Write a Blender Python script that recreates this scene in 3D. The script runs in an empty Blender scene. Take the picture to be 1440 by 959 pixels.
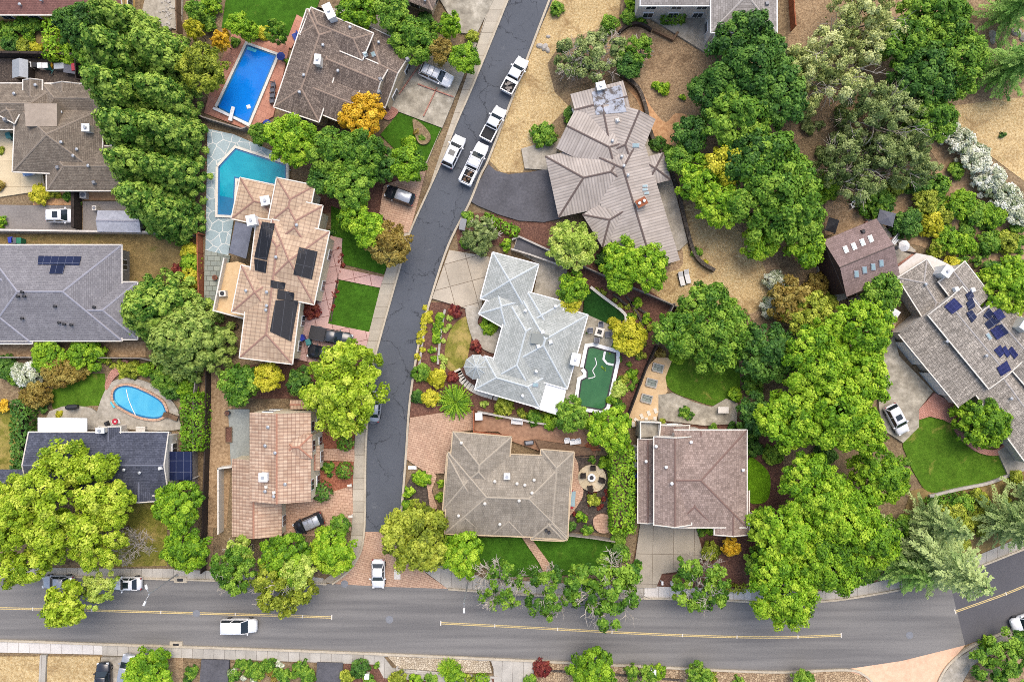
import bpy, math, random
import numpy as np
from mathutils import Vector
SC = bpy.context.scene
COL = SC.collection
H, CX, CY, S = 100.0, 720.0, 479.5, 0.1          # camera height (m), picture centre, metres per pixel on the ground
# ---------------------------------------------------------------- camera, sky, sun, exposure
cam = bpy.data.objects.new('camera', bpy.data.cameras.new('camera')); COL.objects.link(cam)
cam.location = (0, 0, H); cam.data.lens = 25.0; cam.data.sensor_width = 36.0
cam.data.clip_start = 0.5; cam.data.clip_end = 3000
SC.camera = cam
SUN_EL, SUN_AZ = math.radians(62), math.radians(20)     # high and hazy, from a little east of north
wd = bpy.data.worlds.new('World'); SC.world = wd; wd.use_nodes = True
_nt = wd.node_tree; _bg = _nt.nodes['Background']
_sky = _nt.nodes.new('ShaderNodeTexSky'); _sky.sky_type = 'NISHITA'; _sky.sun_disc = False
_sky.sun_elevation = SUN_EL; _sky.sun_rotation = SUN_AZ
_sky.air_density = 1.0; _sky.dust_density = 4.0; _sky.ozone_density = 0.6
_nt.links.new(_sky.outputs[0], _bg.inputs[0]); _bg.inputs[1].default_value = 0.15
_sl = bpy.data.lights.new('sun', 'SUN'); _sl.energy = 0.65; _sl.angle = math.radians(45); _sl.color = (1.0, 0.93, 0.82)
sun = bpy.data.objects.new('sun', _sl); COL.objects.link(sun)
_d = Vector((math.sin(SUN_AZ)*math.cos(SUN_EL), math.cos(SUN_AZ)*math.cos(SUN_EL), math.sin(SUN_EL)))
sun.rotation_euler = _d.to_track_quat('Z', 'Y').to_euler()
SC.view_settings.view_transform = 'Standard'; SC.view_settings.look = 'None'
SC.view_settings.exposure = 1.06; SC.view_settings.gamma = 1.0; SC.view_settings.use_curve_mapping = False
SC.render.engine = 'CYCLES'
SC.cycles.max_bounces = 5; SC.cycles.diffuse_bounces = 3; SC.cycles.transmission_bounces = 3; SC.cycles.transparent_max_bounces = 6
SC.cycles.use_denoising = False; SC.cycles.pixel_filter_type = 'BLACKMAN_HARRIS'; SC.cycles.filter_width = 0.9
RNG = random.Random(7)

# ---------------------------------------------------------------- helpers
def W(px, py, h=0.0):
    k = (H-h)/H*S
    return ((px-CX)*k, (CY-py)*k)
def pp(s):
    return [tuple(float(v) for v in t.split(',')) for t in s.split()]
def lin(v):
    v /= 255.0
    return v/12.92 if v <= 0.04045 else ((v+0.055)/1.055)**2.4
def C(r, g, b, k=0.8):
    return (lin(r)*k, lin(g)*k, lin(b)*k, 1.0)
def smooth_line(pts, closed=False, n=6):
    P = [Vector((p[0], p[1])) for p in pts]; m = len(P); out = []
    for i in range(m if closed else m-1):
        if closed: a, b, c, d = P[(i-1) % m], P[i], P[(i+1) % m], P[(i+2) % m]
        else: a, b, c, d = P[max(i-1, 0)], P[i], P[i+1], P[min(i+2, m-1)]
        for k in range(n):
            t = k/n
            out.append(tuple(0.5*((2*b)+(c-a)*t+(2*a-5*b+4*c-d)*t*t+(3*b-a-3*c+d)*t**3)))
    if not closed: out.append(tuple(P[-1]))
    return out

class MB:
    """collects polygons in world space; build() links them as one mesh object"""
    def __init__(s): s.v = []; s.f = []; s.m = []
    def poly(s, pts, mi=0):
        b = len(s.v); s.v += [tuple(p) for p in pts]; s.f.append(list(range(b, b+len(pts)))); s.m.append(mi)
    def mesh(s, vs, fs, mi=0):
        b = len(s.v); used = sorted({i for f in fs for i in f}); mp = {i: b+k for k, i in enumerate(used)}
        s.v += [tuple(vs[i]) for i in used]
        for f in fs: s.f.append([mp[i] for i in f]); s.m.append(mi)
    def prism(s, base, z0, z1, mi=0, top=None, cap0=False):
        """vertical prism over an xy outline"""
        a = sum(base[i][0]*base[(i+1) % len(base)][1]-base[(i+1) % len(base)][0]*base[i][1] for i in range(len(base)))
        if a < 0: base = base[::-1]
        n = len(base); vs = [(x, y, z0) for x, y in base]+[(x, y, z1) for x, y in base]
        fs = [[i, (i+1) % n, n+(i+1) % n, n+i] for i in range(n)]
        s.mesh(vs, fs, mi); s.mesh(vs, [list(range(n, 2*n))]+([list(range(n))[::-1]] if cap0 else []), mi if top is None else top)
    def box(s, c, size, rz=0.0, mi=0, taper=1.0):
        hx, hy, hz = size[0]/2, size[1]/2, size[2]/2; ca, sa = math.cos(rz), math.sin(rz); vs = []
        for dz, t in ((-hz, 1.0), (hz, taper)):
            for dx, dy in ((-hx, -hy), (hx, -hy), (hx, hy), (-hx, hy)):
                x, y = dx*t, dy*t; vs.append((c[0]+x*ca-y*sa, c[1]+x*sa+y*ca, c[2]+dz))
        s.mesh(vs, [[3, 2, 1, 0], [4, 5, 6, 7], [0, 1, 5, 4], [1, 2, 6, 5], [2, 3, 7, 6], [3, 0, 4, 7]], mi)
    def tube(s, pts, rad, n=6, mi=0):
        """tapered tube through 3D points"""
        P = [Vector(p) for p in pts]; R = rad if isinstance(rad, (list, tuple)) else [rad]*len(P); vs = []; fs = []
        for i, p in enumerate(P):
            t = (P[min(i+1, len(P)-1)]-P[max(i-1, 0)]); t = t.normalized() if t.length > 1e-9 else Vector((0, 0, 1))
            a = t.cross(Vector((0, 0, 1)) if abs(t.z) < 0.9 else Vector((1, 0, 0))).normalized(); b = t.cross(a)
            for k in range(n):
                q = 2*math.pi*k/n; vs.append(p+a*(R[i]*math.cos(q))+b*(R[i]*math.sin(q)))
        for i in range(len(P)-1):
            for k in range(n):
                fs.append([i*n+k, i*n+(k+1) % n, (i+1)*n+(k+1) % n, (i+1)*n+k])
        fs += [list(range(n))[::-1], [(len(P)-1)*n+k for k in range(n)]]
        s.mesh(vs, fs, mi)
    def disc(s, c, r, z0, z1, n=24, mi=0, top=None, r1=None):
        r1 = r if r1 is None else r1
        vs = [(c[0]+r*math.cos(2*math.pi*k/n), c[1]+r*math.sin(2*math.pi*k/n), z0) for k in range(n)]
        vs += [(c[0]+r1*math.cos(2*math.pi*k/n), c[1]+r1*math.sin(2*math.pi*k/n), z1) for k in range(n)]
        s.mesh(vs, [[k, (k+1) % n, n+(k+1) % n, n+k] for k in range(n)], mi)
        s.mesh(vs, [list(range(n, 2*n)), list(range(n))[::-1]], mi if top is None else top)
    def ring(s, c, r0, r1, z0, z1, n=24, mi=0):
        for k in range(n):
            a, b = 2*math.pi*k/n, 2*math.pi*(k+1)/n
            q = [(c[0]+r*math.cos(t), c[1]+r*math.sin(t)) for r, t in ((r0, a), (r1, a), (r1, b), (r0, b))]
            s.mesh([(x, y, z0) for x, y in q]+[(x, y, z1) for x, y in q], [[4, 5, 6, 7], [1, 2, 6, 5], [3, 0, 4, 7]], mi)
    def strip(s, line, width, z0, z1, mi=0, off=0.0):
        """a low wall / kerb / line with thickness along an xy polyline"""
        P = [Vector(p) for p in line]; L = []; R = []
        for i, p in enumerate(P):
            a = (p-P[i-1]).normalized() if i else None; b = (P[i+1]-p).normalized() if i < len(P)-1 else None
            t = (a+b).normalized() if a is not None and b is not None else (a if a is not None else b)
            n = Vector((-t.y, t.x)); k = 1.0
            if a is not None and b is not None: k = 1/max(0.5, n.dot(Vector((-a.y, a.x))))
            L.append(p+n*(off+width/2)*k); R.append(p+n*(off-width/2)*k)
        for i in range(len(P)-1):
            q = [R[i], R[i+1], L[i+1], L[i]]
            vs = [(v.x, v.y, z0) for v in q]+[(v.x, v.y, z1) for v in q]
            fs = [[4, 5, 6, 7], [0, 1, 5, 4], [2, 3, 7, 6]]
            if i == 0: fs.append([3, 0, 4, 7])
            if i == len(P)-2: fs.append([1, 2, 6, 5])
            s.mesh(vs, fs, mi)
    def build(s, name, mats, parent=None, smooth=False, uv=False, loc=None):
        """with a parent the points are world points and the parent's place is taken off; loc gives a mesh its own base point"""
        o = LOC.get(parent.name, (0, 0, 0)) if parent is not None else (loc or (0, 0, 0))
        me = bpy.data.meshes.new(name)
        me.from_pydata([(x-o[0], y-o[1], z-o[2]) for x, y, z in s.v], [], s.f)
        for m in (mats if isinstance(mats, (list, tuple)) else [mats]): me.materials.append(m)
        me.polygons.foreach_set('material_index', s.m)
        if smooth: me.polygons.foreach_set('use_smooth', [True]*len(s.f))
        me.update()
        if uv:
            lay = me.uv_layers.new(name='UVMap'); Z = Vector((0, 0, 1))
            for p in me.polygons:
                n = p.normal; u = Z.cross(n)
                u = Vector((1, 0, 0)) if u.length < 1e-4 else u.normalized()
                v = n.cross(u)
                for li in p.loop_indices:
                    c = me.vertices[me.loops[li].vertex_index].co; lay.data[li].uv = (c.dot(u), c.dot(v))
        ob = bpy.data.objects.new(name, me); COL.objects.link(ob)
        if parent is not None: ob.parent = parent; LOC[ob.name] = o
        else: ob.location = o; LOC[ob.name] = o
        return ob
LOC = {}
def tag(o, label, cat=None, group=None, kind=None):
    if label: o['label'] = label
    if cat: o['category'] = cat
    if group: o['group'] = group
    if kind: o['kind'] = kind
    return o
def thing(name, label, cat, loc=(0, 0, 0), group=None, rz=0.0):
    o = bpy.data.objects.new(name, None); COL.objects.link(o); o.empty_display_size = 0.3
    o.location = loc; o.rotation_euler = (0, 0, rz); LOC[o.name] = tuple(loc)
    return tag(o, label, cat, group)
def local(o): LOC[o.name] = (0, 0, 0); return o           # children are given in the thing's own space
def copy_tree(root, loc, rz=0.0, label=None, group=None, scale=None):
    r = root.copy(); COL.objects.link(r); r.location = loc; r.rotation_euler = (0, 0, rz)
    if scale: r.scale = (scale,)*3
    if label: r['label'] = label
    if group: r['group'] = group
    for ch in list(root.children):
        c = ch.copy(); COL.objects.link(c); c.parent = r
        for g in list(ch.children):
            d = g.copy(); COL.objects.link(d); d.parent = c
    return r

# ---------------------------------------------------------------- materials
def _new(name):
    m = bpy.data.materials.new(name); m.use_nodes = True; nt = m.node_tree
    return m, nt, nt.nodes['Principled BSDF']
def _ramp(nt, src, stops):
    r = nt.nodes.new('ShaderNodeValToRGB'); e = r.color_ramp.elements
    while len(e) < len(stops): e.new(0.5)
    for i, (p, c) in enumerate(stops): e[i].position = p; e[i].color = c
    nt.links.new(src, r.inputs[0]); return r.outputs[0]
def _noise(nt, vec, scale, detail=4, rough=0.6, dist=0.0):
    n = nt.nodes.new('ShaderNodeTexNoise'); n.inputs['Scale'].default_value = scale; n.inputs['Detail'].default_value = detail
    n.inputs['Roughness'].default_value = rough; n.inputs['Distortion'].default_value = dist
    if vec is not None: nt.links.new(vec, n.inputs['Vector'])
    return n.outputs['Fac']
def _mix(nt, a, b, fac, mode='MIX'):
    m = nt.nodes.new('ShaderNodeMix'); m.data_type = 'RGBA'; m.blend_type = mode
    for v, i in ((fac, 0), (a, 6), (b, 7)):
        if hasattr(v, 'is_linked'): nt.links.new(v, m.inputs[i])
        else: m.inputs[i].default_value = v
    return m.outputs[2]
def _vary(nt, vec, col, amt=0.18, scale=0.25):
    """broad weathering: multiplies by a soft large noise"""
    f = _noise(nt, vec, scale, 5, 0.65)
    g = _ramp(nt, f, [(0.3, (1-amt, 1-amt, 1-amt, 1)), (0.7, (1+amt*0.4, 1+amt*0.4, 1+amt*0.4, 1))])
    return _mix(nt, col, g, 1.0, 'MULTIPLY')
def _obj(nt):
    return nt.nodes.new('ShaderNodeTexCoord').outputs['Object']
def _bump(nt, bs, h, strength, dist=0.05):
    b = nt.nodes.new('ShaderNodeBump'); b.inputs['Strength'].default_value = strength; b.inputs['Distance'].default_value = dist
    nt.links.new(h, b.inputs['Height']); nt.links.new(b.outputs[0], bs.inputs['Normal'])
def M_noise(name, stops, scale=2.0, rough=0.9, bump=0.0, vary=0.2, vscale=0.25, detail=6, nrough=0.7, metal=0.0, spec=0.3):
    m, nt, bs = _new(name); v = _obj(nt); f = _noise(nt, v, scale, detail, nrough)
    c = _ramp(nt, f, stops)
    if vary: c = _vary(nt, v, c, vary, vscale)
    nt.links.new(c, bs.inputs['Base Color']); bs.inputs['Roughness'].default_value = rough
    bs.inputs['Metallic'].default_value = metal; bs.inputs['Specular IOR Level'].default_value = spec
    if bump: _bump(nt, bs, f, bump)
    return m
def M_plain(name, c, rough=0.5, metal=0.0, spec=0.5, coat=0.0, var=0.08):
    m, nt, bs = _new(name); v = _obj(nt); f = _noise(nt, v, 3.0, 5, 0.6)
    d = (c[0]*(1-var*2), c[1]*(1-var*2), c[2]*(1-var*2), 1)
    nt.links.new(_ramp(nt, f, [(0.3, d), (0.62, c)]), bs.inputs['Base Color'])
    bs.inputs['Roughness'].default_value = rough; bs.inputs['Metallic'].default_value = metal
    bs.inputs['Specular IOR Level'].default_value = spec; bs.inputs['Coat Weight'].default_value = coat
    return m
def M_two(name, a, b, scale=2.0, thr=(0.4, 0.6), **k):
    return M_noise(name, [(thr[0], a), (thr[1], b)], scale, **k)
def M_grass(name, dark, mid, light, patch=None, stripe=0.0, fine=9.0):
    """lawn: fine blades, broad patches, optional dry patches"""
    m, nt, bs = _new(name); v = _obj(nt)
    f = _noise(nt, v, fine, 6, 0.8); c = _ramp(nt, f, [(0.3, dark), (0.5, mid), (0.72, light)])
    c = _vary(nt, v, c, 0.3, 0.5); c = _vary(nt, v, c, 0.3, 1.7)
    if patch:
        g = _noise(nt, v, 0.35, 7, 0.7, 0.6)
        mk = _ramp(nt, g, [(patch[1], (0, 0, 0, 1)), (patch[1]+0.16, (1, 1, 1, 1))])
        pc = _ramp(nt, f, [(0.3, tuple(x*0.65 for x in patch[0][:3])+(1,)), (0.65, patch[0])])
        c = _mix(nt, c, pc, mk)
    nt.links.new(c, bs.inputs['Base Color']); bs.inputs['Roughness'].default_value = 0.95; bs.inputs['Specular IOR Level'].default_value = 0.1
    _bump(nt, bs, f, 0.6, 0.1); return m
def M_dry(name, light, mid, brown, green=None):
    """sun dried grass: matted stalks over bare brown soil"""
    m, nt, bs = _new(name); v = _obj(nt)
    f = _noise(nt, v, 3.4, 8, 0.8); f2 = _noise(nt, v, 11.0, 5, 0.8)
    c = _ramp(nt, f, [(0.3, brown), (0.46, mid), (0.62, light)])
    c = _mix(nt, c, _ramp(nt, f2, [(0.3, (0.62, 0.6, 0.56, 1)), (0.52, (1, 1, 1, 1)), (0.75, (1.2, 1.2, 1.2, 1))]), 1.0, 'MULTIPLY')
    g = _noise(nt, v, 0.32, 8, 0.72, 0.5); c = _mix(nt, c, _mix(nt, c, brown, 0.75), _ramp(nt, g, [(0.5, (0, 0, 0, 1)), (0.66, (1, 1, 1, 1))]))
    if green: c = _mix(nt, c, green, _ramp(nt, _noise(nt, v, 0.5, 7, 0.75), [(0.6, (0, 0, 0, 1)), (0.74, (0.7, 0.7, 0.7, 1))]))
    c = _vary(nt, v, c, 0.22, 0.1)
    nt.links.new(c, bs.inputs['Base Color']); bs.inputs['Roughness'].default_value = 0.95; bs.inputs['Specular IOR Level'].default_value = 0.1
    _bump(nt, bs, f, 0.7, 0.12); return m
def M_cracked(name, a, b, dark):
    """sealed asphalt: thin wandering cracks that come and go, patched and dusty"""
    m, nt, bs = _new(name); v = _obj(nt)
    c = _ramp(nt, _noise(nt, v, 8.0, 5, 0.7), [(0.3, a), (0.7, b)])
    for sc, lw, dist, lo in ((0.16, 0.014, 2.2, 0.4), (0.42, 0.016, 1.2, 0.52)):
        n = nt.nodes.new('ShaderNodeTexNoise'); n.inputs['Scale'].default_value = 0.45; n.inputs['Detail'].default_value = 7; n.inputs['Roughness'].default_value = 0.7; nt.links.new(v, n.inputs[0])
        mx = nt.nodes.new('ShaderNodeVectorMath'); mx.operation = 'MULTIPLY_ADD'; nt.links.new(n.outputs['Color'], mx.inputs[0]); mx.inputs[1].default_value = (dist*1.6,)*3; nt.links.new(v, mx.inputs[2])
        e = nt.nodes.new('ShaderNodeTexVoronoi'); e.feature = 'DISTANCE_TO_EDGE'; e.voronoi_dimensions = '2D'; e.inputs['Scale'].default_value = sc; nt.links.new(mx.outputs[0], e.inputs['Vector'])
        on = _ramp(nt, _noise(nt, v, 0.22+sc*0.3, 4, 0.6), [(lo, (0, 0, 0, 1)), (lo+0.1, (1, 1, 1, 1))])
        k = _ramp(nt, e.outputs['Distance'], [(lw*0.3, (0.9, 0.9, 0.9, 1)), (lw, (0, 0, 0, 1))])
        c = _mix(nt, c, dark, _mix(nt, (0, 0, 0, 1), k, on))
    c = _mix(nt, c, (0.26, 0.26, 0.26, 1), _ramp(nt, _noise(nt, v, 0.55, 6, 0.7), [(0.62, (0, 0, 0, 1)), (0.8, (0.35, 0.35, 0.35, 1))]))
    c = _vary(nt, v, c, 0.16, 0.12); nt.links.new(c, bs.inputs['Base Color']); bs.inputs['Roughness'].default_value = 0.85; bs.inputs['Specular IOR Level'].default_value = 0.25
    return m
def M_brick(name, c1, c2, mortar, bw, bh, ms=0.015, coord='UV', rot=0.0, rough=0.85, vary=0.2, offset=0.5, streak=0.0, bump=0.4, vscale=0.3, fine=0.15, sx=1.0):
    """shingles, pavers and slabs: a brick pattern measured in metres"""
    m, nt, bs = _new(name); tc = nt.nodes.new('ShaderNodeTexCoord'); v0 = tc.outputs['UV' if coord == 'UV' else 'Object']
    mp = nt.nodes.new('ShaderNodeMapping'); mp.inputs['Rotation'].default_value = (0, 0, rot); nt.links.new(v0, mp.inputs[0]); v = mp.outputs[0]
    b = nt.nodes.new('ShaderNodeTexBrick'); b.offset = offset; b.inputs['Scale'].default_value = 1.0
    b.inputs['Brick Width'].default_value = bw; b.inputs['Row Height'].default_value = bh
    b.inputs['Mortar Size'].default_value = ms; b.inputs['Mortar Smooth'].default_value = 0.2; b.inputs['Bias'].default_value = 0.0
    b.inputs['Color1'].default_value = c1; b.inputs['Color2'].default_value = c2; b.inputs['Mortar'].default_value = mortar
    nt.links.new(v, b.inputs['Vector']); c = b.outputs['Color']
    if streak:
        ms2 = nt.nodes.new('ShaderNodeMapping'); ms2.inputs['Scale'].default_value = (1.6, 0.25, 1); nt.links.new(v, ms2.inputs[0])
        g = _ramp(nt, _noise(nt, ms2.outputs[0], 1.2, 6, 0.75), [(0.3, (1-streak,)*3+(1,)), (0.68, (1+streak*0.35,)*3+(1,))])
        c = _mix(nt, c, g, 1.0, 'MULTIPLY')
    ff = _noise(nt, v, 7.0, 4, 0.8)
    c = _mix(nt, c, _ramp(nt, ff, [(0.25, (1-fine*1.6,)*3+(1,)), (0.75, (1+fine,)*3+(1,))]), 1.0, 'MULTIPLY')
    c = _vary(nt, v0, c, vary, vscale)
    nt.links.new(c, bs.inputs['Base Color']); bs.inputs['Roughness'].default_value = rough; bs.inputs['Specular IOR Level'].default_value = 0.25
    if bump: _bump(nt, bs, b.outputs['Fac'], -bump, 0.03)
    return m
def M_barrel(name, c1, c2, dark, pitch=0.42, row=0.55, vary=0.25, amp=0.8, rowdark=0.35):
    """clay or concrete roof tile: rounded ribs running down the slope, stepped courses across"""
    m, nt, bs = _new(name); tc = nt.nodes.new('ShaderNodeTexCoord'); v = tc.outputs['UV']
    sep = nt.nodes.new('ShaderNodeSeparateXYZ'); nt.links.new(v, sep.inputs[0])
    def math_(op, a, b=None):
        n = nt.nodes.new('ShaderNodeMath'); n.operation = op
        for i, x in enumerate((a, b)):
            if x is None: continue
            if hasattr(x, 'is_linked'): nt.links.new(x, n.inputs[i])
            else: n.inputs[i].default_value = x
        return n.outputs[0]
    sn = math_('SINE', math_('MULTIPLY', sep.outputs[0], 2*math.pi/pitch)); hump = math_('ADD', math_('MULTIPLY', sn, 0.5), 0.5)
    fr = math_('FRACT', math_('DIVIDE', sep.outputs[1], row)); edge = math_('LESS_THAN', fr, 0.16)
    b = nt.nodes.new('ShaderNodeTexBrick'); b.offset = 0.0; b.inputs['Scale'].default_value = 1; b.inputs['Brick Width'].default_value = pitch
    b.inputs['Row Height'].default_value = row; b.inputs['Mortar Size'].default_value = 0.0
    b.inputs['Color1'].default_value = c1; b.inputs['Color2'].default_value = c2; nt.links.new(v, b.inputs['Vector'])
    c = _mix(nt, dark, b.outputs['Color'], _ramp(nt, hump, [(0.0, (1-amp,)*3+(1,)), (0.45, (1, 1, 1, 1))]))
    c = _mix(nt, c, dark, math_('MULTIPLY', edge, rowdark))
    c = _vary(nt, v, c, vary, 0.3)
    nt.links.new(c, bs.inputs['Base Color']); bs.inputs['Roughness'].default_value = 0.85; bs.inputs['Specular IOR Level'].default_value = 0.25
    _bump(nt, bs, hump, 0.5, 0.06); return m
def M_cells(name, c1, c2, line, scale, lw=0.05, rough=0.8, vary=0.2, rand=1.0, dist=0.0, bump=0.3, nz=6.0):
    """flagstones, rubble, crazed asphalt: cells with joints between them"""
    m, nt, bs = _new(name); v = _obj(nt)
    if dist:
        n = nt.nodes.new('ShaderNodeTexNoise'); n.inputs['Scale'].default_value = 0.5; n.inputs['Detail'].default_value = 5; nt.links.new(v, n.inputs[0])
        mx = nt.nodes.new('ShaderNodeVectorMath'); mx.operation = 'MULTIPLY_ADD'; nt.links.new(n.outputs['Color'], mx.inputs[0])
        mx.inputs[1].default_value = (dist, dist, dist); nt.links.new(v, mx.inputs[2]); v2 = mx.outputs[0]
    else: v2 = v
    e = nt.nodes.new('ShaderNodeTexVoronoi'); e.feature = 'DISTANCE_TO_EDGE'; e.inputs['Scale'].default_value = scale; e.inputs['Randomness'].default_value = rand
    e.voronoi_dimensions = '2D'; nt.links.new(v2, e.inputs['Vector'])
    w = nt.nodes.new('ShaderNodeTexVoronoi'); w.inputs['Scale'].default_value = scale; w.inputs['Randomness'].default_value = rand; w.voronoi_dimensions = '2D'
    nt.links.new(v2, w.inputs['Vector'])
    c = _mix(nt, c1, c2, w.outputs['Color'])
    bw = nt.nodes.new('ShaderNodeRGBToBW'); nt.links.new(w.outputs['Color'], bw.inputs[0]); c = _mix(nt, c1, c2, bw.outputs[0])
    ff = _noise(nt, v, nz, 6, 0.75)
    c = _mix(nt, c, _ramp(nt, ff, [(0.25, (0.8,)*3+(1,)), (0.75, (1.12,)*3+(1,))]), 1.0, 'MULTIPLY')
    c = _mix(nt, line, c, _ramp(nt, e.outputs['Distance'], [(lw*0.4, (0, 0, 0, 1)), (lw, (1, 1, 1, 1))]))
    c = _vary(nt, v, c, vary, 0.2)
    nt.links.new(c, bs.inputs['Base Color']); bs.inputs['Roughness'].default_value = rough; bs.inputs['Specular IOR Level'].default_value = 0.25
    if bump: _bump(nt, bs, e.outputs['Distance'], bump, 0.05)
    return m
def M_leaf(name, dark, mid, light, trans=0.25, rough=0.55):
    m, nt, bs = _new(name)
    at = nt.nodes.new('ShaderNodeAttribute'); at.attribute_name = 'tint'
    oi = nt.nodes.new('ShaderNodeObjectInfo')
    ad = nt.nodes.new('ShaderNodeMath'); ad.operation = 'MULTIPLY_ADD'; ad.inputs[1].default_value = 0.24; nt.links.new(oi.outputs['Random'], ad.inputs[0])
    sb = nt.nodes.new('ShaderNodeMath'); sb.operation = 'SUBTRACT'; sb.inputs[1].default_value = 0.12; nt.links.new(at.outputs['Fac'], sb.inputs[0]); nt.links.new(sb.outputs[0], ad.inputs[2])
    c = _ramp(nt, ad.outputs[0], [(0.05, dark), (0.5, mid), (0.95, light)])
    nt.links.new(c, bs.inputs['Base Color']); bs.inputs['Roughness'].default_value = rough; bs.inputs['Specular IOR Level'].default_value = 0.25
    if trans:
        tr = nt.nodes.new('ShaderNodeBsdfTranslucent'); nt.links.new(c, tr.inputs[0]); mx = nt.nodes.new('ShaderNodeMixShader'); mx.inputs[0].default_value = trans
        nt.links.new(bs.outputs[0], mx.inputs[1]); nt.links.new(tr.outputs[0], mx.inputs[2]); nt.links.new(mx.outputs[0], nt.nodes['Material Output'].inputs[0])
    return m
def M_water(name, c, c2, rough=0.08):
    m, nt, bs = _new(name); v = _obj(nt); f = _noise(nt, v, 0.28, 8, 0.62, 0.8)
    nt.links.new(_ramp(nt, f, [(0.3, c), (0.7, c2)]), bs.inputs['Base Color']); bs.inputs['Roughness'].default_value = rough
    bs.inputs['IOR'].default_value = 1.33; _bump(nt, bs, _noise(nt, v, 2.5, 4, 0.6, 0.5), 0.12, 0.1); return m

MT = {}
MT['white'] = M_plain('white_paint', C(240, 240, 238), 0.5)
MT['offwhite'] = M_plain('off_white', C(225, 218, 205), 0.6)
MT['cream'] = M_noise('cream_stucco', [(0.3, C(205, 190, 160)), (0.7, C(232, 220, 192))], 3, vary=0.1)
MT['stucco_pale'] = M_noise('pale_stucco', [(0.3, C(200, 192, 180)), (0.7, C(222, 215, 205))], 3, vary=0.1)
MT['stucco_tan'] = M_noise('tan_stucco', [(0.3, C(180, 160, 130)), (0.7, C(210, 188, 155))], 3, vary=0.1)
MT['stucco_yellow'] = M_noise('yellow_stucco', [(0.3, C(215, 175, 105)), (0.7, C(235, 198, 125))], 3, vary=0.1)
MT['brown_wall'] = M_noise('brown_siding', [(0.3, C(60, 42, 38)), (0.7, C(84, 62, 55))], 3, vary=0.1)
MT['grey_wall'] = M_noise('grey_siding', [(0.3, C(130, 126, 120)), (0.7, C(160, 155, 148))], 3, vary=0.1)
MT['dark'] = M_plain('dark_metal', C(38, 38, 42), 0.6)
MT['grey'] = M_plain('grey_metal', C(130, 132, 136), 0.5)
MT['silver'] = M_plain('galvanised', C(185, 188, 190), 0.35, 0.4)
MT['glass'] = M_plain('dark_glass', C(40, 52, 60), 0.08, 0.0, 0.6)
MT['glass_car'] = M_plain('car_glass', C(34, 44, 50), 0.06, 0.0, 0.6)
MT['glass_sky'] = M_plain('skylight_glass', C(150, 175, 178), 0.1, 0.0, 0.7)
MT['rubber'] = M_plain('rubber', C(28, 28, 30), 0.8)
MT['rim'] = M_plain('alloy', C(150, 152, 156), 0.3, 0.8)
MT['lamp'] = M_plain('lamp_lens', C(225, 228, 230), 0.1)
MT['red_lens'] = M_plain('red_lens', C(150, 25, 25), 0.2)
MT['solar'] = M_brick('solar_cells', C(26, 34, 62), C(34, 42, 74), C(95, 100, 118), 1.0, 1.6, 0.03, rough=0.12, vary=0.1, offset=0, bump=0, fine=0.05)
MT['solar_blue'] = M_brick('blue_solar_cells', C(28, 34, 78), C(36, 42, 92), C(66, 70, 116), 0.5, 0.5, 0.02, rough=0.12, vary=0.1, offset=0, bump=0, fine=0.05)
MT['solar_mat'] = M_brick('black_pool_heater_mat', C(30, 31, 36), C(36, 37, 42), C(70, 72, 78), 40, 1.15, 0.03, rough=0.5, vary=0.15, offset=0, bump=0.2, fine=0.1)
MT['wood'] = M_noise('weathered_wood', [(0.3, C(96, 74, 56)), (0.7, C(138, 112, 88))], 3, vary=0.25)
MT['redwood'] = M_noise('redwood_boards', [(0.3, C(138, 78, 52)), (0.7, C(178, 112, 78))], 3, vary=0.25)
MT['darkwood'] = M_noise('dark_boards', [(0.3, C(42, 36, 32)), (0.7, C(70, 60, 54))], 3, vary=0.25)
MT['greywood'] = M_noise('grey_boards', [(0.3, C(120, 112, 104)), (0.7, C(165, 156, 146))], 3, vary=0.2)
MT['stonewall'] = M_cells('stacked_stone', C(70, 62, 54), C(115, 104, 92), C(40, 36, 32), 2.2, 0.08, vary=0.2)
MT['conc_wall'] = M_noise('wall_concrete', [(0.3, C(165, 158, 148)), (0.7, C(200, 194, 184))], 2, vary=0.2)
MT['bark'] = M_noise('bark', [(0.3, C(80, 64, 52)), (0.7, C(122, 104, 88))], 4, vary=0.2)
MT['bark_pale'] = M_noise('pale_bark', [(0.3, C(150, 140, 126)), (0.7, C(205, 197, 184))], 4, vary=0.15)
MT['blue_plastic'] = M_plain('blue_plastic', C(40, 60, 170), 0.45)
MT['green_plastic'] = M_plain('green_plastic', C(30, 120, 85), 0.45)
MT['grey_plastic'] = M_plain('grey_plastic', C(90, 92, 96), 0.5)
MT['red_plastic'] = M_plain('red_plastic', C(185, 40, 60), 0.45)
MT['teal_plastic'] = M_plain('teal_plastic', C(60, 130, 130), 0.45)
MT['canvas_blue'] = M_plain('blue_canvas', C(45, 70, 150), 0.8)
MT['canvas_white'] = M_plain('white_canvas', C(222, 220, 216), 0.8)
MT['canvas_lilac'] = M_plain('lilac_canvas', C(170, 160, 205), 0.8)
MT['canvas_grey'] = M_plain('grey_canvas', C(100, 102, 112), 0.8)
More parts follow.
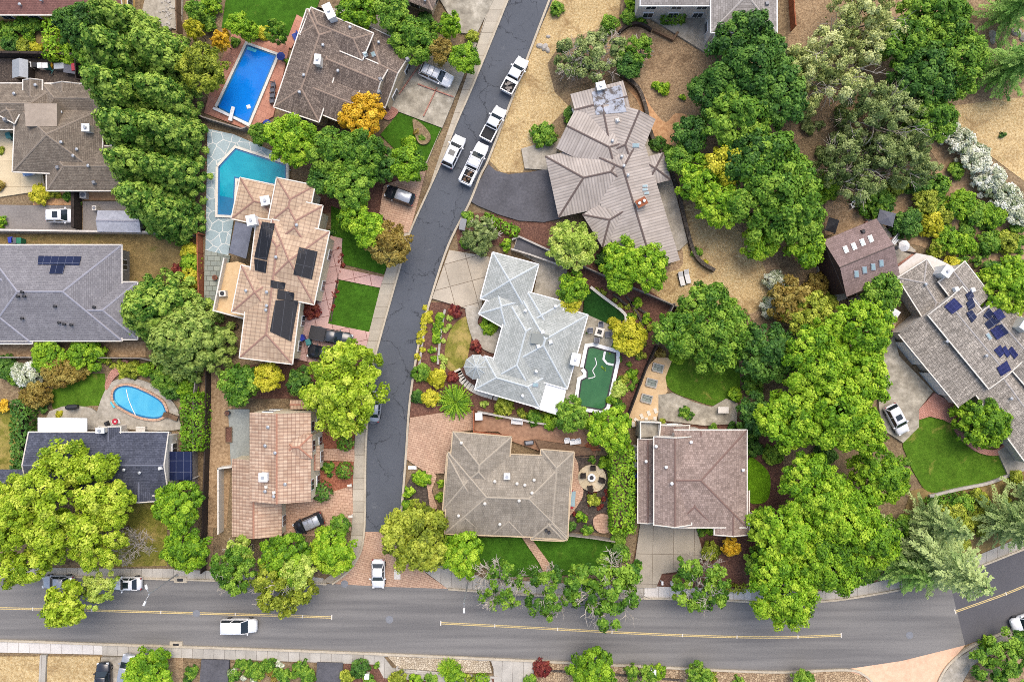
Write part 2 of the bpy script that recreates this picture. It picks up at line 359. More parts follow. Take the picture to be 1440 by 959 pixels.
# ---------------------------------------------------------------- foliage generators
def _unit(rs, n):
    v = rs.normal(size=(n, 3)); return v/np.linalg.norm(v, axis=1)[:, None]
def _quads(rs, cen, nrm, size, tint, aspect=1.7, axis=None):
    """one rhombic leaf spray per centre; returns vertices (n*4,3) and tint (n)"""
    n = len(cen); nrm = nrm/np.maximum(np.linalg.norm(nrm, axis=1), 1e-6)[:, None]
    r = _unit(rs, n) if axis is None else axis
    t = r-nrm*np.sum(r*nrm, axis=1)[:, None]; t /= np.maximum(np.linalg.norm(t, axis=1), 1e-6)[:, None]
    b = np.cross(nrm, t); s = np.asarray(size)[:, None]*0.5
    v = np.stack([cen-t*s*aspect, cen-b*s+nrm*s*0.2, cen+t*s*aspect, cen+b*s+nrm*s*0.2], axis=1)
    return v.reshape(-1, 3), tint
def _leafmesh(name, parts):
    v = np.concatenate([p[0] for p in parts]); t = np.clip(np.concatenate([p[1] for p in parts]), 0, 1)
    n = len(t); me = bpy.data.meshes.new(name)
    me.vertices.add(n*4); me.vertices.foreach_set('co', v.astype(np.float32).ravel())
    me.loops.add(n*4); me.loops.foreach_set('vertex_index', np.arange(n*4, dtype=np.int32))
    me.polygons.add(n); me.polygons.foreach_set('loop_start', np.arange(0, n*4, 4, dtype=np.int32))
    me.update(calc_edges=True)
    a = me.attributes.new('tint', 'FLOAT', 'FACE'); a.data.foreach_set('value', t.astype(np.float32))
    me.materials.append(None); return me
def _clump(rs, c, r, n, leaf, tint, up=0.5, jit=0.5, flat=1.0, out=None, tip=0.12):
    d = _unit(rs, n); d[:, 2] = np.abs(d[:, 2])*0.75+d[:, 2]*0.25
    p = c+d*np.array([1, 1, flat])*r*rs.uniform(0.45, 1.0, n)[:, None]
    nr = d+np.array([0, 0, up])+rs.normal(size=(n, 3))*jit
    if out is not None: nr = nr+out
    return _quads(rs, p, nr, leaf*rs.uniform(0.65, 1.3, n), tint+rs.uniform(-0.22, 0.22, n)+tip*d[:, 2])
def broad(seed, R, hc, cr, leaf, dens=46, nl=6, spread=0.55, lob=0.52, fill=0.15, thin=0.0, tip=0.0):
    """a crown of several lobes, each lobe covered with clumps of leaves"""
    rs = np.random.RandomState(seed); L = []
    a0 = rs.uniform(0, 6.28)
    for i in range(nl):
        a = a0+i*6.283/nl+rs.uniform(-0.4, 0.4); q = R*spread*rs.uniform(0.75, 1.15)
        L.append((np.array([q*math.cos(a), q*math.sin(a), hc*rs.uniform(0.3, 0.58)]), R*lob*rs.uniform(0.72, 1.08)))
    L.append((np.array([R*0.1*rs.normal(), R*0.1*rs.normal(), hc*0.62]), R*lob*1.02))
    fz = min(1.0, hc*0.42/(R*lob)); parts = []
    for c, lr in L:
        m = int(2.6*(lr/cr)**2*1.25)+3; d = _unit(rs, m); d[:, 2] = np.where(d[:, 2] < -0.45, -d[:, 2], d[:, 2])
        lt = rs.uniform(0.3, 0.7)
        for k in range(m):
            if rs.rand() < thin: continue
            p = c+d[k]*np.array([1, 1, fz])*lr*rs.uniform(0.68, 1.16)
            if any(np.linalg.norm((p-c2)/np.array([1, 1, fz])) < 0.7*l2 for c2, l2 in L if c2 is not c): continue
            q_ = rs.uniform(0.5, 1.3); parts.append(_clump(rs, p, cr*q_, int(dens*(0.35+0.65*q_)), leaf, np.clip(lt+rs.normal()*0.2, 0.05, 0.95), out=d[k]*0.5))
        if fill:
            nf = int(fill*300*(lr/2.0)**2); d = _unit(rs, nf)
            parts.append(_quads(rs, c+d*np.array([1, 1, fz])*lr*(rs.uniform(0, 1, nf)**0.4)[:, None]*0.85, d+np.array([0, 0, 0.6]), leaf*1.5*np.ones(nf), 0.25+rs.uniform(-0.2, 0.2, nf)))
    return _leafmesh('crown', parts)
def redwood(seed, R, h, leaf=0.42):
    """cone of foliage tufts on tiers of short boughs"""
    rs = np.random.RandomState(seed); parts = []; z = 0.05*h
    while z < 0.985*h:
        rr = R*(1-z/h)**0.8; n = max(2, int(rr*5.0)); a0 = rs.uniform(0, 6.28)
        for k in range(n):
            a = a0+6.283*k/n+rs.uniform(-0.3, 0.3); q = rr*rs.uniform(0.66, 1.08); o = np.array([math.cos(a), math.sin(a), 0.25])
            c = np.array([q*math.cos(a), q*math.sin(a), z+rs.uniform(-0.2, 0.35)]); t = np.clip(0.45+rs.normal()*0.2, 0.05, 0.95)
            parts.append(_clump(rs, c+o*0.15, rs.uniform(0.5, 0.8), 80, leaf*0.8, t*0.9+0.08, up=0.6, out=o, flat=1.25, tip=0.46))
            if q > 1.6: parts.append(_clump(rs, c*np.array([0.6, 0.6, 1])+np.array([0, 0, 0.25]), 0.7, 22, leaf, t*0.7, up=0.6, out=o))
        z += 0.62+0.25*rs.rand()
    parts.append(_clump(rs, np.array([0, 0, h*0.98]), 0.5, 40, leaf*0.8, 0.6, up=1))
    return _leafmesh('crown', parts)
def cedar(seed, R, h):
    """feathery conifer: long drooping boughs carrying flat sprays, sky between them"""
    rs = np.random.RandomState(seed); parts = []; z = 0.06*h
    while z < 0.98*h:
        rr = R*(1-z/h)**0.75*rs.uniform(0.8, 1.1)+0.25; n = max(4, int(4+rr*0.9)); a0 = rs.uniform(0, 6.28)
        for k in range(n):
            a = a0+6.283*k/n+rs.uniform(-0.35, 0.35); L = rr*rs.uniform(0.6, 1.15); d = np.array([math.cos(a), math.sin(a), 0.0]); s = np.array([-d[1], d[0], 0])
            m = max(6, int(L*40)); t = rs.uniform(0.05, 1, m); tt = np.clip(0.5+rs.normal()*0.22, 0.05, 0.95)
            side = np.where(rs.rand(m) < 0.5, -1.0, 1.0); off = side*(1-t*0.75)*0.28*L**0.7*rs.uniform(0, 1, m)
            p = d*(t*L)[:, None]+s*off[:, None]+np.array([0, 0, z]); p[:, 2] += 0.25*L*t*(0.5-t)-np.abs(off)*0.25+rs.normal(size=m)*0.06
            ax = d+s*(side*0.75)[:, None]+rs.normal(size=(m, 3))*0.15
            nr = np.array([0, 0, 1.0])+rs.normal(size=(m, 3))*0.35
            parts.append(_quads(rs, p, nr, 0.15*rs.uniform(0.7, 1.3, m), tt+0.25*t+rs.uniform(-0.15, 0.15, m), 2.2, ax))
        z += 0.5+0.3*rs.rand()
    return _leafmesh('crown', parts)
def fern(seed, R, n=90, leaf=0.16):
    """a fountain of arching strap leaves"""
    rs = np.random.RandomState(seed); parts = []
    for k in range(n):
        a = rs.uniform(0, 6.283); L = R*rs.uniform(0.55, 1.05); up = R*rs.uniform(0.35, 1.0); d = np.array([math.cos(a), math.sin(a), 0]); m = 7
        t = np.linspace(0.08, 1, m); p = d*(t*L)[:, None]; p[:, 2] = up*(t*1.7-t*t*1.15)+0.05
        ax = np.repeat(d[None], m, 0)+np.stack([0*t, 0*t, up/L*(1.7-2.3*t)], 1)*0.5
        parts.append(_quads(rs, p, np.array([0, 0, 1.0])+rs.normal(size=(m, 3))*0.3, leaf*np.ones(m), np.full(m, rs.uniform(0.1, 0.9))+0.15*t, L/m/leaf*1.3, ax))
    return _leafmesh('leaves', parts)
def hedge_mesh(seed, lx, ly, h, leaf=0.24, dens=26, rough=0.12):
    """a clipped hedge: leaves over the faces of a soft box"""
    rs = np.random.RandomState(seed); parts = []
    for (ax, sg, A) in ((2, 1, lx*ly), (0, 1, ly*h), (0, -1, ly*h), (1, 1, lx*h), (1, -1, lx*h)):
        n = int(A*dens)+4; p = np.stack([rs.uniform(-lx/2, lx/2, n), rs.uniform(-ly/2, ly/2, n), rs.uniform(0, h, n)], 1)
        p[:, ax] = (h if ax == 2 else sg*(lx/2 if ax == 0 else ly/2)); nr = np.zeros((n, 3)); nr[:, ax] = sg
        b = 0.5+0.5*np.sin(p[:, 0]*2.1+seed)*np.sin(p[:, 1]*1.7+seed*2)
        p += nr*(rs.normal(size=n)*rough)[:, None]; p[:, 2] += (b-0.5)*0.25*(ax == 2)
        parts.append(_quads(rs, p, nr+np.array([0, 0, 0.3])+rs.normal(size=(n, 3))*0.5, leaf*rs.uniform(0.7, 1.3, n), 0.3+0.4*b+rs.uniform(-0.25, 0.25, n)))
    return _leafmesh('hedge', parts)
def ball_mesh(seed, R, leaf=0.17):
    rs = np.random.RandomState(seed); n = int(R*R*320); d = _unit(rs, n); d[:, 2] = np.where(d[:, 2] < -0.5, -d[:, 2], d[:, 2])
    p = d*R*(0.95+0.06*rs.normal(size=n))[:, None]+np.array([0, 0, R*0.85])
    return _leafmesh('ball', [_quads(rs, p, d+np.array([0, 0, 0.3])+rs.normal(size=(n, 3))*0.4, leaf*rs.uniform(0.7, 1.3, n), rs.uniform(0.1, 0.9, n))])
def _branches(mb, rs, p, d, L, r, depth, spread, droop=0.0):
    """recursive limbs"""
    pts = [p]; q = p; k = 4; dd = d
    for i in range(k):
        dd = (dd+Vector((rs.normal()*0.16, rs.normal()*0.16, rs.normal()*0.1-droop))).normalized(); q = q+dd*(L/k); pts.append(q)
    mb.tube(pts, [r*(1-0.6*i/k) for i in range(k+1)], 5 if depth > 1 else 3)
    if depth <= 0: return
    for i in range(3 if depth > 1 else 4):
        j = rs.randint(2, k+1); ax = Vector((rs.normal(), rs.normal(), rs.normal()*0.5)).normalized()
        _branches(mb, rs, pts[j], (dd+ax*spread).normalized(), L*rs.uniform(0.5, 0.75), max(r*0.5, 0.045), depth-1, spread, droop)
def limbs_mesh(seed, R, h, n=7, depth=3, r0=0.2, spread=0.8, trunk=True):
    """trunk with limbs reaching R metres out and h metres up"""
    rs = np.random.RandomState(seed); mb = MB(); z0 = h*0.35
    if trunk: mb.tube([(0, 0, -0.1), (0.05, 0, 0.3), (0, 0.05, z0), (0.1, 0.05, z0*1.3)], [r0*1.5, r0*1.1, r0, r0*0.85], 8)
    for k in range(n):
        a = 6.283*k/n+rs.uniform(-0.4, 0.4); e = rs.uniform(0.25, 0.9)
        _branches(mb, rs, Vector((0, 0, z0*rs.uniform(0.8, 1.25))), Vector((math.cos(a), math.sin(a), e)).normalized(), R*0.62, r0*0.5, depth, spread)
    me = bpy.data.meshes.new('limbs'); me.from_pydata(mb.v, [], mb.f); me.materials.append(None); return me
def trunk_mesh(seed, n=5):
    """unit trunk: height 1, limbs reaching about 0.75 out at the top"""
    rs = np.random.RandomState(seed); mb = MB()
    mb.tube([(0, 0, -0.02), (0.0, 0, 0.06), (0.02, 0.01, 0.5), (0.0, 0.03, 1.0)], [0.075, 0.052, 0.042, 0.03], 8)
    for k in range(n):
        a = 6.283*k/n+rs.uniform(-0.5, 0.5); z = rs.uniform(0.5, 0.9); q = rs.uniform(0.5, 0.8)
        mb.tube([(0, 0, z), (q*0.45*math.cos(a), q*0.45*math.sin(a), z+0.16), (q*math.cos(a+0.2), q*math.sin(a+0.2), z+0.38)], [0.028, 0.02, 0.008], 5)
    me = bpy.data.meshes.new('trunk'); me.from_pydata(mb.v, [], mb.f); me.materials.append(None); return me

def LC(r, g, b, k=1.0): return (lin(r)*k, lin(g)*k, lin(b)*k, 1)
LEAF = {
 'bright': M_leaf('bright_green_leaves', LC(60, 100, 22), LC(108, 150, 28), LC(158, 190, 48)),
 'lime': M_leaf('lime_green_leaves', LC(76, 120, 20), LC(124, 166, 30), LC(178, 204, 60)),
 'green': M_leaf('green_leaves', LC(52, 92, 26), LC(92, 134, 36), LC(144, 176, 60)),
 'dark': M_leaf('dark_green_leaves', LC(38, 72, 28), LC(66, 108, 38), LC(108, 146, 56)),
 'olive': M_leaf('olive_leaves', LC(82, 98, 26), LC(136, 150, 42), LC(186, 194, 74)),
 'grey': M_leaf('grey_green_leaves', LC(74, 94, 46), LC(120, 138, 74), LC(170, 182, 116)),
 'oakpale': M_leaf('pale_oak_leaves', LC(112, 128, 62), LC(164, 174, 98), LC(208, 212, 146)),
 'feather': M_leaf('feathery_yellow_green_leaves', LC(106, 138, 26), LC(158, 184, 42), LC(204, 216, 84)),
 'pale': M_leaf('pale_lime_leaves', LC(118, 146, 48), LC(160, 184, 72), LC(204, 216, 112)),
 'yellow': M_leaf('yellow_leaves', LC(170, 130, 20), LC(214, 172, 36), LC(232, 200, 70)),
 'gold': M_leaf('yellow_green_leaves', LC(130, 136, 20), LC(180, 178, 40), LC(214, 206, 70)),
 'rust': M_leaf('rust_leaves', LC(100, 80, 30), LC(136, 116, 48), LC(172, 156, 80)),
 'red': M_leaf('dark_red_leaves', LC(84, 30, 34), LC(122, 48, 46), LC(156, 84, 62)),
 'redwood': M_leaf('redwood_needles', LC(44, 82, 26), LC(82, 124, 38), LC(162, 188, 78)),
 'redwood2': M_leaf('pale_redwood_needles', LC(66, 92, 36), LC(106, 136, 54), LC(158, 178, 86)),
 'cedar': M_leaf('cedar_needles', LC(84, 112, 62), LC(130, 156, 88), LC(182, 198, 128)),
 'cedarbright': M_leaf('bright_cedar_needles', LC(70, 116, 44), LC(112, 156, 64), LC(160, 192, 98)),
 'flower': M_leaf('white_blossom_leaves', LC(94, 116, 62), LC(186, 192, 160), LC(236, 236, 222)),
}
BIG = {}
def _v(key, fn): BIG[key] = [fn(s) for s in range(3)]
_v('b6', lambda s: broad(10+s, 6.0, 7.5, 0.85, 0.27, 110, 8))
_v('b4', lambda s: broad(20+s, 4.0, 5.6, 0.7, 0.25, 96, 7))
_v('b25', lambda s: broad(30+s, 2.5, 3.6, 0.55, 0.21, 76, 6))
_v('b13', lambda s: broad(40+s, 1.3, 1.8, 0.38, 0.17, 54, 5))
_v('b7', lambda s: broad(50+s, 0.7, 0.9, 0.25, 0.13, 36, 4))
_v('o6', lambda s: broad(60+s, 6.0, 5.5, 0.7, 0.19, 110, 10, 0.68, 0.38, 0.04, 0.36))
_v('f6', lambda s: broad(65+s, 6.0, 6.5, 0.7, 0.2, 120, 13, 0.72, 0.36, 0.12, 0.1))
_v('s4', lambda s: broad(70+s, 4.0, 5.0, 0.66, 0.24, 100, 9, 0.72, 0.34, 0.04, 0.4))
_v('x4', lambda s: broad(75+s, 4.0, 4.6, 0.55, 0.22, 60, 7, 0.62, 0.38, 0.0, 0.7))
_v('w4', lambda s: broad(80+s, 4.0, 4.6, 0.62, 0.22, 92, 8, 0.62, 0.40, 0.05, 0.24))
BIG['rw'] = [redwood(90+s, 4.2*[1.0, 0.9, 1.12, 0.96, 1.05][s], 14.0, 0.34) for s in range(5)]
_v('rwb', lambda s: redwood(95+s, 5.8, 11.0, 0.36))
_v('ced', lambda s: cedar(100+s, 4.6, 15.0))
_v('fern', lambda s: fern(110+s, 1.0))
_v('fernbig', lambda s: fern(115+s, 2.2, 260, 0.17))
TRUNK = [trunk_mesh(s) for s in range(3)]
LIMB = {'bare': [limbs_mesh(200+s, 3.6, 6.0, 13, 3, 0.15) for s in range(2)], 'oak': [limbs_mesh(210+s, 6.2, 6.4, 9, 2, 0.26, 0.7) for s in range(2)],
        'street': [limbs_mesh(220+s, 4.2, 7.0, 8, 3, 0.18) for s in range(2)], 'wisp': [limbs_mesh(230+s, 1.2, 1.8, 7, 2, 0.05, 0.7) for s in range(2)]}
def link(name, me, mat, parent=None):
    o = bpy.data.objects.new(name, me); COL.objects.link(o)
    o.material_slots[0].link = 'OBJECT'; o.material_slots[0].material = mat
    if parent is not None: o.parent = parent
    return o
# crown class: key -> (radius, crown height of the stored mesh)
CLS = {'b6': (6.0, 7.9), 'b4': (4.0, 5.8), 'b25': (2.5, 3.7), 'b13': (1.3, 1.9), 'b7': (0.7, 1.0), 'o6': (6.0, 5.8), 's4': (4.0, 5.2), 'x4': (4.0, 4.8), 'f6': (6.0, 6.8), 'w4': (4.0, 4.8)}
_cnt = [0]
def tree(px, py, r, h, leaf, label, name='tree', cls=None, limb=None, bark='bark', cat='tree', group=None, squash=1.0, rot=None):
    """broad tree: crown centred on the picture point at its own height; r in ground pixels"""
    _cnt[0] += 1; i = _cnt[0]
    R = r*S*(H-h*0.65)/H
    if cls is None: cls = 'b6' if R > 4.6 else ('b4' if R > 3.0 else 'b25')
    R0, H0 = CLS[cls]; hc = min(h*0.85, max(1.45*R, 0.6*h)); zc = h-hc
    x, y = W(px, py, h-hc*0.5)
    root = thing(name, label, cat, (x, y, 0), group)
    tr = link('trunk', LIMB[limb][i % 2] if limb else TRUNK[i % 3], MT[bark], root)
    if limb: s = R/{'bare': 3.6, 'oak': 6.2, 'street': 4.2, 'wisp': 1.2}[limb]; tr.scale = (s, s, h/{'bare': 6.6, 'oak': 7.2, 'street': 6.9, 'wisp': 2.2}[limb])
    else: tr.scale = (R*0.95, R*0.95, (zc+hc*0.42)); 
    tr.rotation_euler = (0, 0, i*1.3)
    if leaf:
        cr = link('crown', BIG[cls][i % 3], LEAF[leaf], root); cr.location = (0, 0, zc)
        cr.scale = (R/R0*0.96, R/R0*0.96*squash, hc/H0); cr.rotation_euler = (0, 0, i*2.1 if rot is None else rot)
    return root
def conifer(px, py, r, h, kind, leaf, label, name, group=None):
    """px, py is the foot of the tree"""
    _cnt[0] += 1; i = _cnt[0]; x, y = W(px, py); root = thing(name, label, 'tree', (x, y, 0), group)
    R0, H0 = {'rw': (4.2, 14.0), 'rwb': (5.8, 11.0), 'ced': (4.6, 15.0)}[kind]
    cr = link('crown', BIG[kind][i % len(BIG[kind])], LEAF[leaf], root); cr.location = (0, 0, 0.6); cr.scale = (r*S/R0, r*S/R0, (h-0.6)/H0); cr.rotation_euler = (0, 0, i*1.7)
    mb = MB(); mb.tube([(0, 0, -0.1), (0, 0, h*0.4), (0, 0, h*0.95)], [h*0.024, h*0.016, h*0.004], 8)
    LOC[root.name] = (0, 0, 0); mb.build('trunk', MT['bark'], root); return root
def bush(px, py, r, leaf, label, name='shrub', group=None, cat='shrub', kind=None, sx=1.0, rot=None, hk=1.0):
    _cnt[0] += 1; i = _cnt[0]; R = r*S
    if kind == 'fern': me = BIG['fern'][i % 3] if R < 1.5 else BIG['fernbig'][i % 3]; k = R/(1.0 if R < 1.5 else 2.2); kz = k
    elif kind == 'ball': me = BALL[i % 2]; k = R/1.0; kz = k
    else:
        c = 'b25' if R > 1.8 else ('b13' if R > 0.95 else 'b7'); me = BIG[c][i % 3]; k = R/CLS[c][0]*0.97; kz = k*0.9*hk
    h = R*1.1; x, y = W(px, py, h*0.6)
    o = link(name, me, LEAF[leaf]); o.location = (x, y, 0); o.scale = (k*sx, k, kz); o.rotation_euler = (0, 0, i*2.3 if rot is None else rot)
    return tag(o, label, cat, group)
BALL = [ball_mesh(300+s, 1.0) for s in range(2)]
def hedge(px, py, wx, wy, h, leaf, label, rz=0.0, name='hedge', group=None):
    _cnt[0] += 1; x, y = W(px, py, h)
    me = hedge_mesh(_cnt[0], wx*S, wy*S, h); o = link(name, me, LEAF[leaf]); o.location = (x, y, 0); o.rotation_euler = (0, 0, rz)
    return tag(o, label, 'hedge', group)
# ---------------------------------------------------------------- ground materials
G = {}
G['soil'] = M_dry('soil_and_leaf_litter', C(170, 150, 118), C(134, 114, 88), C(88, 74, 58), C(92, 98, 48))
G['straw'] = M_dry('dry_grass', C(228, 206, 160), C(196, 168, 118), C(140, 112, 76), C(122, 120, 66))
G['straw2'] = M_dry('straw_hillside', C(200, 174, 138), C(160, 134, 104), C(106, 86, 66))
G['clay'] = M_noise('bare_clay', [(0.3, C(176, 126, 86)), (0.7, C(222, 178, 130))], 2, vary=0.25, bump=0.4)
G['dirt'] = M_noise('dirt_track', [(0.3, C(128, 102, 74)), (0.5, C(168, 140, 106)), (0.7, C(200, 172, 136))], 2.6, vary=0.25, bump=0.4)
G['mulch'] = M_noise('bark_mulch', [(0.3, C(74, 50, 42)), (0.5, C(112, 78, 64)), (0.7, C(150, 112, 92))], 5, vary=0.25, bump=0.6)
G['redmulch'] = M_noise('red_bark_mulch', [(0.3, C(112, 62, 46)), (0.5, C(158, 96, 72)), (0.7, C(196, 136, 108))], 5, vary=0.2, bump=0.6)
G['darkbed'] = M_noise('dark_bed', [(0.3, C(48, 42, 38)), (0.55, C(84, 74, 66)), (0.75, C(140, 126, 112))], 4, vary=0.2, bump=0.5)
G['yard'] = M_grass('worn_yard', C(112, 92, 56), C(152, 130, 84), C(190, 166, 118), (C(118, 118, 56), 0.56))
G['lawn'] = M_grass('green_lawn', C(44, 82, 20), C(68, 112, 28), C(96, 140, 44), (C(112, 132, 52), 0.6))
G['lawn2'] = M_grass('patchy_lawn', C(56, 94, 20), C(86, 124, 32), C(120, 150, 52), (C(164, 156, 78), 0.57))
G['lawn3'] = M_grass('yellowing_lawn', C(96, 104, 36), C(134, 132, 56), C(172, 162, 84), (C(186, 164, 98), 0.46))
G['turf'] = M_grass('artificial_turf', C(30, 66, 24), C(40, 80, 32), C(54, 96, 42))
G['bright'] = M_grass('bright_ground_cover', C(84, 132, 20), C(112, 162, 28), C(146, 190, 52))
G['asphalt_new'] = M_cracked('sealed_asphalt', C(82, 86, 93), C(96, 100, 106), C(48, 51, 56))
G['asphalt_old'] = M_noise('grey_asphalt', [(0.3, C(112, 110, 108)), (0.7, C(134, 132, 129))], 9, vary=0.0, rough=0.9)
G['asphalt_east'] = M_noise('fresh_asphalt', [(0.3, C(84, 83, 86)), (0.7, C(100, 99, 102))], 9, vary=0.12, rough=0.9)
G['asphalt_drive'] = M_noise('driveway_asphalt', [(0.3, C(80, 80, 84)), (0.7, C(104, 103, 107))], 3, vary=0.28, rough=0.9, vscale=0.4)
G['asphalt_worn'] = M_noise('worn_driveway_asphalt', [(0.3, C(122, 116, 112)), (0.7, C(148, 142, 136))], 4, vary=0.2, rough=0.9)
G['walk'] = M_brick('sidewalk_concrete', C(178, 172, 160), C(194, 188, 176), C(128, 120, 110), 1.5, 30, 0.03, 'OBJ', 0.03, vary=0.25, offset=0, bump=0.1)
G['walk_light'] = M_brick('new_sidewalk_concrete', C(212, 206, 198), C(222, 217, 208), C(160, 152, 142), 1.5, 30, 0.03, 'OBJ', -0.03, vary=0.12, offset=0, bump=0.1)
G['walk_n'] = M_brick('street_sidewalk', C(176, 166, 148), C(196, 186, 166), C(136, 124, 106), 30, 1.6, 0.03, 'OBJ', 0.0, vary=0.22, offset=0, bump=0.1)
G['conc'] = M_noise('old_concrete', [(0.3, C(150, 142, 128)), (0.5, C(176, 168, 152)), (0.7, C(198, 190, 176))], 1.6, vary=0.3, vscale=0.35)
G['conc_slab'] = M_brick('slab_driveway', C(184, 172, 152), C(200, 188, 168), C(132, 118, 100), 3.2, 3.2, 0.05, 'OBJ', math.radians(-15), vary=0.25, offset=0, bump=0.1)
G['conc_drive'] = M_brick('jointed_driveway', C(162, 152, 136), C(180, 170, 152), C(126, 114, 98), 2.9, 4.2, 0.04, 'OBJ', 0.02, vary=0.28, offset=0, bump=0.1)
G['conc_stain'] = M_noise('stained_concrete', [(0.28, C(128, 120, 106)), (0.5, C(170, 162, 144)), (0.7, C(206, 198, 180))], 0.9, vary=0.3, vscale=0.5, nrough=0.75)
G['cream_conc'] = M_brick('cream_concrete', C(214, 196, 160), C(226, 208, 172), C(180, 160, 126), 3.0, 3.6, 0.04, 'OBJ', 0, vary=0.16, offset=0, bump=0.1)
G['pink'] = M_brick('pink_concrete', C(204, 166, 156), C(216, 180, 170), C(150, 110, 102), 2.2, 2.2, 0.05, 'OBJ', math.radians(-12), vary=0.18, offset=0, bump=0.1)
G['brick'] = M_brick('brick_pavers', C(196, 160, 134), C(212, 178, 150), C(164, 130, 106), 0.6, 0.3, 0.03, 'OBJ', 0.25, vary=0.24, fine=0.2)
G['brick_red'] = M_brick('red_brick_pavers', C(186, 132, 114), C(204, 152, 134), C(152, 106, 92), 0.5, 0.25, 0.03, 'OBJ', 0.6, vary=0.2, fine=0.2)
G['paver'] = M_brick('buff_pavers', C(196, 158, 132), C(212, 176, 148), C(160, 124, 100), 0.6, 0.4, 0.03, 'OBJ', 0.1, vary=0.2, fine=0.15)
G['terracotta'] = M_brick('terracotta_deck', C(190, 132, 110), C(206, 150, 126), C(160, 108, 90), 0.8, 0.8, 0.02, 'OBJ', 0.4, vary=0.2)
G['peach'] = M_noise('peach_concrete', [(0.3, C(222, 178, 146)), (0.7, C(236, 198, 166))], 2, vary=0.14)
G['tan_deck'] = M_noise('tan_deck_coating', [(0.3, C(204, 172, 128)), (0.7, C(222, 192, 148))], 2, vary=0.12)
G['brown_deck'] = M_noise('brown_patio', [(0.3, C(148, 112, 88)), (0.7, C(178, 140, 112))], 2, vary=0.3)
G['flag'] = M_cells('blue_flagstone', C(146, 168, 172), C(182, 198, 200), C(220, 222, 216), 0.75, 0.05, vary=0.2, dist=0.6)
G['flag2'] = M_brick('grey_flagstone', C(138, 146, 138), C(160, 166, 154), C(112, 116, 106), 0.9, 0.7, 0.05, 'OBJ', 0.05, vary=0.3)
G['flagtan'] = M_cells('tan_flagstone', C(196, 180, 148), C(216, 200, 170), C(172, 152, 120), 0.9, 0.04, vary=0.12)
G['slate'] = M_noise('grey_gravel_court', [(0.3, C(138, 142, 136)), (0.7, C(168, 172, 164))], 3, vary=0.2)
G['gravel'] = M_cells('river_stones', C(172, 154, 126), C(226, 212, 186), C(120, 104, 84), 3.2, 0.1, vary=0.2)
G['gravel2'] = M_cells('brown_river_stones', C(150, 122, 92), C(216, 190, 152), C(104, 84, 62), 3.0, 0.1, vary=0.2)
G['stepst'] = M_plain('stepping_stone', C(222, 214, 198), 0.8)
G['paint'] = M_noise('yellow_road_paint', [(0.35, C(190, 164, 104)), (0.6, C(226, 204, 146))], 6, vary=0.1)
G['kerb'] = M_noise('kerb_concrete', [(0.3, C(176, 164, 142)), (0.7, C(206, 194, 172))], 3, vary=0.2)
# wheel tracks and patching along the main road: a streaked noise stretched along x
_m = G['asphalt_old']; _nt = _m.node_tree; _bs = _nt.nodes['Principled BSDF']; _v = _obj(_nt)
_mp = _nt.nodes.new('ShaderNodeMapping'); _mp.inputs['Scale'].default_value = (0.03, 0.55, 1); _nt.links.new(_v, _mp.inputs[0])
_old = _bs.inputs['Base Color'].links[0].from_socket
_st = _ramp(_nt, _noise(_nt, _mp.outputs[0], 1.6, 3, 0.5), [(0.34, (0.76, 0.76, 0.77, 1)), (0.62, (1.12, 1.11, 1.09, 1))])
_nt.links.new(_mix(_nt, _old, _st, 1.0, 'MULTIPLY'), _bs.inputs['Base Color'])

# ---------------------------------------------------------------- ground sheets (each 4 mm above the one listed before it)
PATCH = []
mb = MB(); mb.poly([(-420, -420, 0), (420, -420, 0), (420, 420, 0), (-420, 420, 0)])
tag(mb.build('ground', G['soil']), 'brown soil and leaf litter lying between the gardens', kind='structure')
def patch(name, mat, pts, label, smooth=False):
    if isinstance(pts, str): pts = pp(pts)
    if smooth: pts = smooth_line(pts, True)
    z = 0.02+0.004*len(PATCH); w = [W(x, y) for x, y in pts]
    mb = MB(); mb.prism(w, -0.05, z); o = mb.build(name, G[mat]); PATCH.append((w, z))
    return tag(o, label, kind='structure')
def inside(w, x, y):
    c = False; n = len(w)
    for i in range(n):
        (x1, y1), (x2, y2) = w[i], w[i-1]
        if (y1 > y) != (y2 > y) and x < (x2-x1)*(y-y1)/(y2-y1)+x1: c = not c
    return c
def gz(x, y):
    return max([z for w, z in PATCH if inside(w, x, y)] or [0.0])
# yards
patch('dry_grass', 'straw', '742,82 777,-80 880,-80 870,30 850,60 790,60 770,90 780,130 800,150 770,180 745,215 735,243 705,243 687,225 690,195 720,140', 'pale dry grass on the verge beside the dark street')
patch('dry_grass', 'straw2', '870,30 905,25 1000,70 1100,100 1040,300 1090,340 1105,420 1060,450 960,440 880,400 900,370 950,372 960,300 930,200 880,150 860,105 830,115 800,125 790,60', 'brown straw hillside behind the ribbed grey roof')
patch('bare_ground', 'clay', '872,115 895,140 905,168 918,195 940,205 960,190 968,165 950,160 935,172 915,150 895,118', 'orange clay slope above the stacked stone wall', True)
patch('dry_grass', 'straw', '955,300 1000,290 1060,350 1080,400 1060,440 1000,430 960,440 905,410 925,385 960,372', 'sunburnt grass round the two loungers', True)
patch('dry_grass', 'straw', '1338,140 1500,120 1500,260 1440,255 1400,225 1360,195 1335,175', 'pale dry meadow beside the white flowering shrubs')
patch('dry_grass', 'straw2', '1110,-40 1500,-40 1500,130 1330,150 1200,170 1115,200 1108,60', 'brown hillside soil under the pale oaks')
patch('dirt_slope', 'dirt', '1160,280 1200,290 1240,300 1290,250 1320,230 1300,200 1350,200 1440,320 1440,380 1390,380 1330,360 1290,345 1160,330', 'sandy soil between the green chaparral shrubs')
patch('yard', 'yard', '-60,330 278,330 285,392 278,440 195,440 170,400 168,346 -60,346', 'worn brown backyard above the blue grey roof')
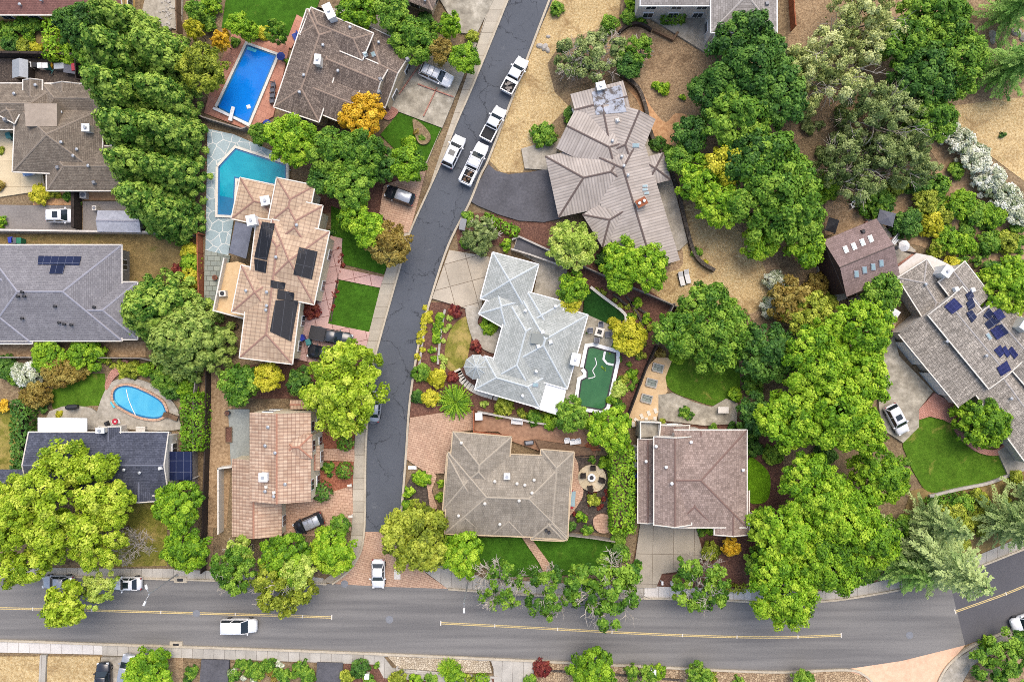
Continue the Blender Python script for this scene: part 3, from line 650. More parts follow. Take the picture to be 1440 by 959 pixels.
patch('yard', 'dirt', '-60,480 205,480 205,502 -60,502', 'narrow dirt strip below the blue grey roof')
patch('dirt_track', 'dirt', '284,520 322,520 328,600 325,660 318,750 325,800 294,800 292,660 282,600', 'brown dirt track between the two garden fences')
patch('yard', 'lawn3', '185,700 235,700 235,795 150,797 160,740', 'yellowing yard below the dark slate roof')
patch('yard', 'lawn3', '-60,575 40,575 40,660 -60,660', 'patchy yellow yard at the edge west of the dark hedge')
patch('yard', 'yard', '-60,25 110,25 110,80 -60,80', 'sandy garden yard below the red brown roof')
patch('garden_bed', 'mulch', '640,310 660,300 735,300 800,320 850,360 870,380 960,440 915,500 880,590 850,580 870,480 880,450 830,405 790,420 720,335 700,345 645,355', 'brown mulch slope with shrubs behind the pale blue roof')
patch('garden_bed', 'mulch', '575,425 640,425 690,450 700,500 760,580 680,585 575,590 580,520 590,475', 'mulched front garden beside the pale blue roof')
patch('garden_bed', 'mulch', '930,590 1090,590 1110,700 1100,800 1050,840 880,840 900,740', 'brown mulch around the pinkish brown roof')
patch('garden_bed', 'mulch', '440,500 515,490 515,560 500,600 497,690 430,690 430,560 330,560 310,520', 'mulch front bed below the big yellow green street tree')
patch('garden_bed', 'redmulch', '440,590 500,582 498,630 450,630', 'red bark bed above the brick front walk')
patch('garden_bed', 'redmulch', '440,648 498,648 496,685 470,690 440,670', 'red bark bed below the brick front walk')
patch('garden_bed', 'mulch', '440,245 500,230 600,240 578,320 530,330 480,330 470,300 445,300', 'brown bed between the pink tiled house and the brick pad')
patch('garden_bed', 'darkbed', '568,690 580,665 606,664 612,720 640,750 640,820 560,800 563,730', 'dark bed at the corner of the dark street')
patch('garden_bed', 'darkbed', '806,640 862,640 862,748 795,748 800,700', 'dark planting bed around the round fire pit patio')
patch('garden_bed', 'soil', '300,742 500,740 500,770 470,812 300,806', 'leafy soil strip under the corner trees')
patch('garden_bed', 'yard', '1280,690 1440,650 1500,640 1500,720 1380,790 1290,810 1240,830', 'scrubby bank under the feathery conifers')
patch('garden_bed', 'soil', '-60,505 205,505 283,520 283,560 262,632 240,640 40,610 40,570 -60,575', 'planted borders around the kidney pool garden')
# lawns
patch('lawn', 'lawn', '318,0 325,-60 470,-60 445,15 430,40 420,52 372,48 312,40', 'bright lawn above the blue rectangular pool')
patch('lawn', 'lawn', '562,158 622,181 600,228 560,215 535,190', 'mown lawn with a kidney shaped flower bed')
patch('lawn', 'lawn', '466,290 492,300 545,372 540,386 484,372 480,340 466,330', 'green lawn strip under the pink house trees')
patch('lawn', 'lawn', '478,393 535,405 521,467 462,455', 'square green lawn beside the pink driveway')
patch('lawn', 'lawn2', '75,575 70,550 110,525 148,525 150,548 140,570 100,572', 'patchy lawn beside the kidney pool')
patch('lawn', 'lawn', '625,755 735,755 800,750 870,758 880,775 860,805 700,812 670,790', 'green front lawn below the tan roof')
patch('lawn', 'lawn2', '945,500 975,492 1030,495 1040,530 1035,560 1005,570 975,562 945,550 934,530', 'round lawn below the wide green tree', True)
patch('lawn', 'lawn2', '1292,588 1312,584 1335,588 1360,620 1400,634 1414,668 1370,682 1310,692 1288,670 1274,640 1270,620', 'fan shaped lawn beside the white car driveway', True)
patch('lawn', 'lawn3', '655,445 668,450 662,480 655,510 640,522 628,515 626,490 636,460', 'crescent of yellowing grass beside the curved path', True)
patch('ground_cover', 'bright', '1052,646 1065,648 1082,668 1080,700 1065,708 1052,700', 'bright green ground cover beside the pinkish brown roof', True)
patch('dry_lawn', 'straw', '-60,922 58,922 56,1000 -60,1000', 'dry yellow front lawn at the lower left corner')
patch('dry_lawn', 'straw', '68,922 142,922 132,1000 65,1000', 'dry yellow front lawn beside the parked dark car')
patch('bare_ground', 'straw2', '208,924 258,924 270,1000 208,1000', 'dry bare yard beside the lower dark driveway')
patch('garden_bed', 'soil', '258,930 283,930 280,1000 258,1000', 'narrow shrub bed beside the lower dark driveway')
patch('garden_bed', 'soil', '325,930 442,930 440,1000 322,1000', 'wild planted garden between the two lower driveways')
patch('garden_bed', 'mulch', '484,932 540,932 552,948 900,952 1080,960 1080,1000 482,1000', 'planted strip along the lower edge')
patch('garden_bed', 'straw2', '1440,885 1400,915 1365,935 1345,975 1345,1000 1500,1000 1500,870', 'dry bed with shrubs at the lower right corner')
# roads
patch('road', 'asphalt_old', '-300,806 150,811 240,813 300,815 460,820 627,826 760,836 905,840 1000,842 1080,846 1160,844 1225,835 1290,822 1333,812 1356,906 1310,918 1267,928 1187,940 1080,943 900,935 720,926 540,918 360,911 145,904 0,899 -300,893', 'grey asphalt main road with yellow centre lines')
patch('road', 'asphalt_east', '1333,812 1360,801 1400,786 1440,770 1700,660 1700,760 1440,876 1400,890 1356,906', 'darker asphalt stretch of the main road at the right edge')
patch('road', 'asphalt_new', '745,-90 715,0 666,120 642,175 616,240 577,327 562,380 534,480 522,530 519,575 515,630 514,720 513,747 562,747 567,695 572,630 577,562 590,480 606,420 631,345 660,287 687,225 720,140 742,82 777,0 812,-90', 'dark sealed side street with cracks')
patch('brick_apron', 'brick', '513,747 562,747 565,765 578,785 600,806 630,827 545,824 468,820 490,803 503,785 510,768', 'brick paved crossing at the end of the dark side street')
patch('driveway_apron', 'peach', '1187,940 1267,928 1356,906 1340,925 1320,950 1310,1010 1250,1010 1235,965', 'peach concrete apron on the lower right of the main road')
# sidewalks
patch('sidewalk', 'walk', '-300,786 0,797 240,799 300,802 395,805 455,812 460,820 300,815 150,811 -300,806', 'concrete sidewalk on the upper side of the main road at left')
patch('sidewalk', 'walk', '578,788 640,797 680,812 760,818 905,824 1055,827 1157,830 1230,818 1290,802 1355,788 1440,752 1700,645 1700,660 1440,770 1360,801 1333,812 1290,822 1225,835 1160,844 1080,846 905,840 760,836 630,827', 'concrete sidewalk along the upper side of the main road')
patch('sidewalk', 'walk_light', '907,823 952,825 1055,829 1055,843 1000,842 905,840', 'pale new slabs of sidewalk by the jointed driveway')
patch('sidewalk', 'walk_light', '-300,893 0,899 145,904 145,919 0,916 -300,910', 'pale new sidewalk at the lower left')
patch('sidewalk', 'walk', '145,904 360,911 540,918 720,926 720,1000 695,960 694,938 690,928 540,922 552,938 690,950 694,962 540,952 530,933 360,927 145,920', 'lower sidewalk along the main road')
patch('sidewalk', 'walk', '720,926 752,929 752,1000 720,1000', 'concrete slab path crossing the lower stone strip')
patch('stone_strip', 'gravel', '545,921 688,928 692,945 640,944 560,938', 'pale river stones between kerb and lower sidewalk')
patch('stone_strip', 'gravel2', '752,928 900,936 1080,944 1187,941 1215,950 1230,990 752,990', 'brown river stones along the lower kerb')
patch('sidewalk', 'conc', '1310,1000 1320,955 1340,928 1375,905 1440,880 1700,770 1700,790 1440,900 1400,915 1365,935 1348,965 1345,1000', 'curved concrete sidewalk at the lower right corner')
patch('sidewalk', 'walk_n', '693,0 672,60 655,100 639,140 622,178 600,232 580,290 577,327 562,380 534,480 522,530 519,575 515,630 514,720 513,747 510,768 503,785 490,803 468,820 454,816 478,798 492,770 495,745 496,720 497,675 499,630 500,600 505,540 515,490 520,465 535,405 545,375 560,332 582,262 588,240 600,228 622,178 639,140 655,100 672,60 690,0 705,-90 745,-90 715,0 666,120 642,175 616,240 598,280', 'concrete sidewalk along the dark side street')
# driveways and patios, upper left
patch('driveway', 'cream_conc', '-60,178 25,178 40,200 60,240 66,268 -60,287', 'cream driveway with a blue car')
patch('driveway', 'asphalt_worn', '-60,288 112,290 112,323 -60,323', 'grey shared driveway with a white car')
patch('planting_strip', 'clay', '48,266 112,266 112,289 48,289', 'sandy planting strip beside the cream driveway')
patch('side_yard', 'clay', '120,268 190,268 190,282 120,282', 'narrow side yard under the brown shingle eave')
patch('side_yard', 'asphalt_worn', '118,284 205,284 212,325 118,325', 'concrete side yard around the grey shed')
patch('side_yard', 'darkbed', '-60,84 140,84 140,122 -60,122', 'dark side yard with boxes and a play house')
patch('patio', 'conc', '205,0 258,0 256,45 240,40 200,22', 'rubble strewn patio by the yellow wall')
patch('pool_deck', 'terracotta', '328,48 408,66 398,110 385,165 350,184 288,160 300,115', 'terracotta deck around the blue rectangular pool')
patch('patio', 'terracotta', '418,22 432,30 410,70 402,64', 'terracotta steps beside the shake roof')
patch('pool_deck', 'flag', '293,182 330,190 385,214 410,240 335,260 330,305 322,360 290,355', 'blue flagstone deck around the teal pool')
patch('patio', 'flag2', '289,352 325,360 306,437 288,428', 'grey flagstone strip beside the tan deck')
patch('driveway', 'conc_stain', '578,80 600,75 672,60 655,100 639,140 622,181 560,158 545,148', 'stained concrete driveway with a white car and brick bands')
patch('driveway', 'conc_stain', '640,0 690,-40 695,0 670,50 648,48 630,20 618,0', 'bare concrete driveway at the top edge')
patch('side_yard', 'conc', '445,12 480,14 540,25 575,60 560,66 520,42 450,12', 'rough concrete strip behind the shake roof')
patch('brick_band', 'brick_red', '545,150 560,156 556,165 546,170 538,164', 'red brick doorstep below the garage', True)
patch('driveway', 'brick', '540,262 600,238 577,327 560,330 534,300', 'brick parking pad with a dark car')
patch('path', 'pink', '466,332 482,336 480,372 474,395 462,455 440,448 448,400 460,360', 'pink concrete walk along the pink tiled house')
patch('path', 'pink', '478,377 540,390 535,405 476,393', 'pink concrete path crossing to the side street')
patch('driveway', 'pink', '462,455 521,467 515,490 512,500 440,510 418,505 430,440 445,445', 'pink concrete driveway with two dark cars')
patch('driveway', 'paver', '398,706 420,690 470,690 496,682 497,720 494,745 440,752 400,752', 'pinkish paved driveway with a black car')
patch('path', 'paver', '452,630 499,631 499,648 452,647', 'buff front walk between two red bark beds')
patch('courtyard', 'slate', '322,575 352,575 352,650 326,655', 'grey gravel court behind the terracotta roof')
# upper right
patch('driveway', 'asphalt_drive', '687,232 697,241 715,246 745,243 772,238 788,308 765,313 730,311 700,302 672,290 660,283', 'curved dark asphalt driveway of the ribbed roof house')
patch('patio', 'conc', '733,210 790,195 800,215 770,240 738,238', 'concrete terrace above the curved asphalt driveway')
patch('patio', 'conc', '905,170 912,200 930,210 945,255 962,300 968,340 955,352 945,355 925,290 905,230', 'stained concrete terrace behind the ribbed roof')
patch('driveway', 'conc', '940,0 1000,0 1003,70 905,15', 'concrete court with blue and green bins')
patch('path', 'conc', '918,15 930,22 1000,68 990,75 905,22', 'sloping concrete path below the white house')
# centre
patch('driveway', 'conc_slab', '632,352 690,362 680,410 676,440 608,420', 'buff slab driveway of the pale blue roof')
patch('path', 'conc', '655,432 676,436 672,455 690,465 708,460 700,495 678,490 664,475', 'curved concrete path beside the red shrub', True)
patch('driveway', 'conc', '726,336 745,350 800,372 786,425 750,415 758,372 722,352', 'concrete side court behind the garage')
patch('driveway', 'asphalt_drive', '728,335 795,365 782,374 722,352', 'dark asphalt strip between low walls')
patch('patio', 'conc_stain', '823,440 838,448 862,455 868,462 862,480 850,580 808,572 790,560', 'mottled concrete patio around the green pool')
patch('artificial_lawn', 'turf', '822,406 835,410 860,424 875,436 880,448 872,452 855,456 838,448 820,440', 'dark artificial turf inside a curved kerb')
patch('driveway', 'brick', '577,587 620,580 665,577 667,604 640,607 630,640 625,665 600,664 572,645 574,620', 'brick paved driveway beside the tan roof')
patch('path', 'brick', '600,664 614,668 608,690 615,712 606,714 602,690', 'curved brick path beside the dark corner bed', True)
patch('patio', 'brown_deck', '667,583 740,590 815,600 835,625 838,640 806,640 760,634 720,620 700,606 667,606', 'brown paved terrace above the tan roof')
patch('patio', 'brick', '803,640 812,650 814,668 820,690 815,705 800,725 795,722 800,690', 'curved brick walk beside the tan roof', True)
patch('path', 'brick', '738,745 748,757 772,790 778,810 768,812 758,790 732,752', 'narrow brick path across the front lawn')
patch('patio', 'tan_deck', '925,500 945,505 935,530 938,550 930,560 920,600 895,600 880,592 905,520', 'buff patio with three square planters')
patch('patio', 'conc_stain', '925,555 945,552 975,565 1000,572 1020,560 1036,566 1035,595 990,598 925,590', 'curved concrete patio below the round lawn')
patch('driveway', 'conc_drive', '900,733 965,732 978,740 988,778 970,800 930,805 922,825 880,825 892,790', 'jointed concrete driveway of the pinkish brown roof')
# right
patch('driveway', 'conc_stain', '1255,470 1262,500 1310,550 1290,575 1290,600 1268,622 1242,605 1235,580 1230,520', 'stained concrete driveway with a white car')
patch('patio', 'brick_red', '1290,575 1312,552 1345,570 1360,580 1345,600 1325,590 1305,585 1290,590', 'red brick entry below the grey shake roof')
patch('path', 'brick_red', '1335,588 1345,600 1370,625 1395,632 1412,622 1415,630 1398,640 1370,634 1345,612', 'curved red brick edging of the fan shaped lawn', True)
patch('path', 'conc', '1400,634 1412,626 1440,640 1440,656 1415,668', 'concrete path at the corner of the fan shaped lawn')
patch('patio', 'conc', '1215,308 1230,310 1285,352 1285,360 1252,380 1240,350', 'concrete patio in red borders beside the barn')
patch('patio', 'conc', '1150,345 1160,345 1190,420 1175,425 1148,385', 'narrow concrete yard under the dark gable')
patch('woodpile_yard', 'gravel2', '1190,420 1235,410 1262,440 1255,465 1225,460 1195,445', 'yard littered with split wood and twigs')
# bottom driveways
patch('driveway', 'conc', '145,922 193,922 208,926 208,1000 128,1000', 'concrete driveway with a dark and a pale car')
patch('driveway', 'asphalt_drive', '285,925 324,926 322,1000 279,1000', 'dark driveway between a dry yard and a wild garden')
patch('driveway', 'asphalt_drive', '447,929 483,930 481,1000 443,1000', 'dark driveway right of the wild garden')
patch('path', 'walk', '59,919 68,919 64,1000 55,1000', 'thin concrete path between two dry lawns')

# ---------------------------------------------------------------- kerbs, lines, covers
def line3(name, pts, width, z0, z1, mat, label=None, kind='structure', smooth=True, cat=None, group=None):
    if isinstance(pts, str): pts = pp(pts)
    if smooth: pts = smooth_line(pts)
    mb = MB(); mb.strip([W(x, y) for x, y in pts], width, z0, z1); return tag(mb.build(name, mat), label, cat, group, kind)
line3('kerb', '777,-10 742,82 720,140 687,225 676,247 660,287 631,345 606,420 590,480 577,562 572,630 567,695 562,745', 0.3, 0, 0.40, G['kerb'], 'pale kerb along the right side of the dark street')
line3('kerb', '715,0 666,120 642,175 616,240 577,327 562,380 534,480 522,530 519,575 515,630 514,720 513,745 510,768 503,785 490,803 468,820', 0.25, 0, 0.42, G['kerb'], 'kerb along the left side of the dark street')
line3('kerb', '-300,893 0,899 145,904 360,911 540,918 720,926 900,935 1080,943 1187,940 1215,948 1232,965', 0.3, 0, 0.44, G['kerb'], 'lower kerb of the main road')
line3('kerb', '1305,1000 1320,952 1340,925 1375,902 1440,876 1600,805', 0.3, 0, 0.42, G['kerb'], 'curved kerb at the lower right corner')
line3('kerb', '-300,806 0,808 150,811 300,815 395,818 460,820', 0.25, 0, 0.38, G['kerb'], 'upper kerb of the main road at left')
line3('kerb', '630,827 760,836 905,840 1000,842 1080,846 1160,844 1225,835 1290,822 1360,801 1440,770 1600,705', 0.25, 0, 0.38, G['kerb'], 'upper kerb of the main road')
def dline(pts, label):
    mb = MB(); P = [W(x, y) for x, y in smooth_line(pp(pts))]; z = gz(*P[1])
    for o in (-0.1, 0.1): mb.strip(P, 0.11, z+0.002, z+0.008, 0, o)
    e0, e1 = Vector(P[0]), Vector(P[-1])
    tag(mb.build('road_marking', G['paint']), label, kind='structure')
    m2 = MB()
    acc = 0
    for a, b in zip(P[:-1], P[1:]):
        acc += math.dist(a, b)
        if acc > 7.5:
            acc = 0; t = math.atan2(b[1]-a[1], b[0]-a[0]); m2.box((b[0], b[1], z+0.012), (0.13, 0.46, 0.02), t)
    for a, b in ((P[0], P[1]), (P[-1], P[-2])):
        t = math.atan2(b[1]-a[1], b[0]-a[0]); m2.box((a[0], a[1], z+0.012), (0.14, 0.7, 0.02), t)
    tag(m2.build('road_marking', MT['offwhite']), 'pale reflectors along '+label, kind='structure')
dline('-300,847 -100,852 0,854 160,858 360,863.5 467,867', 'the double yellow line on the left half of the road')
dline('620,875 720,880 930,891 1080,895 1182,892', 'the double yellow line on the middle of the road')
dline('1342,859 1385,844 1440,823 1600,755', 'the double yellow line on the dark right stretch')
def cover(px, py, r, label, mat='grey'):
    x, y = W(px, py); z = gz(x, y); mb = MB(); mb.disc((x, y), r, z, z+0.02, 20); mb.ring((x, y), r*1.02, r*1.3, z, z+0.015, 20)
    tag(mb.build('manhole_cover', MT[mat], loc=(x, y, z)), label, 'manhole cover')
cover(548, 870, 0.42, 'round manhole cover in the gap of the yellow centre line'); cover(277, 861.5, 0.4, 'manhole cover on the yellow line above the white van')
cover(485, 820, 0.4, 'manhole cover at the edge of the brick crossing'); cover(1278, 892, 0.4, 'manhole cover near the darker asphalt joint'); cover(525, 590, 0.45, 'manhole cover on the dark side street below the yellow green street tree')
def drain(px, py, label):
    x, y = W(px, py); z = gz(x, y); mb = MB(); mb.box((x, y, z+0.08), (1.9, 0.9, 0.2), 0.0, 0, 0.92); mb.box((x, y, z+0.19), (0.8, 0.4, 0.03), 0.0, 1)
    tag(mb.build('storm_drain', [G['kerb'], MT['dark']], loc=(x, y, z)), label, 'storm drain')
drain(255, 814, 'storm drain inlet in the upper kerb beside the street lamp'); drain(249, 905, 'storm drain inlet in the lower sidewalk')
# garden strips drawn in brick and stones
mb = MB()
for a, b in (('1252,380', '1285,356'), ('1216,312', '1252,380'), ('1230,350', '1262,330')):
    p, q = W(*pp(a)[0]), W(*pp(b)[0]); mb.strip([p, q], 0.35, 0.0, 0.47)
tag(mb.build('brick_border', G['brick_red']), 'red brick borders across the barn patio', kind='structure')
mb = MB()
for a, b in (('562,134', '594,88'), ('588,120', '638,138'), ('615,125', '596,165')):
    p, q = W(*pp(a)[0]), W(*pp(b)[0]); mb.strip([p, q], 0.16, 0.0, 0.46)
tag(mb.build('brick_band', G['brick_red']), 'thin brick bands across the stained driveway', kind='structure')
def stones(pts, n, size, label, mat='stepst'):
    P = smooth_line(pp(pts), n=12); 
    for k in range(n):
        q = P[int(k*(len(P)-1)/(max(n-1, 1)))]; q2 = P[min(int(k*(len(P)-1)/(max(n-1, 1)))+1, len(P)-1)]
        x, y = W(*q); t = math.atan2(-(q2[1]-q[1]), q2[0]-q[0]); z = gz(x, y); mb = MB(); mb.box((0, 0, 0.03), (size*0.62, size, 0.12), 0, 0, 0.94)
        o = mb.build('stepping_stone', G[mat]); o.location = (x, y, z); o.rotation_euler = (0, 0, t); tag(o, label, 'stepping stone', label.split(' curving')[0]+'s')
stones('644,522 652,536 668,548 690,556 718,562', 17, 1.0, 'white square stepping stone curving around the pale turret roof')
stones('921,577 908,582 896,588 890,596', 5, 0.75, 'small pale stepping stone leading to the rooftop corner patio')
stones('908,590 920,589', 2, 0.75, 'small pale stepping stone beside the patio planting pot')
# ---------------------------------------------------------------- roofs
R = {}
R['brownshingle'] = M_brick('weathered_shingle', C(126, 114, 100), C(150, 138, 122), C(98, 88, 78), 0.45, 0.22, 0.02, streak=0.32, vary=0.15)
R['redshingle'] = M_brick('red_brown_shingle', C(132, 92, 84), C(150, 108, 98), C(108, 76, 70), 0.4, 0.22, 0.02, streak=0.2, vary=0.15)
R['shake'] = M_brick('wood_shake', C(118, 104, 94), C(158, 142, 128), C(88, 76, 68), 0.24, 0.34, 0.02, streak=0.42, vary=0.2, fine=0.36)
R['shakegrey'] = M_brick('grey_wood_shake', C(158, 150, 138), C(204, 194, 180), C(118, 111, 102), 0.24, 0.34, 0.02, streak=0.45, vary=0.2, fine=0.5)
R['bluegrey'] = M_brick('blue_grey_shingle', C(130, 128, 132), C(147, 145, 148), C(110, 108, 111), 0.5, 0.25, 0.02, streak=0.16, vary=0.12)
R['slate'] = M_brick('dark_slate_shingle', C(74, 78, 92), C(96, 100, 114), C(56, 60, 72), 0.45, 0.24, 0.02, streak=0.28, vary=0.15)
R['paleblue'] = M_brick('pale_blue_grey_shingle', C(168, 172, 166), C(192, 195, 189), C(146, 150, 144), 0.45, 0.24, 0.02, streak=0.18, vary=0.12)
R['tan'] = M_brick('tan_concrete_tile', C(156, 146, 130), C(170, 160, 144), C(128, 118, 104), 0.3, 0.34, 0.014, streak=0.36, vary=0.24, fine=0.2)
R['pinkbrown'] = M_brick('pinkish_brown_tile', C(146, 127, 116), C(180, 159, 147), C(124, 106, 97), 0.28, 0.32, 0.016, streak=0.2, vary=0.18, fine=0.26)
R['barn'] = M_brick('brown_red_shingle', C(136, 116, 110), C(158, 136, 130), C(114, 97, 92), 0.45, 0.26, 0.02, streak=0.2, vary=0.16)
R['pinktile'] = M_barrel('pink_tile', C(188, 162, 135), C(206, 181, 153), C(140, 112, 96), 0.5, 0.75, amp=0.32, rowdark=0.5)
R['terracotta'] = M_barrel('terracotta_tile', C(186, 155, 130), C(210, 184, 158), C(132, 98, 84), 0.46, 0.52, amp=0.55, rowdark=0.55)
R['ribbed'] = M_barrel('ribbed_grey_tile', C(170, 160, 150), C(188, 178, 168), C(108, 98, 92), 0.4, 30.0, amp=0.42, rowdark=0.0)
R['greyshingle'] = M_brick('light_grey_shingle', C(148, 142, 136), C(172, 166, 160), C(120, 114, 108), 0.5, 0.3, 0.02, streak=0.2)
CAP = {k: M_plain('cap_'+k, c, 0.85) for k, c in dict(brown=C(146, 133, 118), shake=C(152, 132, 116), blue=C(156, 156, 166), slate=C(106, 110, 124), pale=C(198, 205, 205), tan=C(172, 161, 143), pinkb=C(128, 102, 92), pink=C(162, 126, 110), terra=C(178, 128, 104), dark=C(104, 90, 84), greyc=C(178, 172, 166)).items()}
PEEL = M_noise('peeling_membrane', [(0.44, C(104, 98, 94)), (0.5, C(164, 168, 176)), (0.75, C(196, 200, 208))], 1.1, vary=0.2)

MT['peel'] = PEEL
class House: pass
def _geom(b):
    x1, y1, x2, y2, w, ends, he, pitch = b; p, q = Vector(W(x1, y1, he)), Vector(W(x2, y2, he)); d = q-p; L = d.length; d.normalize()
    return p, q, d, Vector((-d.y, d.x)), L, w*S*(H-he)/H/2, ends, he, pitch
def roof_z(hs, x, y): return _rz(hs.blocks, x, y)
def _rz(blocks, x, y):
    best = 0.0
    for b in blocks:
        p, q, d, n, L, hw, ends, he, pitch = b; r = Vector((x, y))-p; s, t = r.dot(d), r.dot(n)
        if -0.3 < s < L+0.3 and abs(t) < hw+0.3:
            m = hw-abs(t)
            if ends[0] == 'h': m = min(m, s*hw/hs_inset(L, hw, ends))
            if ends[1] == 'h': m = min(m, (L-s)*hw/hs_inset(L, hw, ends))
            best = max(best, he+pitch*max(m, 0))
    return best
def hs_inset(L, hw, ends):
    return min(hw, L/(2.0 if ends == 'hh' else 1.0)*0.995)
def on_roof(hs, px, py):
    z = hs.blocks[0][7]
    for _ in range(12): z = 0.5*z+0.5*(roof_z(hs, *W(px, py, z)) or z)
    x, y = W(px, py, z); return (x, y, z)
def house(name, label, blocks, roof, cap, wall, gutter=None, over=0.5, win=True, capw=0.13, cat='house', gable=None, roofname='roof'):
    hs = House(); hs.blocks = [_geom(b) for b in blocks]
    cx = sum((b[0].x+b[1].x)/2 for b in hs.blocks)/len(blocks); cy = sum((b[0].y+b[1].y)/2 for b in hs.blocks)/len(blocks)
    hs.root = thing(name, label, cat, (cx, cy, 0)); rm, wm, gm = MB(), MB(), MB(); nwin = 0; T = 0.18
    for bi, (p, q, d, n, L, hw, ends, he, pitch) in enumerate(hs.blocks):
        he = he+bi*0.003; ins = hs_inset(L, hw, ends); i0 = ins if ends[0] == 'h' else 0; i1 = ins if ends[1] == 'h' else 0; zr = he+hw*pitch
        A, B, Cc, D = p+n*hw, p-n*hw, q-n*hw, q+n*hw; r0, r1 = p+d*i0, q-d*i1
        v = [(A.x, A.y, he), (B.x, B.y, he), (Cc.x, Cc.y, he), (D.x, D.y, he), (r0.x, r0.y, zr), (r1.x, r1.y, zr)]
        rm.mesh(v, [[1, 2, 5, 4], [3, 0, 4, 5]], 0)
        rm.mesh(v, [[0, 1, 4]], 0 if ends[0] == 'h' else 2); rm.mesh(v, [[2, 3, 5]], 0 if ends[1] == 'h' else 2)
        lo = [(x, y, he-T) for x, y, z in v[:4]]; rm.mesh(v[:4]+lo, [[1, 0, 4, 5], [2, 1, 5, 6], [3, 2, 6, 7], [0, 3, 7, 4], [4, 7, 6, 5]], 1)
        def capstrip(a, b, k):
            a, b = Vector(a), Vector(b); t = (b-a); 
            if t.length < 0.2: return
            h = Vector((-t.y, t.x, 0)).normalized()*capw; dn = Vector((0, 0, -capw*pitch*k+0.03)); up = Vector((0, 0, 0.07))
            rm.mesh([a+h+dn, a+up, a-h+dn, b+h+dn, b+up, b-h+dn], [[0, 3, 4, 1], [1, 4, 5, 2]], 1)
        others = [B2 for bj, B2 in enumerate(hs.blocks) if bj != bi]
        capstrip(v[4], v[5], 1.0)
        if ends[0] == 'h': capstrip(v[0], v[4], 0.707); capstrip(v[1], v[4], 0.707)
        if ends[1] == 'h': capstrip(v[2], v[5], 0.707); capstrip(v[3], v[5], 0.707)
        if gutter:
            g = 0.07
            for a, b in ((B, Cc), (D, A)) + (((A, B),) if ends[0] == 'h' else ()) + (((Cc, D),) if ends[1] == 'h' else ()):
                t = (b-a).normalized(); o = Vector((t.y, -t.x)); gm.box(((a.x+b.x)/2+o.x*g, (a.y+b.y)/2+o.y*g, he-0.04), ((b-a).length+0.14, 0.15, 0.15), math.atan2(t.y, t.x))
            for e, (a, b), rr in ((ends[0], (A, B), v[4]), (ends[1], (Cc, D), v[5])):
                if e == 'g' and _rz(others, rr[0], rr[1]) < rr[2]-0.4:
                    for s in (a, b): gm.tube([(s.x, s.y, he+0.03), (rr[0], rr[1], rr[2]+0.03)], 0.09, 4)
        o = min(over, hw*0.5); a = [p+d*o+n*(hw-o), p+d*o-n*(hw-o), q-d*o-n*(hw-o), q-d*o+n*(hw-o)]
        if ends[0] == 'g': a[0] -= d*(o-0.05); a[1] -= d*(o-0.05)
        if ends[1] == 'g': a[2] += d*(o-0.05); a[3] += d*(o-0.05)
        wm.prism([(s.x, s.y) for s in a], -0.1, he-T+0.01)
        if win:
            for k in range(4):
                s, t = a[k], a[(k+1) % 4]; tl = (t-s).length; dr = (t-s).normalized(); out = Vector((dr.y, -dr.x)); mid = (s+t)/2
                if out.dot(d if k == 2 else (-d if k == 0 else (n*(-1) if k == 1 else n))) < 0: out = -out
                if (-mid).normalized().dot(out) < 0.25 or tl < 2.2: continue
                m = max(1, int(tl/3.4))
                for j in range(m):
                    c = s+(t-s)*((j+0.5)/m); tst = c+out*0.6
                    if any(abs((tst-B2[0]).dot(B2[3])) < B2[5] and 0 < (tst-B2[0]).dot(B2[2]) < B2[4] for bj, B2 in enumerate(hs.blocks) if bj != bi): continue
                    for zc in ([1.5] if he < 4 else [1.5, he-1.3]):
                        if nwin >= 26: continue
                        nwin += 1; ang = math.atan2(dr.y, dr.x); f = MB(); f.box((c.x+out.x*0.05, c.y+out.y*0.05, zc), (1.5, 0.16, 1.3), ang)
                        fo = f.build('window', MT['white'], hs.root); g2 = MB()
                        for e in (-0.34, 0.34): g2.box((c.x+out.x*0.14+dr.x*e, c.y+out.y*0.14+dr.y*e, zc), (0.6, 0.05, 1.1), ang)
                        po = g2.build('pane', MT['glass'], fo) if False else _child(g2, 'pane', MT['glass'], fo, hs.root)
    hs.roof = rm.build(roofname, [R[roof], CAP[cap], gable or wall], hs.root, uv=True); hs.wall = wm.build('wall', wall, hs.root)
    if gutter: gm.build('gutter', gutter, hs.root)
    return hs
def _child(mb, name, mat, parent, root, **k):
    LOC[parent.name] = LOC[root.name]; return mb.build(name, mat, parent, **k)
def flat(hs, name, mat, pts, h, t=0.16, z0=None):
    mb = MB(); w = [W(x, y, h) for x, y in pp(pts)]; mb.prism(w, (h-t) if z0 is None else z0, h, cap0=True)
    return mb.build(name, mat, hs.root if hs else None, uv=True)
def chimney(hs, px, py, w, l, ht=1.0, rz=0.0, mat='offwhite', cap='white', z0=0.0, flue=1):
    x, y, z = on_roof(hs, px, py); z = max(z, 2.5); mb = MB(); mb.box((x, y, (z+ht+z0)/2), (w, l, z+ht-z0), rz, 0); c = mb.build('chimney', MT[mat], hs.root)
    m2 = MB(); m2.box((x, y, z+ht+0.06), (w+0.16, l+0.16, 0.14), rz, 0); _child(m2, 'chimney_cap', MT[cap], c, hs.root)
    m3 = MB()
    for k in range(flue):
        o = (k-(flue-1)/2)*0.7; m3.disc((x+o*math.cos(rz), y+o*math.sin(rz)), 0.2, z+ht+0.1, z+ht+0.42, 12); 
    _child(m3, 'flue', MT['silver'], c, hs.root)
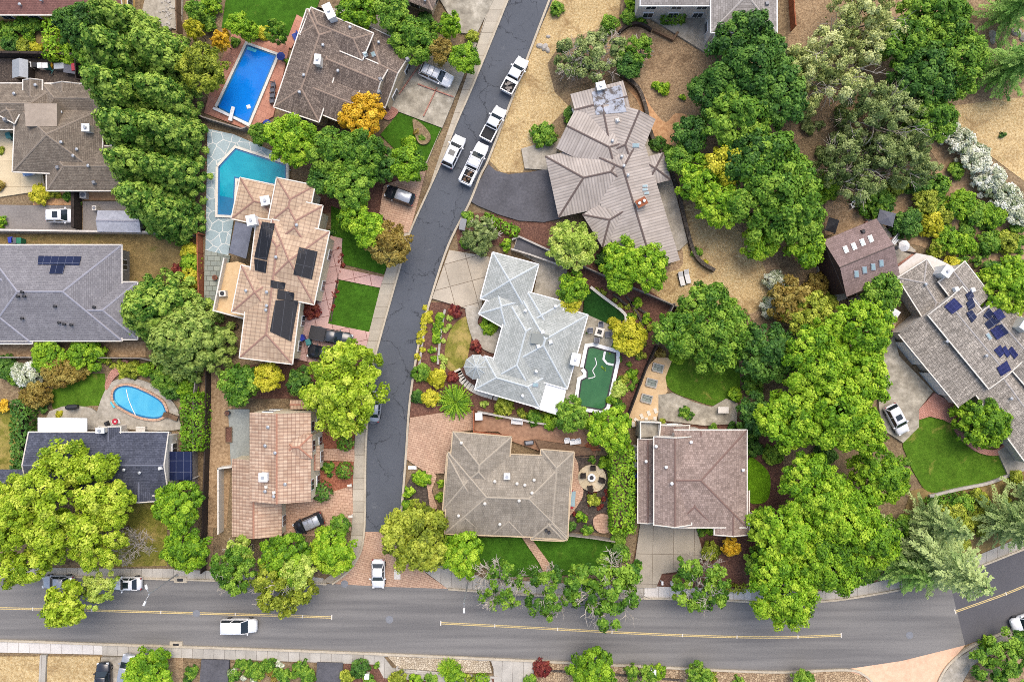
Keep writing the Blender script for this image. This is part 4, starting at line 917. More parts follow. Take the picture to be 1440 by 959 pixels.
def vents(hs, pts, mat='silver'):
    for x, y in pp(pts):
        a, b, z = on_roof(hs, x, y); mb = MB(); mb.disc((a, b), 0.13, z-0.3, z+0.42, 10); mb.disc((a, b), 0.22, z+0.42, z+0.5, 10, r1=0.1); mb.build('vent_pipe', MT[mat], hs.roof) if False else _child(mb, 'vent_pipe', MT[mat], hs.roof, hs.root)
def hoods(hs, pts, mat='grey', s=0.55):
    for x, y in pp(pts):
        a, b, z = on_roof(hs, x, y); mb = MB(); mb.box((a, b, z+0.1), (s, s, 0.5), 0.3, 0, 0.7); _child(mb, 'roof_vent', MT[mat], hs.roof, hs.root)
def drape(hs, quad, lift, n=6, thick=0.06):
    """a panel that follows the roof below it"""
    q = pp(quad); mb = MB(); G_ = []
    for i in range(n+1):
        for j in range(n+1):
            s, t = i/n, j/n; x = (q[0][0]*(1-s)+q[1][0]*s)*(1-t)+(q[3][0]*(1-s)+q[2][0]*s)*t; y = (q[0][1]*(1-s)+q[1][1]*s)*(1-t)+(q[3][1]*(1-s)+q[2][1]*s)*t
            a = on_roof(hs, x, y); G_.append((a[0], a[1], a[2]+lift))
    m = n+1; k = m*m; low = [(x, y, z-thick) for x, y, z in G_]
    fs = [[i*m+j, i*m+j+1, (i+1)*m+j+1, (i+1)*m+j] for i in range(n) for j in range(n)]
    a0 = Vector(G_[m])-Vector(G_[0]); b0 = Vector(G_[1])-Vector(G_[0])
    if a0.cross(b0).z > 0: fs = [f[::-1] for f in fs]
    bd = [i*m for i in range(n)]+[n*m+j for j in range(n)]+[(n-i)*m+n for i in range(n)]+[n-j for j in range(n)]
    mb.mesh(G_+low, fs+[[bd[i], bd[(i+1) % len(bd)], k+bd[(i+1) % len(bd)], k+bd[i]] for i in range(len(bd))]); return mb
def panels(hs, quads, mat='solar', name='solar_panel', lift=0.14, n=2):
    for q in quads: drape(hs, q, lift, n).build(name, MT[mat], hs.root, uv=True)
def skylights(hs, cen, w, l, ang, dome=False):
    u = (math.cos(ang), math.sin(ang)); v = (-u[1], u[0])
    for x, y in pp(cen):
        def Q(k): return ' '.join('%f,%f' % (x+u[0]*a*w*k+v[0]*b*l*k, y+u[1]*a*w*k+v[1]*b*l*k) for a, b in ((-.5, -.5), (.5, -.5), (.5, .5), (-.5, .5)))
        f = drape(hs, Q(1.25), 0.12, 2, 0.2).build('skylight', MT['silver'], hs.root); _child(drape(hs, Q(0.95), 0.17, 2, 0.06), 'pane', MT['glass_sky'], f, hs.root)

# 1 brown shingle house, upper left
h = house('shingle_house', 'grey brown shingle house beside the row of redwoods, cream driveway at its left', [
    (-30, 150, 84, 150, 64, 'gh', 2.9, 0.42), (60, 142, 158, 142, 47, 'hh', 3.0, 0.5), (84, 150, 80, 244, 124, 'hh', 3.1, 0.42), (66, 237, 190, 237, 62, 'hh', 2.9, 0.42),
    (46, 113, 46, 150, 26, 'gh', 3.3, 0.42), (92, 118, 92, 150, 38, 'gh', 3.0, 0.4), (2, 150, 26, 163, 24, 'hh', 3.6, 0.4)], 'brownshingle', 'brown', MT['stucco_tan'], gutter=MT['offwhite'])
flat(h, 'flat_roof', M_noise('flat_roof_felt', [(0.3, C(162, 148, 132)), (0.7, C(176, 162, 146))], 2), '34,146 80,146 80,178 36,178', 5.0, 1.6)
chimney(h, 127, 183, 0.9, 0.9, 1.0); vents(h, '88,159 88,201 110,211 105,220 126,234 52,121 22,133'); hoods(h, '82,236 163,236 133,257 140,150 8,169')
# 2 red brown roof and yellow walls at the top left edge
h = house('shingle_house', 'house with red brown shingle roof and yellow walls at the top left corner', [(-60, -24, 174, -24, 90, 'gg', 3.0, 0.35)], 'redshingle', 'brown', MT['stucco_yellow'], gutter=MT['offwhite'], over=0.5)
vents(h, '60,2 30,8')
# 3 shake roof with the blue pool
h = house('shake_house', 'house with brown wood shake roof between the blue pool and the stained driveway', [
    (463, 24, 417, 161, 66, 'hh', 4.6, 0.4), (430, 30, 517, 66, 40, 'hh', 4.7, 0.4), (440, 78, 537, 119, 48, 'hg', 4.4, 0.4), (418, 118, 498, 150, 54, 'hg', 4.3, 0.4),
    (496, 78, 562, 110, 92, 'hg', 2.9, 0.36)], 'shake', 'shake', MT['stucco_tan'], gutter=MT['offwhite'])
chimney(h, 467, 24, 1.0, 1.9, 1.6, 0.45, 'white'); chimney(h, 450, 89, 0.7, 1.2, 1.2, -0.1, 'offwhite'); vents(h, '455,65 428,107 476,101 422,131 493,40 533,61')
skylights(h, '514,77 525,77', 5, 6, -0.4); hoods(h, '535,112 533,130 573,84')
# 4 pink tiled house
h = house('tiled_house', 'two storey pink tiled house with black pool heating mats and a teal pool behind', [
    (398, 312, 374, 507, 74, 'hh', 5.6, 0.34), (372, 360, 452, 377, 104, 'hh', 5.8, 0.34), (425, 284, 411, 350, 58, 'hh', 5.7, 0.36), (416, 256, 403, 320, 54, 'hh', 5.5, 0.36),
    (332, 279, 402, 294, 58, 'hh', 3.4, 0.32), (333, 406, 392, 418, 66, 'hh', 5.5, 0.36), (345, 478, 385, 486, 46, 'hh', 5.4, 0.34)], 'pinktile', 'pink', MT['cream'], gutter=MT['offwhite'], over=0.55)
panels(h, ['369,312 387,315 376,366 358,362', '358,364 376,368 374,384 359,380', '421,348 447,354 439,393 413,386', '381,394 402,398 400,408 381,404', '391,407 414,412 413,424 390,420', '388,422 420,423 410,480 380,466'], 'solar_mat', 'pool_heating_mat', 0.16, 5)
chimney(h, 376, 284, 1.1, 1.1, 0.8, 0.2, 'white'); chimney(h, 358, 312, 1.1, 1.2, 1.2, 0.2, 'white'); vents(h, '389,362 376,411 347,409 376,430 375,436 418,317')
flat(h, 'flat_roof', M_noise('grey_awning', [(0.3, C(104, 108, 120)), (0.7, C(120, 124, 136))], 2), '331,311 355,318 346,364 322,356', 3.2)
flat(h, 'balcony_deck', G['tan_deck'], '334,368 346,372 334,400 332,440 350,444 348,448 305,438 318,370', 2.9, z0=0.0)
mb = MB(); mb.strip([W(x, y, 2.9) for x, y in pp('319,364 304,437 349,449')], 0.18, 2.9, 3.9); mb.build('balcony_wall', MT['offwhite'], h.root)
# 5 blue grey shingle
h = house('shingle_house', 'house with blue grey shingle roof and small black solar array below the redwood row', [
    (-25, 412, 171, 412, 134, 'hh', 3.0, 0.38), (90, 437, 193, 437, 80, 'hh', 2.95, 0.38), (-70, 446, 45, 446, 74, 'gh', 2.9, 0.38), (-60, 394, 24, 394, 34, 'gh', 3.6, 0.5)], 'bluegrey', 'blue', MT['grey_wall'], gutter=MT['offwhite'])
panels(h, ['55,360 115,361 112,373 54,372', '73,373 92,373 89,385 70,385']); vents(h, '79,431 134,432 33,448 27,417 36,417 33,411 85,454 92,456 102,457', 'dark')
# 6 dark slate
h = house('slate_house', 'house with dark slate grey roof beside the kidney shaped pool', [
    (40, 652, 237, 652, 88, 'gg', 3.1, 0.3), (198, 630, 198, 705, 42, 'gg', 3.0, 0.3), (154, 600, 154, 650, 30, 'gg', 3.1, 0.22)], 'slate', 'slate', MT['stucco_pale'], gutter=MT['offwhite'], gable=MT['stucco_pale'])
flat(h, 'patio_cover', MT['white'], '53,587 122,588 122,608 53,607', 2.8)
chimney(h, 147, 604, 1.0, 0.6, 1.0, 0, 'offwhite'); vents(h, '176,660 198,664'); hoods(h, '226,658', 'white', 0.5)
mb = MB()
for x, y in pp('239,636 268,636 268,674 239,674'): a, b = W(x, y, 2.6); mb.box((a, b, 1.25), (0.14, 0.14, 2.5))
c = mb.build('carport_frame', MT['offwhite'], h.root); flat(h, 'solar_canopy', MT['solar'], '237,635 270,635 270,675 237,675', 2.75)
# 7 terracotta
h = house('tiled_house', 'terracotta barrel tiled house with cream walls facing the dark side street', [
    (394, 580, 394, 705, 86, 'gg', 5.7, 0.36), (361, 645, 361, 754, 70, 'gg', 3.1, 0.36), (396, 628, 439, 628, 34, 'hh', 6.1, 0.42), (443, 627, 443, 661, 13, 'gg', 3.2, 0.3),
    (429, 677, 429, 705, 22, 'gg', 3.1, 0.3), (408, 569, 437, 569, 13, 'gg', 3.0, 0.3)], 'terracotta', 'terra', MT['cream'], over=0.25)
chimney(h, 374, 669, 1.0, 1.0, 1.0, 0, 'white'); vents(h, '374,626 388,636 402,680 374,690 386,697 378,600'); hoods(h, '375,684 386,692', 'offwhite', 0.5)
# 8 pale blue grey
h = house('shingle_house', 'pale blue grey shingle house with round turret beside the green pool', [
    (779, 430, 750, 533, 98, 'hh', 2.9, 0.4), (748, 434, 718, 545, 66, 'hh', 2.85, 0.4), (725, 364, 708, 428, 66, 'hh', 2.8, 0.42), (716, 412, 693, 452, 44, 'hh', 2.75, 0.36), (675, 524, 765, 550, 48, 'hh', 2.8, 0.4),
    (768, 418, 754, 470, 54, 'hh', 2.95, 0.38)], 'paleblue', 'pale', MT['stucco_pale'], gutter=MT['white'], capw=0.13)
x, y = W(670, 516, 2.8); mb = MB(); mb.disc((x, y), 1.75, 2.6, 2.8, 10); mb.disc((x, y), 1.75, 2.8, 3.9, 10, r1=0.05); t_ = mb.build('turret_roof', [R['paleblue']], h.root, uv=True)
mb = MB()
for k in range(10):
    a = 2*math.pi*k/10; mb.tube([(x+1.75*math.cos(a), y+1.75*math.sin(a), 2.82), (x, y, 3.92)], 0.06, 4)
_child(mb, 'ridge_cap', CAP['pale'], t_, h.root); mb = MB(); mb.disc((x, y), 1.4, -0.1, 2.62, 10); mb.build('turret_wall', MT['stucco_pale'], h.root)
flat(h, 'patio_cover', MT['white'], '769,532 798,540 788,585 752,574', 2.7)
x, y, z = on_roof(h, 759, 477); mb = MB(); mb.box((x, y, z-0.05), (2.3, 1.4, 0.5), -0.13); mb.build('flat_roof', R['paleblue'], h.root)
chimney(h, 808, 505, 1.1, 1.5, 1.3, -0.2, 'white'); skylights(h, '753,541', 7, 5, 0.1); hoods(h, '763,467 774,481 757,487', 'white', 0.6); vents(h, '735,556 754,522 739,437 781,431', 'white')
# 9 tan tile
h = house('tiled_house', 'tan concrete tiled house with many hips between brick driveway and fire pit patio', [
    (628, 693, 800, 699, 114, 'hh', 2.95, 0.36), (678, 611, 670, 702, 82, 'hh', 3.0, 0.36), (626, 678, 680, 682, 78, 'hh', 2.9, 0.34), (656, 702, 654, 750, 54, 'hh', 2.85, 0.36), (717, 705, 714, 753, 44, 'hh', 2.9, 0.38),
    (772, 712, 770, 759, 46, 'hh', 2.85, 0.38), (784, 634, 774, 757, 46, 'hh', 2.9, 0.36)], 'tan', 'tan', MT['stucco_tan'], gutter=MT['stucco_tan'])
chimney(h, 713, 668, 0.7, 0.7, 0.8, 0, 'offwhite'); vents(h, '751,674 727,679 738,681 682,707 730,703 696,676 649,622 748,692 645,724 703,736', 'offwhite'); hoods(h, '768,745 772,748', 'dark', 0.45)
# 10 pinkish brown
h = house('tiled_house', 'two storey pinkish brown tiled house with white gutters by the jointed driveway', [
    (948, 673, 1050, 673, 136, 'gh', 5.1, 0.2), (946, 614, 946, 738, 52, 'gg', 5.2, 0.5), (975, 640, 975, 741, 60, 'gh', 5.0, 0.24), (910, 617, 910, 735, 25, 'gg', 3.1, 0.3), (1029, 690, 1029, 752, 48, 'gg', 4.7, 0.3), (948, 598, 948, 650, 42, 'gg', 3.2, 0.3), (985, 606, 985, 640, 22, 'gg', 5.0, 0.2)],
    'pinkbrown', 'pinkb', MT['stucco_pale'], gutter=MT['offwhite'], gable=MT['stucco_pale'])
vents(h, '971,621 922,627 936,656 908,648 944,679 1044,660 1052,734', 'white'); flat(h, 'upper_deck', G['conc_stain'], '899,594 925,593 925,614 899,615', 3.0, z0=0.0)
mb = MB(); mb.strip([W(x, y, 3.0) for x, y in pp('925,617 927,593 899,592 899,616')], 0.15, 3.0, 4.0); mb.build('deck_wall', MT['offwhite'], h.root)
# 11 ribbed grey tile
h = house('tiled_house', 'sprawling house with ribbed grey tile roof at the end of the curved asphalt driveway', [
    (862, 200, 916, 378, 84, 'hg', 3.4, 0.3), (776, 263, 900, 236, 88, 'hh', 3.1, 0.34), (796, 180, 884, 224, 64, 'gh', 3.5, 0.3), (898, 158, 868, 230, 52, 'gh', 3.6, 0.3), (808, 156, 882, 137, 48, 'gg', 3.3, 0.14), (846, 150, 858, 212, 62, 'gg', 3.35, 0.2),
    (833, 325, 900, 284, 54, 'hh', 3.2, 0.34), (872, 352, 920, 322, 42, 'hh', 3.2, 0.34), (903, 243, 938, 234, 40, 'hh', 3.0, 0.34)], 'ribbed', 'dark', MT['stucco_tan'], over=0.5, capw=0.14)
panels(h, ['832,130 873,120 881,158 838,162'], 'peel', 'peeling_membrane', 0.08, 4)
chimney(h, 844, 124, 1.1, 0.9, 0.8, 0.25, 'offwhite'); chimney(h, 900, 287, 1.3, 0.9, 1.1, 0.5, 'offwhite', 'redwood', flue=2)
skylights(h, '894,205', 8, 5, 0.0); skylights(h, '907,262 907,267 909,272', 6, 3, -0.1); vents(h, '874,221 877,234 883,247 861,199 868,171'); hoods(h, '868,170', 'offwhite', 0.7)
# 12 white house at the top
h = house('shingle_house', 'white walled house with light grey shingle roof at the top edge', [(1046, -80, 1046, 46, 92, 'hh', 5.4, 0.3), (900, -30, 1010, -30, 76, 'gg', 5.2, 0.25)], 'greyshingle', 'greyc', MT['stucco_pale'], gutter=MT['white'])
flat(h, 'balcony', MT['stucco_pale'], '1003,37 1040,37 1038,47 1020,58 1008,66 1003,66', 3.0, z0=0.0); vents(h, '1073,20'); hoods(h, '1078,6', 'grey')
mb = MB(); mb.strip([W(x, y, 3.0) for x, y in pp('1039,39 1037,48 1004,67 1003,38')], 0.16, 3.0, 4.0); mb.build('balcony_wall', MT['white'], h.root)
# 13 barn
h = house('barn', 'brown gabled barn with two rows of skylights on its reddish roof', [(1174, 378, 1249, 347, 86, 'gg', 5.0, 0.36)], 'barn', 'dark', MT['brown_wall'], cat='barn', win=False, capw=0.08)
skylights(h, '1189,351 1200.5,346.5 1212.5,341 1224,336', 5, 8, -0.39); skylights(h, '1204,385.5 1215.5,380 1227.5,375.5 1239,370.5', 5, 8, -0.1); hoods(h, '1213,326', 'dark')
# 14 grey shake house on the right
U = math.atan2(122, 85)
h = house('shake_house', 'long grey wood shake house with scattered blue solar panels at the right edge', [
    (1329, 423, 1415, 527, 62, 'gg', 4.6, 0.12), (1302, 439, 1386, 541, 98, 'gg', 3.2, 0.2), (1283, 378, 1326, 446, 48, 'hh', 3.4, 0.26), (1338, 382, 1375, 430, 46, 'gg', 4.2, 0.2), (1392, 512, 1480, 632, 82, 'gg', 3.6, 0.16), (1385, 432, 1470, 530, 58, 'gg', 4.4, 0.2)], 'shakegrey', 'greyc', MT['stucco_pale'], gutter=MT['offwhite'], capw=0.1, win=False)
for a, b in (('1264,481', '1290,512'), ('1300,524', '1326,555')):
    p, q = W(*pp(a)[0], 1.3), W(*pp(b)[0], 1.3); t = math.atan2(q[1]-p[1], q[0]-p[0]); mb = MB(); mb.box(((p[0]+q[0])/2, (p[1]+q[1])/2, 1.2), (math.dist(p, q), 0.14, 2.3), t); mb.build('garage_door', MT['white'], h.root)
panels(h, ['1327,431 1341,419 1353,431 1338,442'], 'solar_blue'); panels(h, ['1357,414 1366,408 1369,417 1361,423', '1358,426 1367,419 1371,431 1362,437', '1358,440 1366,436 1373,446 1366,454'])
panels(h, ['1382,444 1390,433 1397,441 1389,449', '1384,455 1394,445 1402,455 1390,463', '1395,442 1404,436 1411,447 1401,456', '1399,458 1408,456 1418,468 1407,474']); panels(h, ['1395,440 1405,433 1413,446 1402,450', '1391,464 1402,458 1412,470 1401,478'], 'solar_blue', lift=0.22)
panels(h, ['1397,492 1406,485 1412,496 1406,503', '1407,491 1413,486 1420,498 1416,503', '1417,493 1422,487 1431,499 1426,505', '1401,517 1415,507 1421,520 1407,529'], 'solar_blue')
flat(h, 'patio_cover', MT['stucco_pale'], '1252,384 1289,356 1310,360 1345,377 1300,380 1264,390', 2.8)
chimney(h, 1323, 383, 1.1, 1.3, 1.4, -0.6, 'white'); chimney(h, 1432, 457, 1.3, 1.6, 1.6, -0.6, 'offwhite'); hoods(h, '1344,407 1367,408', 'white', 0.7); skylights(h, '1390,473', 4, 8, -0.6); vents(h, '1300,400 1330,480 1420,560 1385,500')
# 15, 16 edge roofs
h = house('shingle_house', 'small dark grey roof at the left edge beside the bright green tree', [(-40, 677, 34, 677, 34, 'gg', 2.8, 0.3)], 'slate', 'slate', MT['grey_wall'])
h = house('shingle_house', 'corner of a brown grey roof at the top edge above the hedge trees', [(560, -30, 617, -8, 50, 'hh', 3.0, 0.3)], 'shake', 'shake', MT['stucco_tan']); vents(h, '598,2')
h = house('shed', 'long grey metal roofed shed behind the white parked car', [(137, 311, 198, 312, 30, 'gg', 2.2, 0.25)], 'bluegrey', 'blue', MT['grey_wall'], win=False, cat='shed'); h.roof.data.materials[0] = M_noise('grey_metal_sheet', [(0.3, C(158, 160, 168)), (0.7, C(186, 188, 196))], 2)
# ---------------------------------------------------------------- trees: (x, y, crown radius in ground pixels, height m, leaf colour, label)
RWG = 'row of tall redwoods'
for x, y, r, h_, lf, lb in [
 (212, 66, 38, 14, 'redwood', 'topmost redwood of the row, beside the rubble strewn patio'),
 (206, 108, 42, 15, 'redwood', 'redwood second from the top of the row, leaning over the side yard boxes'),
 (207, 156, 42, 15, 'redwood', 'tall redwood in the row above the lilac sunshade'),
 (228, 210, 42, 15, 'redwood', 'redwood in the row just below the lilac sunshade'),
 (232, 254, 42, 14, 'redwood', 'redwood in the row beside the lower end of the shingle roof'),
 (243, 298, 42, 14, 'redwood', 'lowest redwood of the row, overhanging the grey shed'),
 (250, 100, 36, 12, 'redwood', 'redwood between the row and the olive tree by the blue pool'),
 (256, 155, 36, 12, 'redwood', 'inner redwood left of the terracotta pool deck'),
 (262, 205, 36, 12, 'redwood', 'inner redwood left of the upper flagstone deck'),
 (264, 258, 36, 12, 'redwood', 'inner redwood left of the teal pool'),
 (262, 312, 34, 11, 'redwood', 'inner redwood at the foot of the row beside the red fence')]:
    conifer(x, y, r, h_, 'rw', lf, lb, 'redwood_tree', RWG)
conifer(242, 438, 55, 11, 'rwb', 'redwood', 'broad dark conifer at the right end of the blue grey roof', 'conifer_tree')
conifer(278, 477, 58, 11, 'rwb', 'redwood2', 'broad paler conifer below the darker one, above the kidney pool garden', 'conifer_tree')
for x, y, r, h_, lf, lb in [
 (1283, 772, 62, 17, 'cedar', 'tallest feathery conifer, its tip hanging over the dark asphalt stretch'),
 (1290, 722, 36, 12, 'cedar', 'pale feathery conifer between the bright trees and the fan shaped lawn'),
 (1258, 790, 40, 9, 'cedarbright', 'low feathery conifer at the road edge beside the bright trees'),
 (1392, 724, 45, 14, 'cedar', 'feathery conifer at the right edge above the dark asphalt'),
 (1440, 700, 46, 12, 'cedar', 'feathery conifer cut by the right edge above the road'),
 (1395, 108, 45, 12, 'cedarbright', 'bright feathery conifer above the dry meadow'),
 (1400, 28, 42, 12, 'cedarbright', 'bright feathery conifer in the top right corner')]:
    conifer(x, y, r, h_, 'ced', lf, lb, 'cedar_tree')
T = tree
# upper left
T(116, 38, 34, 9, 'dark', 'dark green tree left of the redwood row below the red brown roof')
T(132, 78, 28, 7, 'green', 'mid green tree tucked against the redwoods above the side yard', cls='b4')
T(286, 92, 34, 8, 'olive', 'olive green tree between the redwoods and the terracotta deck')
T(312, 56, 14, 5, 'yellow', 'small yellow tree beside the upper end of the terracotta deck')
T(274, 42, 14, 5, 'gold', 'small yellow green tree beside the brown fence at the top')
T(336, 38, 17, 5, 'lime', 'lime green tree at the corner of the lawn above the pool')
T(352, 44, 13, 4.5, 'bright', 'bright shrub like tree right of the lime green one by the lawn')
T(276, 16, 15, 4.5, 'green', 'green tree in the garden bed left of the top lawn')
T(388, 45, 18, 6, 'green', 'thin green tree between the pool deck steps and the lawn', cls='s4')
T(505, 10, 30, 6, 'bright', 'bright tree above the white chimney of the shake roof')
T(552, 16, 28, 6, 'green', 'green tree at the top edge right of the bright one')
T(582, 54, 33, 6, 'green', 'wide green tree at the upper right corner of the shake roof')
T(634, 34, 17, 5, 'lime', 'lime green tree beside the bare driveway at the top')
T(621, 72, 19, 5, 'rust', 'rusty brown tree above the white car in the stained driveway')
T(652, 86, 22, 5, 'bright', 'bright tree at the street edge beside the rusty brown one')
T(410, 196, 37, 8, 'lime', 'lime green tree between the shake roof and the teal pool')
T(366, 188, 16, 4, 'green', 'low green tree beside the corner of the terracotta deck')
T(468, 212, 36, 8, 'green', 'green tree below the shake roof, right of the lime tree')
T(508, 214, 34, 8, 'green', 'green tree directly below the yellow autumn tree')
T(508, 166, 33, 7, 'yellow', 'yellow orange autumn tree at the corner of the garage')
T(572, 234, 27, 5, 'bright', 'bright rounded tree below the mown lawn with the flower bed')
T(540, 232, 22, 5.5, 'dark', 'dark green tree left of the bright rounded one by the lawn')
T(492, 262, 36, 8, 'green', 'green tree above the lawn strip of the pink house')
T(455, 256, 22, 6, 'dark', 'dark tree touching the upper right of the pink tiled roof')
T(500, 300, 24, 7, 'bright', 'bright tree left of the brick parking pad')
T(518, 322, 27, 7, 'lime', 'lime tree overhanging the lawn strip by the brick pad')
T(548, 340, 32, 6.5, 'rust', 'brownish olive tree at the street below the brick pad')
# street and lower left
T(488, 545, 60, 9.5, 'feather', 'big yellow green street tree spreading over the dark side street')
T(338, 540, 30, 6, 'green', 'green tree at the top of the dirt track below the pink roof')
T(377, 532, 21, 5, 'gold', 'yellow green tree below the lower edge of the pink roof')
T(424, 536, 20, 5, 'dark', 'small dark tree left of the big yellow green street tree')
T(96, 704, 74, 12, 'feather', 'big lime green tree overhanging the dark slate roof', cls='f6')
T(28, 762, 60, 12, 'feather', 'big lime green tree at the left edge above the main road', cls='f6')
T(92, 850, 30, 10, 'feather', 'bright tree hanging over the main road and a hidden car')
T(140, 760, 40, 10, 'feather', 'bright tree between the slate roof and the sidewalk', cls='f6')
T(162, 705, 26, 8, 'feather', 'smaller lime green tree at the lower edge of the slate roof')
T(15, 700, 30, 8, 'feather', 'bright tree over the small roof at the left edge')
T(250, 712, 36, 7, 'bright', 'bright dense tree below the solar canopy')
T(262, 768, 34, 7, 'bright', 'bright dense tree beside the street lamp with two arms')
T(186, 770, 30, 5, None, 'bare twiggy tree on the yellowing yard', cls='b25', limb='bare', bark='bark_pale')
T(140, 828, 26, 7, 'pale', 'thin wispy tree over the road beside the white sedan', cls='s4')
T(328, 800, 36, 7.5, 'green', 'green tree with bare twigs at the lower end of the dirt track', cls='w4', limb='street', bark='bark_pale')
T(338, 776, 21, 6, 'pale', 'pale blossoming tree beside the lower left of the terracotta roof')
T(400, 786, 37, 7, 'bright', 'bright tree below the pinkish paved driveway')
T(468, 773, 34, 6, 'lime', 'lime tree at the curve of the corner sidewalk')
T(398, 828, 42, 8, 'olive', 'olive tree with bare twigs hanging over the road by the yellow line', cls='w4', limb='street', bark='bark_pale')
T(420, 800, 26, 7, 'pale', 'pale yellow crown in the middle of the corner tree group')
T(478, 740, 15, 3.5, 'green', 'dark green shrub tree right of the parked black car')
# corner and street trees
T(586, 756, 48, 8, 'olive', 'olive tree at the corner of the brick crossing')
T(648, 780, 33, 6, 'lime', 'lime tree at the lower left corner of the tan roof')
T(704, 826, 42, 8.5, 'green', 'nearly bare pale twigged street tree beside the slim lamp', cls='x4', limb='bare', bark='bark_pale')
T(776, 832, 38, 8, 'green', 'street tree with bare pale branches below the narrow brick path', cls='s4', limb='street', bark='bark_pale')
T(856, 826, 52, 8.5, 'green', 'largest street tree with bare pale branches by the jointed driveway', cls='s4', limb='street', bark='bark_pale')
T(986, 824, 44, 8, 'green', 'street tree with pale branches right of the jointed driveway', cls='s4', limb='street', bark='bark_pale')
T(1030, 768, 13, 3.5, 'yellow', 'small yellow tree at the lower right corner of the pinkish brown roof')
# centre
T(676, 331, 27, 3.2, 'grey', 'round grey green ornamental tree in the corner bed above the slab driveway', cls='w4', limb='wisp', bark='bark_pale')
T(806, 342, 35, 7, 'pale', 'pale lime tree in front of the ribbed grey roof')
T(878, 364, 29, 7, 'lime', 'upper left one of two lime trees at the lower end of the ribbed roof')
T(908, 378, 33, 7.5, 'lime', 'right one of two lime trees at the lower end of the ribbed roof')
T(872, 396, 22, 6, 'bright', 'bright low tree below the two lime trees on the mulch slope')
T(808, 402, 22, 5, 'bright', 'bright tree above the yellow shrub behind the pale blue roof')
T(802, 426, 18, 3.5, 'gold', 'golden yellow shrub tree touching the pale blue roof')
T(884, 478, 26, 4.5, 'gold', 'yellow green tree between the round fire table patio and the long fence')
T(806, 582, 24, 5, 'green', 'dark round tree at the lower corner of the green pool')
T(857, 606, 33, 6, 'lime', 'lime tree above the clipped tall hedge')
# upper middle
T(806, 82, 30, 5, 'grey', 'left twiggy grey green tree on the dry verge', cls='s4', limb='street', bark='bark_pale')
T(842, 76, 38, 5.5, 'grey', 'widest twiggy grey green tree on the dry verge', cls='s4', limb='street', bark='bark_pale')
T(896, 70, 24, 5, 'green', 'twiggy tree beside the curved dark retaining wall', cls='s4', limb='wisp', bark='bark_pale')
T(884, 96, 20, 4, 'dark', 'small dark tree above the stacked stone wall')
# right forest
T(1052, 88, 62, 11, 'dark', 'big dark oak below the white house')
T(1090, 135, 46, 10, 'dark', 'dark oak right of the big one, beside the pale oak')
T(1040, 160, 48, 10, 'green', 'dark green oak in the middle of the straw hillside')
T(1004, 130, 34, 8, 'dark', 'dark oak at the left rim of the oak wood')
T(972, 188, 28, 6, 'dark', 'low dark tree beside the orange clay slope')
T(955, 228, 22, 5, 'green', 'low tree against the terrace behind the ribbed roof')
T(1086, 262, 68, 11, 'green', 'big green oak left of the barn')
T(1055, 228, 40, 10, 'dark', 'dark oak above the big green one left of the barn')
T(1120, 300, 40, 9, 'green', 'green oak between the big oak and the barn yard')
T(986, 250, 30, 7, 'lime', 'lime tree standing on the dry grass behind the terrace')
T(1020, 232, 30, 8, 'gold', 'yellow green tree between the lime tree and the oaks')
T(1016, 285, 34, 8, 'lime', 'lime tree at the edge of the sunburnt grass')
T(1072, 338, 25, 6, 'lime', 'lime tree at the lower edge of the oak group by the grass')
T(1132, 345, 31, 6, 'bright', 'bright round tree left of the brown barn')
T(1120, 112, 52, 9, 'oakpale', 'pale oak right of the dark oaks', cls='o6', limb='oak', bark='bark_pale')
T(1178, 90, 62, 9.5, 'oakpale', 'big pale oak with showing limbs at the top', cls='o6', limb='oak', bark='bark_pale')
T(1212, 30, 56, 9, 'oakpale', 'pale oak at the top edge', cls='o6', limb='oak', bark='bark_pale')
T(1240, 170, 58, 9.5, 'grey', 'grey green oak with twisted pale limbs in the middle of the wood', cls='o6', limb='oak', bark='bark_pale')
T(1200, 235, 56, 9, 'grey', 'grey green oak with pale limbs above the barn', cls='o6', limb='oak', bark='bark_pale')
T(1275, 225, 42, 8, 'grey', 'grey green oak beside the white flowering shrubs', cls='o6', limb='oak', bark='bark_pale')
T(1318, 20, 46, 9, 'green', 'green tree at the top edge between the pale oak and the feathery conifer')
T(1340, 82, 50, 9, 'green', 'green tree left of the feathery conifer above the meadow')
T(1300, 110, 42, 9, 'dark', 'dark tree between the oaks and the green tree by the meadow')
T(1312, 165, 34, 8, 'green', 'green tree at the top end of the white flowering shrubs')
T(1270, 62, 36, 8, 'green', 'green tree behind the pale oak at the top')
T(1239, 408, 30, 6.5, 'green', 'round clipped green tree between the barn and the grey shake roof')
T(1420, 404, 38, 7, 'lime', 'lime tree at the right edge above the grey shake roof')
T(1000, 458, 56, 9, 'green', 'wide green tree above the round lawn')
T(946, 466, 30, 7, 'green', 'green tree at the left side of the wide green tree')
T(1080, 492, 44, 8, 'dark', 'dark bluish green tree right of the round lawn')
T(1115, 420, 30, 6, 'rust', 'brown green tree below the bright round tree by the barn')
T(1140, 448, 34, 7, 'olive', 'olive tree at the upper left of the bright tree mass')
T(1205, 472, 52, 11, 'lime', 'lime tree at the top of the bright tree mass beside the driveway')
T(1150, 512, 50, 11, 'lime', 'lime tree of the bright mass next to the dark bluish green tree')
T(1206, 530, 42, 11, 'lime', 'lime tree of the bright mass reaching towards the white car')
T(1168, 580, 60, 12, 'lime', 'central tall lime tree of the bright tree mass')
T(1110, 592, 42, 10, 'lime', 'lime tree at the left bulge of the bright mass beside the house')
T(1206, 606, 37, 11, 'lime', 'lime tree of the bright mass below the white car')
T(1240, 668, 39, 9, 'bright', 'deeper green tree of the mass beside the fan shaped lawn')
